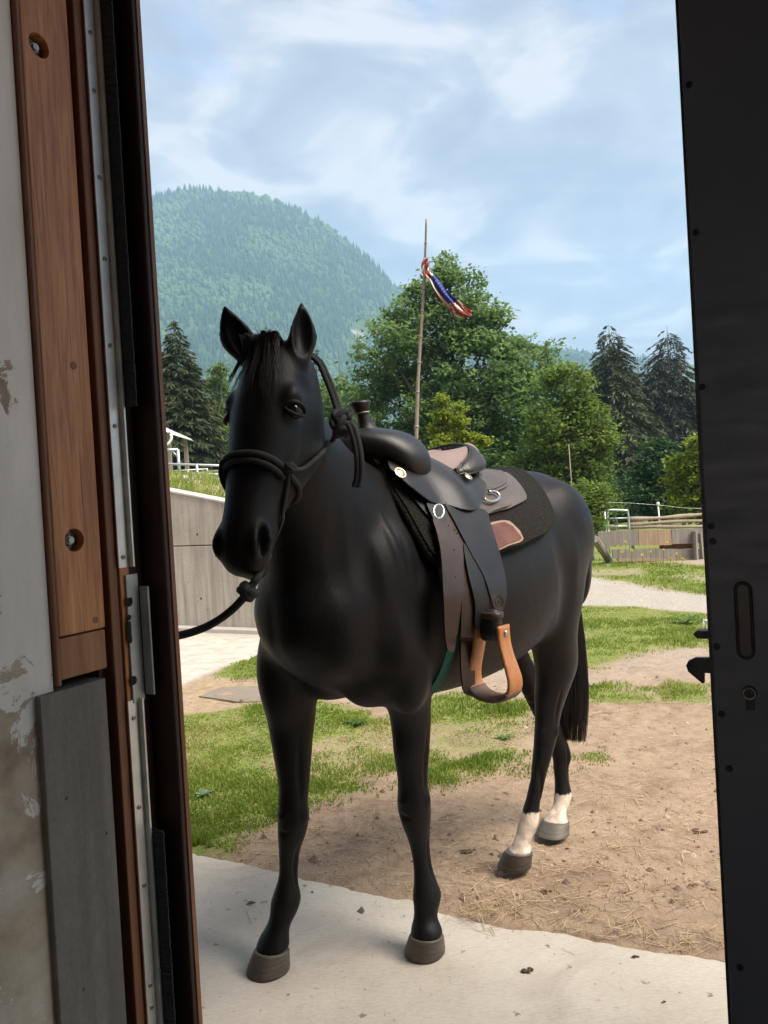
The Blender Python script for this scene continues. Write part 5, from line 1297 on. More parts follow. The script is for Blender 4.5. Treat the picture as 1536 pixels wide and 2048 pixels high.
# stirrups, near and far
prof = crom([(0.300, 1.040), (0.300, 0.995), (0.292, 0.955), (0.279, 0.915), (0.271, 0.878), (0.276, 0.848), (0.300, 0.825), (0.345, 0.817), (0.390, 0.825), (0.414, 0.848), (0.419, 0.878), (0.410, 0.915), (0.397, 0.955), (0.389, 0.995), (0.388, 1.040)], 61)
for sd in (1, -1):
    rs = []
    for i, (l, z) in enumerate(prof):
        a, b = prof[max(0, i - 1)], prof[min(60, i + 1)]; tg = Vector((b[0] - a[0], b[1] - a[1])).normalized(); nn = Vector((-tg.y, tg.x))
        dep = float(np.interp(z, [0.815, 0.86, 0.95, 1.04], [0.039, 0.037, 0.029, 0.030])); th = 0.0068
        rs.append(ell_ring(B(-0.525, sd * l, z), HD * dep, (HL * (sd * nn.x) + Vector((0, 0, nn.y))) * th, 16, 0.45))
    st = mesh('stirrup', *rings(rs), MAT['stirrup'], SAD, smooth=True)
    bm_ = MB(); bm_.tube([B(-0.525, sd * 0.288, 1.018), B(-0.525, sd * 0.398, 1.018)], 0.0052, 10)
    for l in (0.292, 0.397): bm_.tube([B(-0.525, sd * (l - 0.003), 1.018), B(-0.525, sd * (l + 0.003), 1.018), B(-0.525, sd * (l + 0.005), 1.018)], [0.0085, 0.0085, 0.004], 12)
    bm_.build('stirrup_bolt', MAT['steel'], st, smooth=True)
    tr = []
    for i in range(22, 39):
        l, z = prof[i]; a, b = prof[i - 1], prof[i + 1]; tg = Vector((b[0] - a[0], b[1] - a[1])).normalized(); nn = Vector((-tg.y, tg.x))
        tr.append(ell_ring(B(-0.525, sd * l, z), HD * 0.0415, (HL * (sd * nn.x) + Vector((0, 0, nn.y))) * 0.0088, 16, 0.45))
    mesh('stirrup_tread', *rings(tr), MAT['lea_tread'], st, smooth=True)
    mesh('hobble_strap', *rings([ell_ring(B(-0.525, sd * 0.344, z), HD * rf, HL * rl, 18, 0.7) for z, rf, rl in ((0.990, 0.012, 0.026), (0.998, 0.020, 0.033), (1.03, 0.023, 0.036), (1.062, 0.022, 0.035), (1.085, 0.014, 0.028))]), MAT['lea_black'], st, smooth=True)
    mesh('hobble_loop', *rings([ell_ring(B(-0.525, sd * 0.344, z), HD * rf, HL * rl, 20, 0.7) for z, rf, rl in ((1.060, 0.024, 0.037), (1.062, 0.028, 0.041), (1.070, 0.0285, 0.0415), (1.078, 0.028, 0.041), (1.080, 0.024, 0.037))]), MAT['lea_strap'], st, smooth=True)
# green cinch under the belly
cv = []
cf = np.linspace(-0.462, -0.420, 6)
for f in cf:
    sec = (f, *torso_at(f)[1:])
    for ph in np.linspace(R(100), R(260), 40): cv.append(B(*torso_pt((f, sec[1], sec[2] - 0.012, sec[3] + 0.022, sec[4], sec[5]), ph)))
cq = [(i * 40 + j, i * 40 + j + 1, (i + 1) * 40 + j + 1, (i + 1) * 40 + j) for i in range(5) for j in range(39)]
solid(mesh('cinch', [tuple(p) for p in cv], cq, MAT['cinch'], SAD, smooth=True), 0.008, 0.0)

# ================================================================ rope halter and lead rope
def m_rope():
    t = NT('black_rope'); w = t.n('TexWave'); w.inputs['Scale'].default_value = 90; w.inputs['Distortion'].default_value = 2; t.l(t.coord(rot=(0.6, 0.4, 0.2)), w.inputs['Vector'])
    t.set(t.ramp(w.outputs['Fac'], [(0.2, (0.006, 0.006, 0.007)), (0.8, (0.020, 0.019, 0.020))]), 0.75); t.bump(w.outputs['Fac'], 0.5, 0.002); return t.m
MAT['rope'] = m_rope()
HAL = empty('rope_halter', H(0.2, 0, 0)); tag(HAL, "black knotted rope halter on the horse's head", 'halter')
def on(x, y, r, Yd=None):
    h = BVH.ray_cast(EYE, ray(x, y).normalized())
    if h[0] is None or Yd is not None: return at(x, y, Yd if Yd is not None else 1.9)
    n = h[1]; n = n if n.dot(EYE - h[0]) > 0 else -n
    return h[0] + n * (r * 0.85)
def rope(name, pts, r, parent, n=8, k=6):
    P = crom([tuple(p) for p in pts], (len(pts) - 1) * k + 1); mb = MB(); mb.tube(P, r, n); return mb.build(name, MAT['rope'], parent, smooth=True)
def hpt(a, th, r=0.006):
    """point on the head girth: a along the head, th round it (0 = front, + = left)"""
    K_ = crom(HEAD, 120); i = int(np.argmin(abs(K_[:, 0] - a))); _, dt, dv, hw, ex = K_[i]
    c = H(a, (dt + dv) / 2, 0); ca, sa = math.cos(th), math.sin(th)
    p = c + HDN * ((dt - dv) / 2 * HSC) * math.copysign(abs(ca) ** ex, ca) + HS * (hw * HW * HSC) * math.copysign(abs(sa) ** ex, sa)
    h = BVH.find_nearest(p); n = h[1]; n = n if n.dot(p - c) > 0 else -n
    return h[0] + n * r
rope('noseband', [hpt(0.315 + 0.03 * abs(t) ** 2 / 2.2, t, 0.0075) for t in np.linspace(-1.75, 1.30, 14)], 0.0085, HAL)
rope('noseband_second', [hpt(0.333 + 0.03 * abs(t) ** 2 / 2.2, t, 0.0065) for t in np.linspace(-1.75, 1.30, 14)], 0.0075, HAL)
rope('chin_rope', [hpt(0.335 + 0.045 * u, 1.30 + u * 1.75, 0.006) for u in np.linspace(0, 1, 8)], 0.0065, HAL)
rope('chin_rope', [hpt(0.335 + 0.045 * u, -1.75 - u * 1.3, 0.006) for u in np.linspace(0, 1, 8)], 0.0065, HAL)
kn0 = hpt(0.330, 1.30, 0.010)
KNOT = at(684, 848, 2.02)
def knot(name, c, r, rr, turns, parent, ax=None):
    pts = []; ax = ax or Vector((0, 0, 1)); u = ax.orthogonal().normalized(); w = ax.cross(u)
    for i in range(turns * 12):
        t = i / 12 * 2 * math.pi; s = math.sin(i * 0.9) * 0.35
        pts.append(c + (u * math.cos(t) + w * math.sin(t)) * r * (1 + 0.25 * math.sin(t * 1.5)) + ax * r * s * 1.6)
    mb = MB(); mb.tube(crom([tuple(p) for p in pts], len(pts) * 2), rr, 7); return mb.build(name, MAT['rope'], parent, smooth=True)
knot('side_knot', kn0, 0.010, 0.0075, 3, HAL, HA)
cheek = [kn0] + [on(x, y, 0.0065) for x, y in ((600, 938), (625, 920), (645, 900), (660, 884))] + [at(672, 868, 2.0), KNOT]
rope('cheek_rope', cheek, 0.0065, HAL)
rope('poll_rope', [KNOT, at(672, 815, 2.03), at(662, 785, 2.035), at(650, 755, 2.04), at(636, 725, 2.045), at(610, 705, 2.06)], 0.007, HAL)
rope('poll_rope', [KNOT + HS * 0.006, at(678, 812, 2.05), at(668, 782, 2.06), at(655, 750, 2.065), at(640, 722, 2.07), at(610, 702, 2.075)], 0.007, HAL)
rope('far_rope', [at(444, 922, 1.86), at(441, 945, 1.87), at(447, 968, 1.88), at(460, 990, 1.89), at(480, 1015, 1.9)], 0.0055, HAL)
knot('cheek_knot', KNOT, 0.026, 0.0095, 4, HAL, HS)
knot('cheek_knot_inner', KNOT + Vector((0.0, -0.01, -0.01)), 0.016, 0.009, 3, HAL, Vector((0.3, 0.2, 1)).normalized())
def end_pts(dx): return [KNOT + Vector((0.01, -0.012, 0)), at(706 + dx, 852, 1.995), at(716 + dx, 880, 1.985), at(722 + dx, 915, 1.98), at(722 + dx, 950, 1.985), at(717 + dx, 974, 1.99)]
rope('rope_end', end_pts(0), 0.0078, HAL); rope('rope_end', end_pts(-8), 0.0078, HAL)
rope('jaw_rope', [kn0 + HA * 0.01] + [hpt(0.35 + 0.10 * u, 1.35 + 0.75 * u, 0.006) for u in np.linspace(0.1, 1, 6)] + [H(0.52, -0.160, 0.01)], 0.005, HAL)
rope('jaw_rope', [hpt(0.35 + 0.10 * u, -1.75 - 0.45 * u, 0.006) for u in np.linspace(0.0, 1, 6)] + [H(0.52, -0.160, 0.01)], 0.005, HAL)
LEAD = empty('lead_rope', gnd(440, 1900)); tag(LEAD, "thick black lead rope hanging from the halter below the horse's chin", 'rope')
J0 = H(0.52, -0.160, 0.01)
LP = [J0, at(516, 1152, 1.80), at(506, 1168, 1.79), at(496, 1184, 1.785), at(472, 1212, 1.79), at(440, 1238, 1.80), at(402, 1258, 1.80), at(350, 1272, 1.80), at(300, 1268, 1.79), at(230, 1235, 1.79)]
LEAD_END = LP[-1]
rope('rope', LP, 0.0098, LEAD, 10)
knot('lead_knot', at(496, 1184, 1.785), 0.014, 0.0105, 3, LEAD, (LP[4] - LP[2]).normalized())
# ================================================================ trees and shrubs
def m_leaf(name, c0, c1, c2, trans=0.35):
    t = NT(name); a = t.n('Attribute'); a.attribute_name = 'tint'
    c = t.ramp(a.outputs['Fac'], [(0.0, c0), (0.5, c1), (1.0, c2)]); t.set(c, 0.55, spec=0.25)
    tr = t.n('BsdfTranslucent'); t.l(c, tr.inputs['Color']); mx = t.n('MixShader'); mx.inputs[0].default_value = trans
    t.l(t.b.outputs[0], mx.inputs[1]); t.l(tr.outputs[0], mx.inputs[2]); t.l(mx.outputs[0], t.out.inputs[0]); return t.m
MAT['bark'] = simple('bark', (0.085, 0.068, 0.052), 0.9, 0.4, 14, 0.8, dist=0.02)
MAT['twig'] = simple('pale_twig', (0.19, 0.16, 0.12), 0.85, 0.3, 20, 0.4)
MAT['leaf_mid'] = m_leaf('leaf_mid', (0.095, 0.165, 0.048), (0.155, 0.245, 0.078), (0.22, 0.32, 0.11), 0.6)
MAT['leaf_light'] = m_leaf('leaf_light', (0.10, 0.16, 0.030), (0.16, 0.24, 0.046), (0.22, 0.30, 0.065), 0.6)
MAT['leaf_bright'] = m_leaf('leaf_bright', (0.16, 0.21, 0.020), (0.24, 0.30, 0.032), (0.32, 0.37, 0.055), 0.6)
MAT['leaf_dark'] = m_leaf('leaf_dark', (0.022, 0.058, 0.018), (0.038, 0.090, 0.026), (0.062, 0.13, 0.036), 0.3)
MAT['needle'] = m_leaf('needle', (0.022, 0.034, 0.017), (0.042, 0.058, 0.023), (0.085, 0.095, 0.040), 0.18)
MAT['needle_brown'] = m_leaf('needle_brown', (0.020, 0.030, 0.020), (0.034, 0.044, 0.026), (0.064, 0.068, 0.042), 0.15)
def unit(n):
    v = RNG.normal(size=(n, 3)); return v / np.linalg.norm(v, axis=1)[:, None]
def leaf_mesh(name, P, size, m, parent, up=0.5, asp=0.62, tint=None):
    """diamond leaves at P with varied size and facing"""
    n = len(P); nr = unit(n); nr[:, 2] = np.abs(nr[:, 2]) * (1 + up); nr /= np.linalg.norm(nr, axis=1)[:, None]
    u = np.cross(nr, unit(n)); u /= np.linalg.norm(u, axis=1)[:, None] + 1e-9; w = np.cross(nr, u)
    s = (np.asarray(size) * RNG.uniform(0.6, 1.3, n))[:, None] / 2
    v = np.stack([P - u * s, P + w * s * asp - nr * s * 0.12, P + u * s, P - w * s * asp - nr * s * 0.12], 1).reshape(-1, 3)
    F = np.arange(n * 4).reshape(n, 4)
    o = mesh(name, v, F, m, parent)
    t = RNG.uniform(0, 1, n) if tint is None else np.clip(tint + RNG.normal(0, 0.16, n), 0, 1)
    a = o.data.attributes.new('tint', 'FLOAT', 'POINT'); a.data.foreach_set('value', np.repeat(t, 4).astype(np.float32)); return o
def limb(mb, a, b, r0, r1, k=6, sag=0.08, seed=0):
    rr = random.Random(seed); a, b = Vector(a), Vector(b); L = (b - a).length; pts = []
    for i in range(k + 1):
        t = i / k; p = a.lerp(b, t) + Vector((rr.uniform(-1, 1), rr.uniform(-1, 1), 0)) * L * 0.035 * math.sin(math.pi * t) + Vector((0, 0, L * sag * math.sin(math.pi * t))); pts.append(p)
    mb.tube(pts, [r0 + (r1 - r0) * i / k for i in range(k + 1)], 6)
def broadleaf(name, lobes, Y, basepx, leaf, m, label, cat='tree', group=None, dens=1.0, trunk=0.16, clump=0.42, per=80, depth=0.8, trunks=1, barkm=None):
    """lobes: (px, py, radius px) read at depth Y -> real ellipsoids of foliage clumps on limbs"""
    b = at(basepx, 1000, Y); zb = float(gz(b.x, b.y)[0]); base = Vector((b.x, b.y, zb))
    root = empty(name, base); tag(root, label, cat, group)
    S = Y / FPX; cl = []; lob = []; rr = random.Random(int(basepx + Y))
    for (x, y, r) in lobes:
        off = rr.uniform(-1, 1) * depth * r * S; c = at(x, y, Y + off); rad = r * S; lob.append((c, rad))
        n = max(3, int(dens * 9 * (rad / clump) ** 2)); d = unit(n); q = RNG.uniform(0.45, 1.08, n) ** 0.6
        cl.append(np.array(c) + d * (rad * q)[:, None] * np.array([1, depth, 0.92]))
    cl = np.vstack(cl); cl = cl[cl[:, 2] > zb + 0.12]
    k = len(cl); cr_ = RNG.uniform(0.55, 1.25, k) * clump
    nl = np.maximum(6, (per * (cr_ / clump) ** 2).astype(int)); idx = np.repeat(np.arange(k), nl)
    P = cl[idx] + RNG.normal(size=(len(idx), 3)) * (cr_[idx] * 0.48)[:, None] * np.array([1, 1, 0.62])
    P = P[P[:, 2] > zb + 0.03]; idx = idx[:len(P)]
    tint = (RNG.uniform(0.15, 0.85, k))[idx][:len(P)]
    leaf_mesh('crown', P, leaf, m, root, up=1.8, tint=tint)
    mb = MB()
    for t in range(trunks):
        bx = base + Vector((rr.uniform(-1, 1), rr.uniform(-1, 1), 0)) * (0.0 if trunks == 1 else 0.25 * clump * 2)
        top = max(lob, key=lambda q: q[0].z)[0]; mid = base.lerp(top, 0.45)
        limb(mb, bx - Vector((0, 0, 0.1)), top, trunk, trunk * 0.12, 10, 0.0, t)
    for i, (c, r) in enumerate(lob):
        st = base.lerp(Vector((base.x + (c.x - base.x) * 0.25, base.y, c.z)), 0.55); limb(mb, st, c, trunk * 0.35, trunk * 0.06, 6, 0.05, i)
        for j in range(4):
            e = c + Vector(unit(1)[0]) * r * 0.9
            limb(mb, c, e, trunk * 0.10, trunk * 0.02, 4, 0.05, i * 7 + j)
    mb.build('trunk', barkm or MAT['bark'], root, smooth=True)
    return root
def conifer(name, px, pytop, Y, halfpx, m, label, group=None, sprays=9000, sparse=0.0, droop=0.5, size=0.34, tip=0.9):
    b = at(px, 1000, Y); zb = float(gz(b.x, b.y)[0]); base = Vector((b.x, b.y, zb)); Ht = at(px, pytop, Y).z - zb; Wd = halfpx * Y / FPX
    root = empty(name, base); tag(root, label, 'tree', group)
    rr = np.random.default_rng(int(px * 3 + Y)); mb = MB(); mb.tube([base + Vector((0, 0, -0.2)), base + Vector((0, 0, Ht * 0.5)), base + Vector((0, 0, Ht))], [Ht * 0.017, Ht * 0.010, 0.012], 8)
    P, D, SZ, TN = [], [], [], []; nb = int(sprays * 1.35 / 62)
    for i in range(nb):
        h = 1 - rr.random() ** 0.62 * 0.985; h = max(0.02, h); L = Wd * (1 - h) ** tip * rr.uniform(0.62, 1.12) + 0.10
        if h < 0.25: L *= rr.uniform(0.75, 1.0)
        a = rr.uniform(0, 2 * math.pi); d0 = np.array([math.cos(a), math.sin(a), 0]); k = max(8, int(62 * (0.35 + L / Wd))); t = rr.uniform(0.08, 1, k) ** 0.75
        z = h * Ht + (0.10 * t * L - droop * L * t ** 1.7 + 0.16 * L * np.clip(t - 0.75, 0, 1) * 2)
        pos = np.array(base)[None] + d0[None] * (t * L)[:, None]; pos[:, 2] = zb + np.maximum(z, 0.1)
        side = np.array([-d0[1], d0[0], 0]); lat = rr.normal(0, 0.16, k) * L * (1.05 - t); pos += side[None] * lat[:, None]
        pos[:, 2] -= np.abs(lat) * 0.25
        dr = d0[None] * 0.7 + side[None] * np.sign(lat)[:, None] * rr.uniform(0.2, 0.9, k)[:, None]; dr[:, 2] -= rr.uniform(0.2, 0.9, k)
        P.append(pos); D.append(dr); SZ.append(np.full(k, size) * rr.uniform(0.5, 1.2, k) * (0.55 + 0.5 * min(1, (1 - h) * 2))); TN.append(np.clip(rr.uniform(0, .55) + 0.45 * t + rr.normal(0, .12, k), 0, 1))
        if i % 3 == 0: mb.tube([base + Vector((0, 0, h * Ht)), base + Vector((d0[0] * L * .5, d0[1] * L * .5, h * Ht - droop * .2 * L)), base + Vector((d0[0] * L * .9, d0[1] * L * .9, h * Ht - droop * .6 * L))], [0.03, 0.018, 0.006], 4)
    P = np.vstack(P); D = np.vstack(D); SZ = np.concatenate(SZ); TN = np.concatenate(TN); n = len(P)
    D /= np.linalg.norm(D, axis=1)[:, None]; W_ = np.cross(D, rr.normal(size=(n, 3))); W_ /= np.linalg.norm(W_, axis=1)[:, None]
    s = SZ[:, None]; v = np.stack([P - W_ * s * 0.07, P + D * s * 0.40 - W_ * s * 0.125, P + D * s, P + D * s * 0.5 + W_ * s * 0.11], 1).reshape(-1, 3)
    v[:, 2] = np.maximum(v[:, 2], zb + 0.02)
    o = mesh('crown', v, np.arange(n * 4).reshape(n, 4), m, root); a = o.data.attributes.new('tint', 'FLOAT', 'POINT'); a.data.foreach_set('value', np.repeat(TN, 4).astype(np.float32))
    mb.build('trunk', MAT['bark'], root, smooth=True); return root
G1 = 'conifers behind the paddock'
conifer('spruce_tree', 370, 634, 34, 122, MAT['needle'], 'dense brown-green spruce at left behind the pipe fence', G1, 36000, tip=0.80, size=0.36)
conifer('spruce_tree', 1236, 648, 52, 122, MAT['needle'], 'tall dark spruce at right, left one of the pair beside the door', G1, 46000, droop=0.7, tip=0.52, size=0.52)
conifer('spruce_tree', 1352, 652, 56, 132, MAT['needle_brown'], 'grey-brown spruce at right, partly cut off by the dark door', G1, 48000, droop=0.75, tip=0.48, size=0.52)
conifer('spruce_tree', 1180, 712, 62, 66, MAT['needle_brown'], 'shorter grey spruce in the gap beside the big broadleaf tree', G1, 16000, droop=0.7, tip=0.6, size=0.55)
conifer('spruce_tree', 452, 728, 58, 62, MAT['needle'], "small spruce just left of the horse's forehead", G1, 10000, tip=0.8, size=0.6)
conifer('spruce_tree', 648, 684, 60, 75, MAT['needle_brown'], "brownish spruce just right of the horse's ear", G1, 14000, tip=0.7, size=0.5)
conifer('spruce_tree', 694, 700, 85, 46, MAT['needle'], "narrow dark spruce far behind, between the horse's head and the broadleaf tree", G1, 4500, tip=0.7, size=0.7)
conifer('spruce_tree', 1290, 706, 80, 60, MAT['needle'], 'far spruce top in the gap between the two tall spruces', G1, 3500, tip=0.7, size=0.8)
broadleaf('broadleaf_tree', [(884, 545, 34), (866, 590, 44), (915, 580, 46), (820, 625, 56), (940, 640, 64), (880, 660, 78), (985, 668, 52), (775, 700, 60), (850, 740, 88), (960, 740, 90), (1050, 730, 62), (745, 775, 48), (800, 810, 78), (905, 830, 96), (1010, 820, 88), (1090, 790, 62), (735, 860, 44), (850, 900, 80), (960, 910, 88), (1060, 890, 76)],
          30, 900, 0.19, MAT['leaf_mid'], 'large green broadleaf tree with uneven crown behind the saddle', dens=0.85, trunk=0.24, clump=0.44, per=50)
broadleaf('broadleaf_tree', [(1130, 770, 44), (1165, 830, 40), (1110, 860, 60), (1185, 860, 38), (1150, 910, 58), (1215, 880, 22), (1100, 950, 62), (1180, 950, 42), (1050, 960, 55)],
          25, 1120, 0.15, MAT['leaf_light'], 'lighter green tree with layered branches right of the large tree', dens=1.1, trunk=0.12, clump=0.36, per=60)
broadleaf('broadleaf_tree', [(690, 800, 46), (668, 850, 40), (705, 870, 50), (640, 800, 38)], 45, 680, 0.22, MAT['leaf_mid'], "dull green tree showing between the horse's cheek and the saddle horn", dens=1.0, trunk=0.12, clump=0.5, per=50)
broadleaf('broadleaf_tree', [(430, 775, 24), (425, 830, 30), (450, 880, 28), (440, 740, 14)], 46, 432, 0.20, MAT['leaf_light'], "pale green tree peeking out behind the left spruce", dens=1.1, trunk=0.10, clump=0.4, per=50)
broadleaf('sapling', [(884, 800, 11), (884, 830, 16), (882, 862, 20), (888, 892, 24), (918, 812, 9), (916, 842, 13), (918, 872, 15), (942, 884, 18), (965, 882, 12)], 17, 892, 0.085, MAT['leaf_bright'], 'bright yellow-green sapling with two upright plumes above the saddle seat', dens=2.2, trunk=0.03, clump=0.12, per=17, trunks=2)
broadleaf('shrub', [(1320, 905, 30), (1300, 950, 36), (1340, 960, 42), (1300, 1000, 34), (1330, 1010, 40)], 27, 1320, 0.15, MAT['leaf_dark'], 'deep green shrub in front of the right spruces', 'shrub', dens=1.2, trunk=0.06, clump=0.32, per=55, trunks=3)
broadleaf('shrub', [(1400, 890, 24), (1380, 930, 36), (1410, 960, 48), (1365, 965, 34), (1385, 1005, 42), (1420, 1010, 44)], 21, 1395, 0.12, MAT['leaf_bright'], 'bright yellow-green shrub beside the dark door', 'shrub', dens=1.3, trunk=0.05, clump=0.26, per=50, trunks=3, barkm=MAT['twig'])
broadleaf('shrub', [(1165, 985, 26), (1190, 1010, 28), (1150, 1010, 30), (1180, 1045, 30), (1205, 985, 16)], 15.6, 1178, 0.075, MAT['leaf_light'], "young green shrub beside the horse's rump at the plank fence", 'shrub', dens=1.5, trunk=0.025, clump=0.16, per=30, trunks=4, barkm=MAT['twig'])
broadleaf('shrub', [(1225, 995, 16), (1232, 1020, 14)], 19, 1230, 0.07, MAT['leaf_light'], 'thin grey-green bush behind the tube gate', 'shrub', dens=1.2, trunk=0.02, clump=0.16, per=16, trunks=4, barkm=MAT['twig'])
UG = 'undergrowth below the spruces'
for i, (x, y, r, lab) in enumerate(((1205, 975, 34, 'dark undergrowth bush right of the lighter layered tree'), (1250, 985, 36, 'dark undergrowth bush below the left tall spruce'), (1285, 965, 34, 'dark undergrowth bush left of the deep green shrub'), (1365, 985, 40, 'dark undergrowth bush half behind the bright yellow-green shrub'))):
    broadleaf('shrub', [(x, y + 8, r), (x - 18, y + 34, r * 0.9), (x + 20, y + 32, r * 0.9), (x, y + 52, r * 0.8)], 31 + i * 1.5, x, 0.2, MAT['leaf_dark'], lab, 'shrub', UG, dens=1.1, trunk=0.05, clump=0.42, per=48, trunks=3)
# far tree belt closing the view
def belt():
    rb = random.Random(11); P = []; T_ = []
    for i in range(150):
        x = rb.uniform(-55, 75); y = rb.uniform(88, 110); h = rb.uniform(6, 10) ; P.append((x, y, h))
    pts = []
    for x, y, h in P:
        n = 260; d = unit(n); q = np.array([x, y, 2 + h * 0.5]) + d * np.array([h * 0.32, h * 0.3, h * 0.52]) * RNG.uniform(0.7, 1.05, n)[:, None]; pts.append(q); T_.append(np.full(n, rb.random()))
    o = leaf_mesh('tree_belt', np.vstack(pts), 1.0, MAT['leaf_dark'], None, tint=np.concatenate(T_)); tag(o, 'dark belt of woodland far behind the paddock trees', 'woodland', kind='stuff')
belt()

# ---------------------------------------------------------------- grass, weeds, straw
def blades():
    n0 = 900000; Y = 1 / RNG.uniform(1 / 15.5, 1 / 3.0, n0); X = RNG.uniform(-0.75, 0.62, n0) * Y
    m = gm_(X, Y); k = m * (0.25 + 0.75 * vnoise(X * 9, Y * 9, 5)) > RNG.uniform(0.12, 0.95, n0); X, Y, m = X[k], Y[k], m[k]
    k = (X * NV.x + Y * NV.y) > 2.52; X, Y, m = X[k], Y[k], m[k]
    Z = gz(X, Y); k = Z < 0.35; X, Y, Z, m = X[k], Y[k], Z[k], m[k]
    if len(X) > 230000: s = RNG.permutation(len(X))[:230000]; X, Y, Z, m = X[s], Y[s], Z[s], m[s]
    # long grass on the bank behind the wall
    nb = 26000; s = RNG.uniform(0, (WALL_R - WALL_L).length, nb); d = 0.26 + RNG.random(nb) ** 1.6 * 4.5
    bx = WALL_L.x + WALL_D.x * s + WALL_N.x * d; by = WALL_L.y + WALL_D.y * s + WALL_N.y * d; bz = gz(bx, by)
    lump = np.clip(fbm(X * 2.2, Y * 2.2, 3, 77) * 1.8 - 0.35, 0.25, 1.3)
    h = (RNG.uniform(0.016, 0.050, len(X)) * (0.5 + 0.7 * m) * lump) * np.where(Y > 9, 1.5, 1.0)
    X = np.r_[X, bx]; Y = np.r_[Y, by]; Z = np.r_[Z, bz]; h = np.r_[h, RNG.uniform(0.03, 0.13, nb)]
    n = len(X); a = RNG.uniform(0, 6.283, n); w = (0.0022 + 0.0007 * Y * 0.55) * RNG.uniform(0.7, 1.3, n); lean = RNG.uniform(0.1, 0.8, n) * h; b = RNG.uniform(0, 6.283, n)
    p = np.c_[X, Y, Z - 0.004]; u = np.c_[np.cos(a) * w, np.sin(a) * w, np.zeros(n)]
    mid = p + np.c_[np.cos(b) * lean * 0.3, np.sin(b) * lean * 0.3, h * 0.6]; tip = p + np.c_[np.cos(b) * lean, np.sin(b) * lean, h]
    v = np.stack([p - u, p + u, mid + u * 0.7, tip, mid - u * 0.7], 1).reshape(-1, 3)
    me_f = np.arange(n)[:, None] * 5
    F = np.vstack([np.c_[me_f + 0, me_f + 1, me_f + 2], np.c_[me_f + 0, me_f + 2, me_f + 4], np.c_[me_f + 4, me_f + 2, me_f + 3]])
    t = m_leaf('grass_blade', (0.15, 0.215, 0.030), (0.25, 0.325, 0.050), (0.44, 0.40, 0.17), 0.5)
    o = mesh('grass', v, F, t, None); tag(o, 'short patchy green grass growing in the yard and on the bank', 'grass', kind='stuff')
    tint = np.clip(fbm(X * 1.6, Y * 1.6, 4, 91) * 1.5 - 0.35 + RNG.normal(0, 0.18, n), 0, 1)
    at_ = o.data.attributes.new('tint', 'FLOAT', 'POINT'); at_.data.foreach_set('value', np.repeat(tint, 5).astype(np.float32))
blades()
def straw():
    X, Y, L = [], [], []
    def add(x, y, l): X.append(x); Y.append(y); L.append(l)
    for i in range(9000):
        y = 1 / RNG.uniform(1 / 9.0, 1 / 2.6); x = RNG.uniform(-0.4, 0.55) * y
        if x * NV.x + y * NV.y < 2.45 and RNG.random() < 0.97: continue
        add(x, y, 0.012 + RNG.exponential(0.018))
    for i in range(300):        # windrow along the slab edge
        p = gnd(RNG.uniform(880, 1460), 0 + RNG.uniform(1825, 1905)); t_ = p.dot(TV); q = T(t_, 2.50 + abs(RNG.normal(0, 0.07)), 0)
        if vnoise(np.array([t_ * 4.0]), np.array([0.5]), 7)[0] > 0.38: add(q.x, q.y, RNG.uniform(0.02, 0.075))
    for cx, cy, n, sx in ((962, 1832, 130, 0.05), (1190, 1845, 70, 0.09), (1440, 1880, 90, 0.07), (1100, 1836, 45, 0.08), (450, 1372, 120, 0.35), (440, 1450, 120, 0.3), (600, 1475, 90, 0.3)):
        g = gnd(cx, cy)
        for i in range(n): add(g.x + RNG.normal(0, sx), g.y + RNG.normal(0, sx * 0.6), RNG.uniform(0.02, 0.07))
    X, Y, L = np.array(X), np.array(Y), np.array(L); n = len(X); Z = np.maximum(gz(X, Y), np.where(X * NV.x + Y * NV.y < 2.47, 0.0, -1)) + RNG.uniform(0.002, 0.010, n)
    for cx, cy, r, hh in ((962, 1832, 0.11, 0.045), (1190, 1845, 0.15, 0.03), (1440, 1880, 0.13, 0.035)):
        g = gnd(cx, cy); d = np.hypot(X - g.x, Y - g.y); Z += np.where(d < r, RNG.random(n) * hh * (1 - d / r), 0)
    a = RNG.uniform(0, math.pi, n); dz = RNG.normal(0, 0.07, n); D = np.c_[np.cos(a), np.sin(a), dz] * (L / 2)[:, None]; w = RNG.uniform(0.0005, 0.0014, n)
    S = np.c_[-np.sin(a), np.cos(a), np.zeros(n)] * w[:, None]; U = np.c_[np.zeros(n), np.zeros(n), w * 0.8]; P = np.c_[X, Y, Z]
    v = np.stack([P - D - S, P - D + S, P + D + S, P + D - S, P + U - D * 0.96, P + U + D * 0.96], 1).reshape(-1, 3); k = np.arange(n)[:, None] * 6
    F = np.vstack([np.c_[k + 0, k + 3, k + 5, k + 4], np.c_[k + 1, k + 4, k + 5, k + 2]])
    o = mesh('straw', v, F, m_leaf('straw_stalk', (0.22, 0.145, 0.075), (0.40, 0.29, 0.16), (0.54, 0.43, 0.26), 0.1), None); tag(o, 'loose pale straw and hay stalks littering the bare earth', 'straw', kind='stuff')
    at_ = o.data.attributes.new('tint', 'FLOAT', 'POINT'); at_.data.foreach_set('value', np.repeat(RNG.random(n), 6).astype(np.float32))
straw()
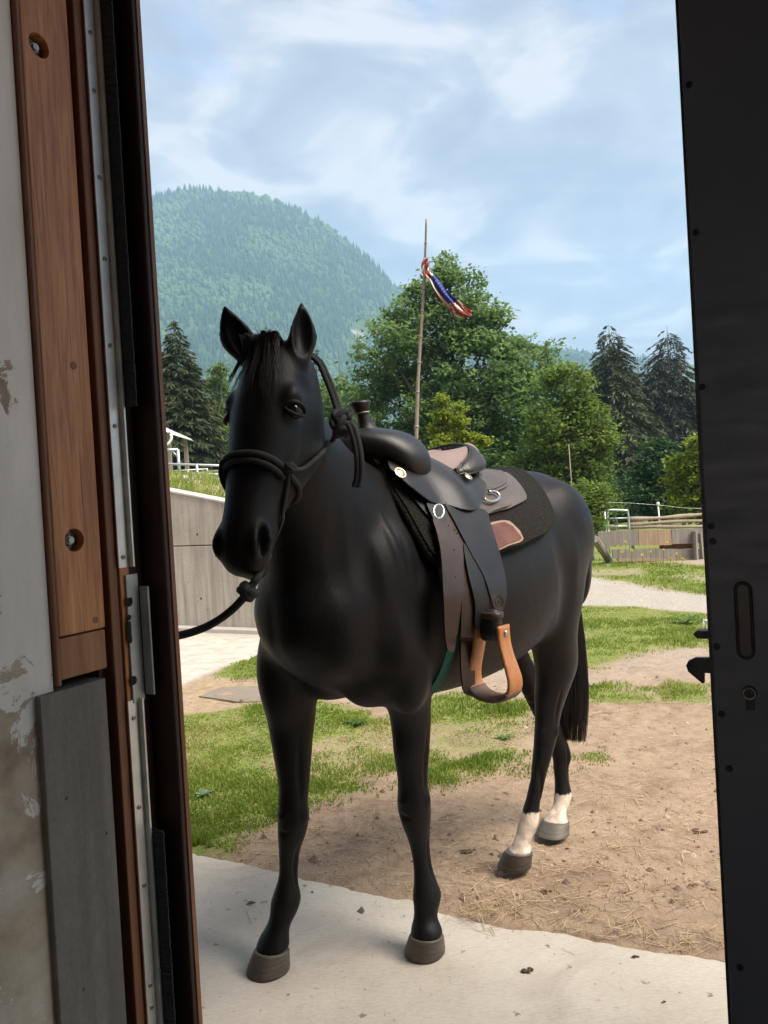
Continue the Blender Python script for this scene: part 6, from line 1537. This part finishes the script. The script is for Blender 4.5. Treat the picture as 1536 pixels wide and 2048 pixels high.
def crumbs():
    n = 1500; Y = 1 / RNG.uniform(1 / 6.5, 1 / 2.6, n); X = RNG.uniform(-0.3, 0.5, n) * Y; k = (X * NV.x + Y * NV.y > 2.48) | (RNG.random(n) < 0.10); X, Y = X[k], Y[k]; n = len(X)
    ap = X * NV.x + Y * NV.y < 2.48; Z = np.where(ap, 0.0, gz(X, Y)); r = RNG.exponential(0.0035, n) + 0.0018; r = np.where(ap, r * 0.7, r)
    base = np.array([(1, 0, 0), (0, 1, 0), (-1, 0, 0), (0, -1, 0), (0, 0, 0.9)]); v = np.c_[X, Y, Z][:, None, :] + base[None] * (r[:, None] * RNG.uniform(0.6, 1.6, (n, 5)))[:, :, None]
    k = np.arange(n)[:, None] * 5; F = np.vstack([np.c_[k + i, k + (i + 1) % 4, k + 4] for i in range(4)])
    o = mesh('soil_crumbs', v.reshape(-1, 3), F, m_leaf('crumb', (0.08, 0.052, 0.033), (0.18, 0.125, 0.085), (0.38, 0.31, 0.24), 0.0), None); tag(o, 'small crumbs of soil and grit scattered on the earth and concrete', 'soil', kind='stuff')
    at_ = o.data.attributes.new('tint', 'FLOAT', 'POINT'); at_.data.foreach_set('value', np.repeat(RNG.random(n) ** 1.4, 5).astype(np.float32))
crumbs()
# dung and dry leaf scraps that stand out one by one
MAT['dung'] = simple('dung', (0.085, 0.052, 0.031), 0.95, 0.5, 90, 0.9, dist=0.006)
def scrap(x, y, size, label, h=0.5, m=None, n=7, name='dung_crumb', cat='dung', grp=None):
    g = gnd(x, y); g.z = 0.0 if g.dot(NV) < 2.47 else float(gz(g.x, g.y)[0]); rr = random.Random(int(x + y)); v, f = [], []; off = 0; size = size * 0.72
    for i in range(n):
        c = g + Vector((rr.gauss(0, size * 0.45), rr.gauss(0, size * 0.35), size * h * rr.uniform(0.15, 0.5))); r = size * rr.uniform(0.22, 0.42)
        R_ = ellipsoid(c, Vector((r * rr.uniform(.8, 1.5), r * rr.uniform(-.4, .4), 0)), Vector((0, r * rr.uniform(.6, 1.1), 0)), Vector((0, 0, r * h * rr.uniform(.5, 1))), 7, 5)
        R_ = R_ + np.array([rr.gauss(0, r * .08) for _ in range(R_.size)]).reshape(R_.shape); R_[:, :, 2] = np.maximum(R_[:, :, 2], g.z - 0.002)
        a, b = rings(R_); v += [tuple(p) for p in a]; f += [tuple(q + off for q in t) for t in b]; off += len(a)
    o = mesh(name, v, f, m or MAT['dung'], None, loc=g); return tag(o, label, cat, grp)
def ellipsoid(c, A, Bx, Cx, n=16, m=10):
    rs = []
    for i in range(1, m):
        th = math.pi * i / m
        rs.append([Vector(c) + Cx * math.cos(th) + (A * math.cos(2 * math.pi * j / n) + Bx * math.sin(2 * math.pi * j / n)) * math.sin(th) for j in range(n)])
    return np.array(rs)
scrap(1056, 1943, 0.030, "dark dung crumb on the concrete right of the horse's front hoof", 0.8)
scrap(1272, 1915, 0.018, 'small brown crumb on the concrete near the slab edge', 0.5)
scrap(1326, 2006, 0.014, 'tiny brown crumb on the concrete near the door foot', 0.5, n=4)
scrap(497, 1806, 0.034, 'thin reddish scrap lying on the concrete beside the right foreleg', 0.15, n=5)
scrap(930, 1695, 0.040, 'flat dark dung patch on the earth behind the left foreleg', 0.25, n=10)
scrap(1090, 1776, 0.030, 'dark dung crumbs on the earth just behind the left hind hoof', 0.4, n=8)
scrap(1005, 1712, 0.028, 'dark clod on the earth just left of the left hind hoof', 0.4, n=6)
MAT['dryleaf'] = simple('dry_leaf', (0.12, 0.06, 0.035), 0.8, 0.4, 60, 0.4)
scrap(1395, 1760, 0.045, 'curled dry brown leaf on the earth near the door, upper one', 0.25, MAT['dryleaf'], 4, 'dry_leaf', 'leaf')
scrap(1425, 1770, 0.035, 'pale curled dry leaf on the earth touching the door edge', 0.3, MAT['dryleaf'], 4, 'dry_leaf', 'leaf')
scrap(1400, 1655, 0.050, 'long dark scrap of bark on the earth beside the door', 0.2, MAT['dung'], 6, 'bark_scrap', 'bark')
def weed(x, y, r, n, label, m, up=0.6, bw=0.22):
    g = gnd(x, y); g.z = float(gz(g.x, g.y)[0]); rr = random.Random(int(x * 3 + y)); root = empty('weed', g); tag(root, label, 'weed')
    for i in range(n):
        a = 2.4 * i + rr.uniform(-.3, .3); L = r * rr.uniform(0.6, 1.1); d = Vector((math.cos(a), math.sin(a), 0)); s = Vector((-d.y, d.x, 0)); e = up * rr.uniform(0.5, 1.2)
        row = [(0, .15), (.3, .8), (.6, 1.0), (.85, .6), (1, .05)]; v = []
        for t, w in row:
            c = g + d * L * t + Vector((0, 0, 0.004 + L * e * (t - 0.6 * t * t)))
            v += [c - s * L * bw * w + Vector((0, 0, .004)), c, c + s * L * bw * w + Vector((0, 0, .004))]
        f = [(k * 3 + j, k * 3 + j + 1, (k + 1) * 3 + j + 1, (k + 1) * 3 + j) for k in range(4) for j in range(2)]
        o = mesh('leaf', [tuple(p) for p in v], f, m, root, smooth=True); at_ = o.data.attributes.new('tint', 'FLOAT', 'POINT'); at_.data.foreach_set('value', np.full(15, rr.random(), np.float32))
weed(405, 1592, 0.06, 9, 'pale broad-leaved weed in the grass at left', m_leaf('weed_pale', (0.12, 0.20, 0.10), (0.17, 0.26, 0.14), (0.22, 0.32, 0.18), 0.3), 0.9, 0.34)
weed(712, 1447, 0.08, 12, "dark green weed in the grass between the horse's front legs", MAT['leaf_dark'], 0.5)
weed(1008, 1475, 0.06, 10, "green weed in the grass left of the horse's hind legs", MAT['leaf_mid'], 0.5)
weed(1372, 1247, 0.17, 26, 'tall leafy weed clump beside the door bolt', MAT['leaf_mid'], 1.2, 0.11)
weed(1370, 1905, 0.025, 7, 'tiny green weed in the crack at the slab edge near the door', MAT['leaf_mid'], 0.9, 0.3)
# ================================================================ fences, flag, shelter, cover
MAT['pipe'] = simple('galvanised_pipe', (0.50, 0.53, 0.53), 0.42, 0.15, 12, 0.1, 0.6)
MAT['pole'] = m_wood('weathered_pole', [(0.17, 0.13, 0.10), (0.27, 0.21, 0.165), (0.36, 0.29, 0.235)], 0.8, 0.4, False)
MAT['plank'] = m_wood('weathered_plank', [(0.16, 0.135, 0.115), (0.25, 0.215, 0.185), (0.34, 0.30, 0.26)], 0.85, 0.35, False)
MAT['plank_tan'] = m_wood('newer_plank', [(0.24, 0.16, 0.10), (0.36, 0.25, 0.165), (0.45, 0.33, 0.23)], 0.8, 0.35, False)
MAT['rail'] = m_wood('debarked_rail', [(0.22, 0.165, 0.12), (0.34, 0.265, 0.20), (0.44, 0.36, 0.285)], 0.85, 0.4, False)
MAT['white'] = simple('white_plastic', (0.75, 0.75, 0.73), 0.5, 0.05, 20, 0.05)
# flagpole, jointed, slightly leaning
FY = 19.0
pb, pt = at(832, 900, FY), at(852, 438, FY); dirp = (pt - pb).normalized(); k = (pb.z - float(gz(pb.x, pb.y)[0])) / dirp.z; p0 = pb - dirp * (k + 0.15)
FP = empty('flagpole', p0); tag(FP, 'tall jointed wooden flagpole leaning slightly behind the saddle', 'flagpole')
n = 60; L = (pt - p0).length; pts, rad = [], []
for i in range(n + 1):
    t = i / n; r = 0.062 - 0.036 * t
    pts.append(p0.lerp(pt, t) + CR * 0.02 * math.sin(t * 9) ); rad.append(r * (1 + 0.05 * math.sin(t * 31)))
mb = MB(); mb.tube(pts, rad, 10); mb.build('pole_shaft', MAT['pole'], FP, smooth=True)
for t in (0.30, 0.40, 0.50, 0.585, 0.66, 0.735, 0.80, 0.86, 0.93):
    c = p0.lerp(pt, t) + CR * 0.02 * math.sin(t * 9); r = (0.062 - 0.036 * t) * 1.28
    mb = MB(); mb.tube([c - dirp * 0.03, c - dirp * 0.01, c + dirp * 0.01, c + dirp * 0.03], [r * .8, r, r, r * .8], 10); mb.build('pole_joint', MAT['pole'], FP, smooth=True)
mb = MB(); mb.tube([at(852, 700, FY - .08), at(851, 520, FY - .08), at(852, 450, FY - .05)], 0.006, 5); mb.build('halyard', MAT['rope'], FP)
# flag: worn stars-and-stripes, twisted into a narrow streamer
FLAG = empty('flag', at(850, 540, FY)); tag(FLAG, 'worn red, white and blue stars and stripes flag twisted into a streamer on the flagpole', 'flag')
path = [(852, 516, 5), (850, 532, 7), (853, 546, 8), (864, 556, 7), (876, 574, 9), (890, 592, 11), (906, 608, 12), (922, 621, 12), (942, 630, 8)]
PK = crom(path, 54); nv = 13; V = []; CI = []
red, wht, blu = (0.62, 0.085, 0.065), (0.80, 0.76, 0.72), (0.045, 0.065, 0.30)
mats = []
for nm, c in (('flag_red', red), ('flag_white', wht), ('flag_blue', blu)):
    t = NT(nm); t.set(c, 0.8); tr = t.n('BsdfTranslucent'); tr.inputs['Color'].default_value = (*c, 1); mx = t.n('MixShader'); mx.inputs[0].default_value = 0.35
    t.l(t.b.outputs[0], mx.inputs[1]); t.l(tr.outputs[0], mx.inputs[2]); t.l(mx.outputs[0], t.out.inputs[0]); mats.append(t.m)
for i, (x, y, w) in enumerate(PK):
    a, b = PK[max(0, i - 1)], PK[min(53, i + 1)]; tg = np.array([b[0] - a[0], b[1] - a[1]]); tg /= np.linalg.norm(tg); nr = np.array([tg[1], -tg[0]]); u = i / 53
    for j in range(nv):
        s = j / (nv - 1) * 2 - 1; fold = 0.13 * math.sin(s * 5.2 + u * 6) * (0.4 + u) + 0.10 * math.sin(u * 9)
        q = np.array([x, y]) + nr * s * w * (1 + 0.10 * math.sin(u * 17)); V.append(at(q[0], q[1] + (2.2 * math.sin(u * 20 + s * 3) if u > 0.8 else 0), FY - 0.10 + fold))
def band(u, s):
    if u < 0.36: return 0 if (u * 14 + s * 1.2) % 2 < 1.15 else 1
    if u < 0.76:
        lim = -0.62 + 1.35 * max(0, u - 0.66) / 0.1
        if s < -0.55 + (0.35 if u < 0.45 else 0): return 0 if s < -0.8 else 1
        return 2 if not (u > 0.69 and s < (u - 0.69) * 22 - 1) else (0 if (u * 30) % 2 < 1 else 1)
    return 0 if (s * 2.6 + u * 9) % 2 < 1.15 else 1
grp = {0: [], 1: [], 2: []}
for i in range(53):
    for j in range(nv - 1): grp[band((i + .5) / 53, (j + .5) / (nv - 1) * 2 - 1)].append((i * nv + j, i * nv + j + 1, (i + 1) * nv + j + 1, (i + 1) * nv + j))
for g, nm in ((0, 'red_stripes'), (1, 'white_stripes'), (2, 'blue_canton')):
    used = sorted({q for f in grp[g] for q in f}); mp = {q: k for k, q in enumerate(used)}
    o = mesh(nm, [V[q] for q in used], [tuple(mp[q] for q in f) for f in grp[g]], mats[g], FLAG, smooth=True); solid_ = o.modifiers.new('s', 'SOLIDIFY'); solid_.thickness = 0.003; solid_.offset = 0
    if g == 2: canton = o
rs_ = random.Random(4)
for i in range(23, 39, 2):
    for j in (5, 8, 10):
        c = V[i * nv + j] - Vector((0, 0.012, 0)); r = 0.014; st = []
        for q in range(10):
            a = math.pi / 2 + q * math.pi / 5 + rs_.uniform(0, .3); rr = r if q % 2 == 0 else r * 0.42; st.append(c + CR * rr * math.cos(a) + Vector((0, 0, rr * math.sin(a))))
        mesh('star', st, [tuple(range(10))], mats[1], canton)
# pipe corral panels on the bank at left
def panel(a, b, zs, lab, grp='galvanised corral panels', r=0.021, posts=2, name='corral_panel'):
    a, b = Vector(a), Vector(b); root = empty(name, a); tag(root, lab, 'fence panel', grp)
    for z in zs:
        mb = MB(); mb.tube([a + Vector((0, 0, z)), b + Vector((0, 0, z))], r, 8); mb.build('rail', MAT['pipe'], root, smooth=True)
    for i in range(posts):
        p = a.lerp(b, i / (posts - 1)); mb = MB(); mb.tube([p + Vector((0, 0, -0.1)), p + Vector((0, 0, max(zs) + 0.02))], r * 1.15, 8); mb.build('post', MAT['pipe'], root, smooth=True)
    return root
def bankpt(x, Y):
    p = at(x, 950, Y); p.z = float(gz(p.x, p.y)[0]); return p
def zpx(x, y, Y): q = at(x, y, Y); return q.z - float(gz(q.x, q.y)[0])
Yc = 13.6
panel(bankpt(250, Yc), bankpt(540, Yc), [zpx(390, 917, Yc), zpx(390, 935, Yc), zpx(390, 950, Yc)], "long galvanised pipe rail fence on the bank left of the horse's head", posts=5)
panel(bankpt(415, 16.5), bankpt(520, 16.5), [zpx(430, y, 16.5) for y in (942, 951, 958, 966, 974)], "farther pipe panel with close rails just left of the horse's noseband", posts=4, r=0.017)
panel(bankpt(300, 18.5), bankpt(415, 18.5), [zpx(380, y, 18.5) for y in (940, 947, 955, 962)], 'farthest thin pipe panel behind the grass on the bank', posts=4, r=0.016)
# gate frame and small shelter with corrugated roof
g0, g1 = bankpt(322, 15), bankpt(359, 15); gr = empty('pipe_gate_frame', g0); tag(gr, 'pale pipe gate frame with corner brace at the far left', 'gate', None)
ht = zpx(340, 900, 15)
for p in (g0, g1): mb = MB(); mb.tube([p, p + Vector((0, 0, ht))], 0.03, 8); mb.build('post', MAT['pipe'], gr, smooth=True)
mb = MB(); mb.tube([g0 + Vector((0, 0, ht)), g1 + Vector((0, 0, ht))], 0.03, 8); mb.build('top_bar', MAT['pipe'], gr, smooth=True)
mb = MB(); mb.tube([g1 + Vector((0, 0, ht - 0.16)), g1.lerp(g0, 0.35) + Vector((0, 0, ht))], 0.018, 6); mb.build('corner_brace', MAT['pipe'], gr, smooth=True)
SY = 24.0
sh = empty('shelter', bankpt(290, SY)); tag(sh, 'small shelter with pale corrugated roof and curved gutter pipe at far left', 'shelter')
ra_, rb_ = at(230, 815, SY), at(347, 868, SY); wv, wf = [], []
nr_ = 50
for i in range(nr_):
    for j, dy in enumerate((0, 2.6)):
        p = ra_.lerp(rb_, i / (nr_ - 1)); wv.append(p + Vector((0, dy, 0.0 + 0.025 * math.cos(i * 1.5))))
wf = [(i * 2, (i + 1) * 2, (i + 1) * 2 + 1, i * 2 + 1) for i in range(nr_ - 1)]
o = mesh('corrugated_roof', wv, wf, simple('roof_sheet', (0.62, 0.64, 0.66), 0.5, 0.08, 8, 0.05, 0.2), sh, smooth=True); s_ = o.modifiers.new('s', 'SOLIDIFY'); s_.thickness = 0.02
for x in (250, 332):
    for dy in (0.3, 2.4):
        p = at(x, 880, SY); p.y += dy; z = float(gz(p.x, p.y)[0]); zt = ra_.lerp(rb_, (x - 230) / 117).z - 0.04
        mb = MB(); mb.box((p.x - 0.06, p.y - 0.06, z - 0.1), (p.x + 0.06, p.y + 0.06, zt)); mb.build('post', MAT['plank'], sh)
q = [at(341, 868, SY), at(343, 876, SY), at(338, 886, SY), at(330, 893, SY), at(328, 902, SY)]; q.append(Vector((q[-1].x, q[-1].y, float(gz(q[-1].x, q[-1].y)[0])))); mb = MB(); mb.tube(crom([tuple(p) for p in q], 24), 0.045, 8); mb.build('gutter_pipe', MAT['white'], sh, smooth=True)
# plank fence of the riding ring at right
RY = 14.6
def gp(x, Y): p = at(x, 1110, Y); p.z = float(gz(p.x, p.y)[0]); return p
fr = empty('plank_fence', gp(1290, RY)); tag(fr, 'low weathered plank fence of the riding ring at right', 'fence')
rp = random.Random(8)
def plank(x0, y0, x1, y1, h, Y, m, nm='plank', wob=0.02):
    a, b = at(x0, y0, Y), at(x1, y1, Y); n = 14; v = []
    for i in range(n + 1):
        p = a.lerp(b, i / n); e = rp.uniform(-wob, wob)
        for dy in (0, 0.045):
            v.append(p + Vector((0, dy, e))); v.append(p + Vector((0, dy, -h * Y / FPX + rp.uniform(-wob, wob) * 0.4)))
    f = []
    for i in range(n):
        c, d = i * 4, i * 4 + 4; f += [(c, c + 1, d + 1, d), (c + 2, d + 2, d + 3, c + 3), (c, d, d + 2, c + 2), (c + 1, c + 3, d + 3, d + 1)]
    f += [(0, 2, 3, 1), (n * 4, n * 4 + 1, n * 4 + 3, n * 4 + 2)]
    return mesh(nm, v, f, m, fr)
plank(1196, 1063, 1276, 1060, 30, RY, MAT['plank'], wob=0.006); plank(1277, 1060, 1342, 1059, 31, RY + 0.004, MAT['plank_tan'], wob=0.008); plank(1343, 1058, 1520, 1054, 30, RY, MAT['plank'], wob=0.006)
plank(1225, 1099, 1390, 1098, 18, RY, MAT['plank'], wob=0.006); plank(1391, 1098, 1520, 1095, 18, RY + 0.003, MAT['plank'], wob=0.006)
plank(1235, 1117, 1395, 1116, 6, RY - 0.01, MAT['plank_tan'], wob=0.004); plank(1300, 1123, 1520, 1120, 14, RY - 0.004, MAT['plank'], wob=0.006)
plank(1320, 1088, 1392, 1086, 11, RY + 0.10, simple('rust_board', (0.16, 0.060, 0.032), 0.9, 0.4, 20, 0.5), 'rust_board', 0.006)
for x, ty, w, tilt in ((1389, 1062, 0.10, 0.0), (1400, 1066, 0.07, 0.02)):
    a = at(x, ty, RY - 0.07); g = Vector((a.x + tilt, a.y, float(gz(a.x, a.y)[0]) - 0.1)); mb = MB(); mb.tube([g, a], [w * .75, w * .7], 7, flat=0.6); mb.build('fence_post', MAT['plank'], fr)
a, b = at(1190, 1078, RY - 0.3), gnd(1222, 1122); b.z -= 0.05; mb = MB(); mb.tube([a, b], 0.075, 8); o = mb.build('leaning_post', MAT['plank'], None, loc=b); tag(o, "grey wooden post leaning against the plank fence beside the horse's rump", 'post')
def pole_fence(Y, ys, x0, x1, label, r):
    root = empty('rustic_rail_fence', gp((x0 + x1) / 2, Y)); tag(root, label, 'fence')
    for k, (ya, yb_, bow) in enumerate(ys):
        pts = [at(x0 + (x1 - x0) * t, ya + (yb_ - ya) * t + bow * math.sin(t * 7 + k * 2), Y) for t in np.linspace(0, 1, 16)]
        mb = MB(); mb.tube(pts, [r * (1 + 0.22 * math.sin(i * 1.3 + k)) for i in range(16)], 7); mb.build('rail', MAT['rail'], root, smooth=True)
    for x in (x0 + 8, (x0 + x1) / 2 + 20, x1 - 6):
        t = at(x, ys[0][0] - 3, Y + 0.09); g = Vector((t.x, t.y, float(gz(t.x, t.y)[0]) - 0.1)); mb = MB(); mb.tube([g, t], r * 0.9, 7); mb.build('post', MAT['rail'], root, smooth=True)
pole_fence(17.5, [(1038, 1024, 1.5), (1048, 1038, 1.5), (1055, 1050, 1.0)], 1255, 1520, 'rustic fence of crooked wooden rails behind the plank fence', 0.045)
# tube gate with rounded corners
gy_ = 17.0; G = empty('tube_gate', gp(1235, gy_)); tag(G, 'small round-cornered tube gate behind the plank fence', 'gate')
def lp(x, y): return at(x, y, gy_)
outl = [lp(1217, 1066), lp(1216, 1024), lp(1219, 1020), lp(1252, 1021), lp(1256, 1024), lp(1259, 1062)]
mb = MB(); mb.tube(crom([tuple(p) for p in outl], 40), 0.022, 8); mb.build('gate_frame', MAT['pipe'], G, smooth=True)
for y in (1037, 1053): mb = MB(); mb.tube([lp(1217, y), lp(1258, y - 1)], 0.016, 6); mb.build('cross_bar', MAT['pipe'], G, smooth=True)
for x in (1217, 1258):
    t = lp(x, 1060); mb = MB(); mb.tube([Vector((t.x, t.y, float(gz(t.x, t.y)[0]) - 0.05)), t], 0.022, 8); mb.build('gate_foot', MAT['pipe'], G, smooth=True)
panel(gp(1120, 17.2), gp(1214, 17.2), [zpx(1190, y, 17.2) for y in (1026, 1040, 1054)], 'galvanised pipe panel behind the shrub, left of the tube gate', posts=3, r=0.02)
# electric-fence post and wires, thin pole
def stick(name, xt, yt, xb, Y, r, m, label, cat, cap=None):
    t = at(xt, yt, Y); g = at(xb, yt, Y); g.z = float(gz(g.x, g.y)[0]) - 0.05; root = empty(name, g); tag(root, label, cat)
    mb = MB(); mb.tube([g, t], r, 8); mb.build('shaft', m, root, smooth=True)
    mb = MB(); mb.tube([t - Vector((0, 0, .05)), t, t + Vector((0, 0, 0.05)), t + Vector((0, 0, 0.06))], [r, r * 2.2, r * 2.2, r * .6], 8); mb.build('insulator', cap or m, root, smooth=True); return root
stick('electric_fence_post', 1316, 1009, 1319, 18.5, 0.018, MAT['white'], 'thin white electric fence post behind the wooden rails', 'post')
stick('thin_pole', 1137, 884, 1141, 18, 0.012, MAT['pole'], "thin grey metal pole rising behind the horse's rump", 'pole', MAT['iron'])
stick('thin_pole', 1188, 968, 1189, 17.6, 0.012, MAT['pole'], 'short grey pole standing in the shrub beside the horse', 'pole', MAT['iron'])
w_ = MB(); w_.tube([at(1200, 1004, 18.5), at(1260, 1006, 18.5), at(1316, 1010, 18.5), at(1370, 1016, 18.5), at(1500, 1020, 18.5)], 0.0022, 4); o = w_.build('fence_wire', MAT['pipe'], None, loc=at(1316, 1010, 18.5)); tag(o, 'thin electric fence wire running from the white post', 'wire')
# flat metal cover in the earth by the wall
cv = gpoly([(398, 1391), (442, 1373), (545, 1370), (535, 1400), (482, 1403)]); k = len(cv); z = max(float(q) for q in gz(cv[:, 0], cv[:, 1])) + 0.006
v = [(x, y, z) for x, y in cv] + [(x, y, z - 0.05) for x, y in cv]
o = mesh('cover_plate', v, [tuple(range(k))] + [(i, k + i, k + (i + 1) % k, (i + 1) % k) for i in range(k)], m_concrete('cover_steel', [(0.15, 0.12, 0.09), (0.21, 0.17, 0.135), (0.28, 0.235, 0.19)], False, 2.0), None, loc=(cv[:, 0].mean(), cv[:, 1].mean(), z)); tag(o, 'flat grey cover plate set in the straw-covered earth near the wall', 'cover plate')
if o.data.polygons[0].normal.z < 0: o.data.flip_normals()
# tie ring on the outer wall for the lead rope
tr_ = T(-1.75, 1.17, 1.25)
rope('rope_tail', [LP[-2], LP[-1], LP[-1].lerp(tr_, 0.55) + Vector((0, 0, 0.0)), tr_ + NV * 0.03 + Vector((0, 0, -0.02))], 0.0098, LEAD, 10)
TR = empty('tie_ring', tr_); tag(TR, 'iron tie ring on the outer stable wall holding the lead rope', 'ring')
mb = MB(); mb.tube([tr_ + NV * 0.03 + (TV * math.cos(a) + Vector((0, 0, math.sin(a)))) * 0.035 - Vector((0, 0, .03)) for a in np.linspace(0, 6.283, 20, endpoint=False)], 0.005, 8, closed=True); mb.build('ring', MAT['iron'], TR, smooth=True)
mb = MB(); mb.tube([tr_ - NV * 0.022, tr_ + NV * 0.03], 0.006, 8); mb.build('eye_bolt', MAT['iron'], TR, smooth=True)
# dandelion clocks and yellow flowers
def flower(x, y, Y, h, r, m, label, grp, bank_=False):
    p = at(x, y, Y); z = float(gz(p.x, p.y)[0]); root = empty('flower', (p.x, p.y, z)); tag(root, label, 'flower', grp)
    t = Vector((p.x + 0.01, p.y, max(p.z, z + h))); mb = MB(); mb.tube([(p.x, p.y, z), t], 0.003, 5); mb.build('stem', MAT['leaf_light'], root)
    d = unit(60); P = np.array(t) + d * r * RNG.uniform(0.55, 1, 60)[:, None]; leaf_mesh('flower_head', P, r * 0.6, m, root)
fl_w = simple('seed_fluff', (0.72, 0.72, 0.68), 0.9, 0.1); fl_y = simple('yellow_petal', (0.62, 0.50, 0.06), 0.7, 0.15)
flower(1409, 1246, gnd(1409, 1270).y, 0.12, 0.035, fl_w, 'white dandelion clock beside the door bolt', None)
flower(370, 954, 10.4, 0.1, 0.035, fl_w, 'white dandelion clock on the bank above the concrete wall', None)
for i, (x, y) in enumerate(((1235, 1092), (1243, 1104), (1262, 1100), (1284, 1110), (1300, 1104), (1326, 1100), (1340, 1116), (1352, 1108), (1364, 1120), (1250, 1084), (1310, 1094), (1332, 1086))):
    flower(x, y, 13.9, 0.1, 0.028, fl_y, 'small pale yellow flower growing in front of the plank fence', 'yellow flowers by the fence')
# ---------------------------------------------------------------- haze
def haze():
    m = bpy.data.materials.new('haze_air'); m.use_nodes = True; nt = m.node_tree; nt.nodes.clear(); out = nt.nodes.new('ShaderNodeOutputMaterial'); v = nt.nodes.new('ShaderNodeVolumePrincipled')
    v.inputs['Color'].default_value = (0.45, 0.70, 1.0, 1); v.inputs['Density'].default_value = 0.00036; v.inputs['Anisotropy'].default_value = 0.0
    nt.links.new(v.outputs[0], out.inputs['Volume'])
    mb = MB(); lo = (gx[0] - 60, gy[0] - 60, -1.6); hi = (gx[-1] + 60, gy[-1] + 60, 720); mb.box(lo, hi)
    o = mb.build('haze', m, None); tag(o, 'pale blue summer haze filling the valley air', 'haze', kind='stuff')
haze()
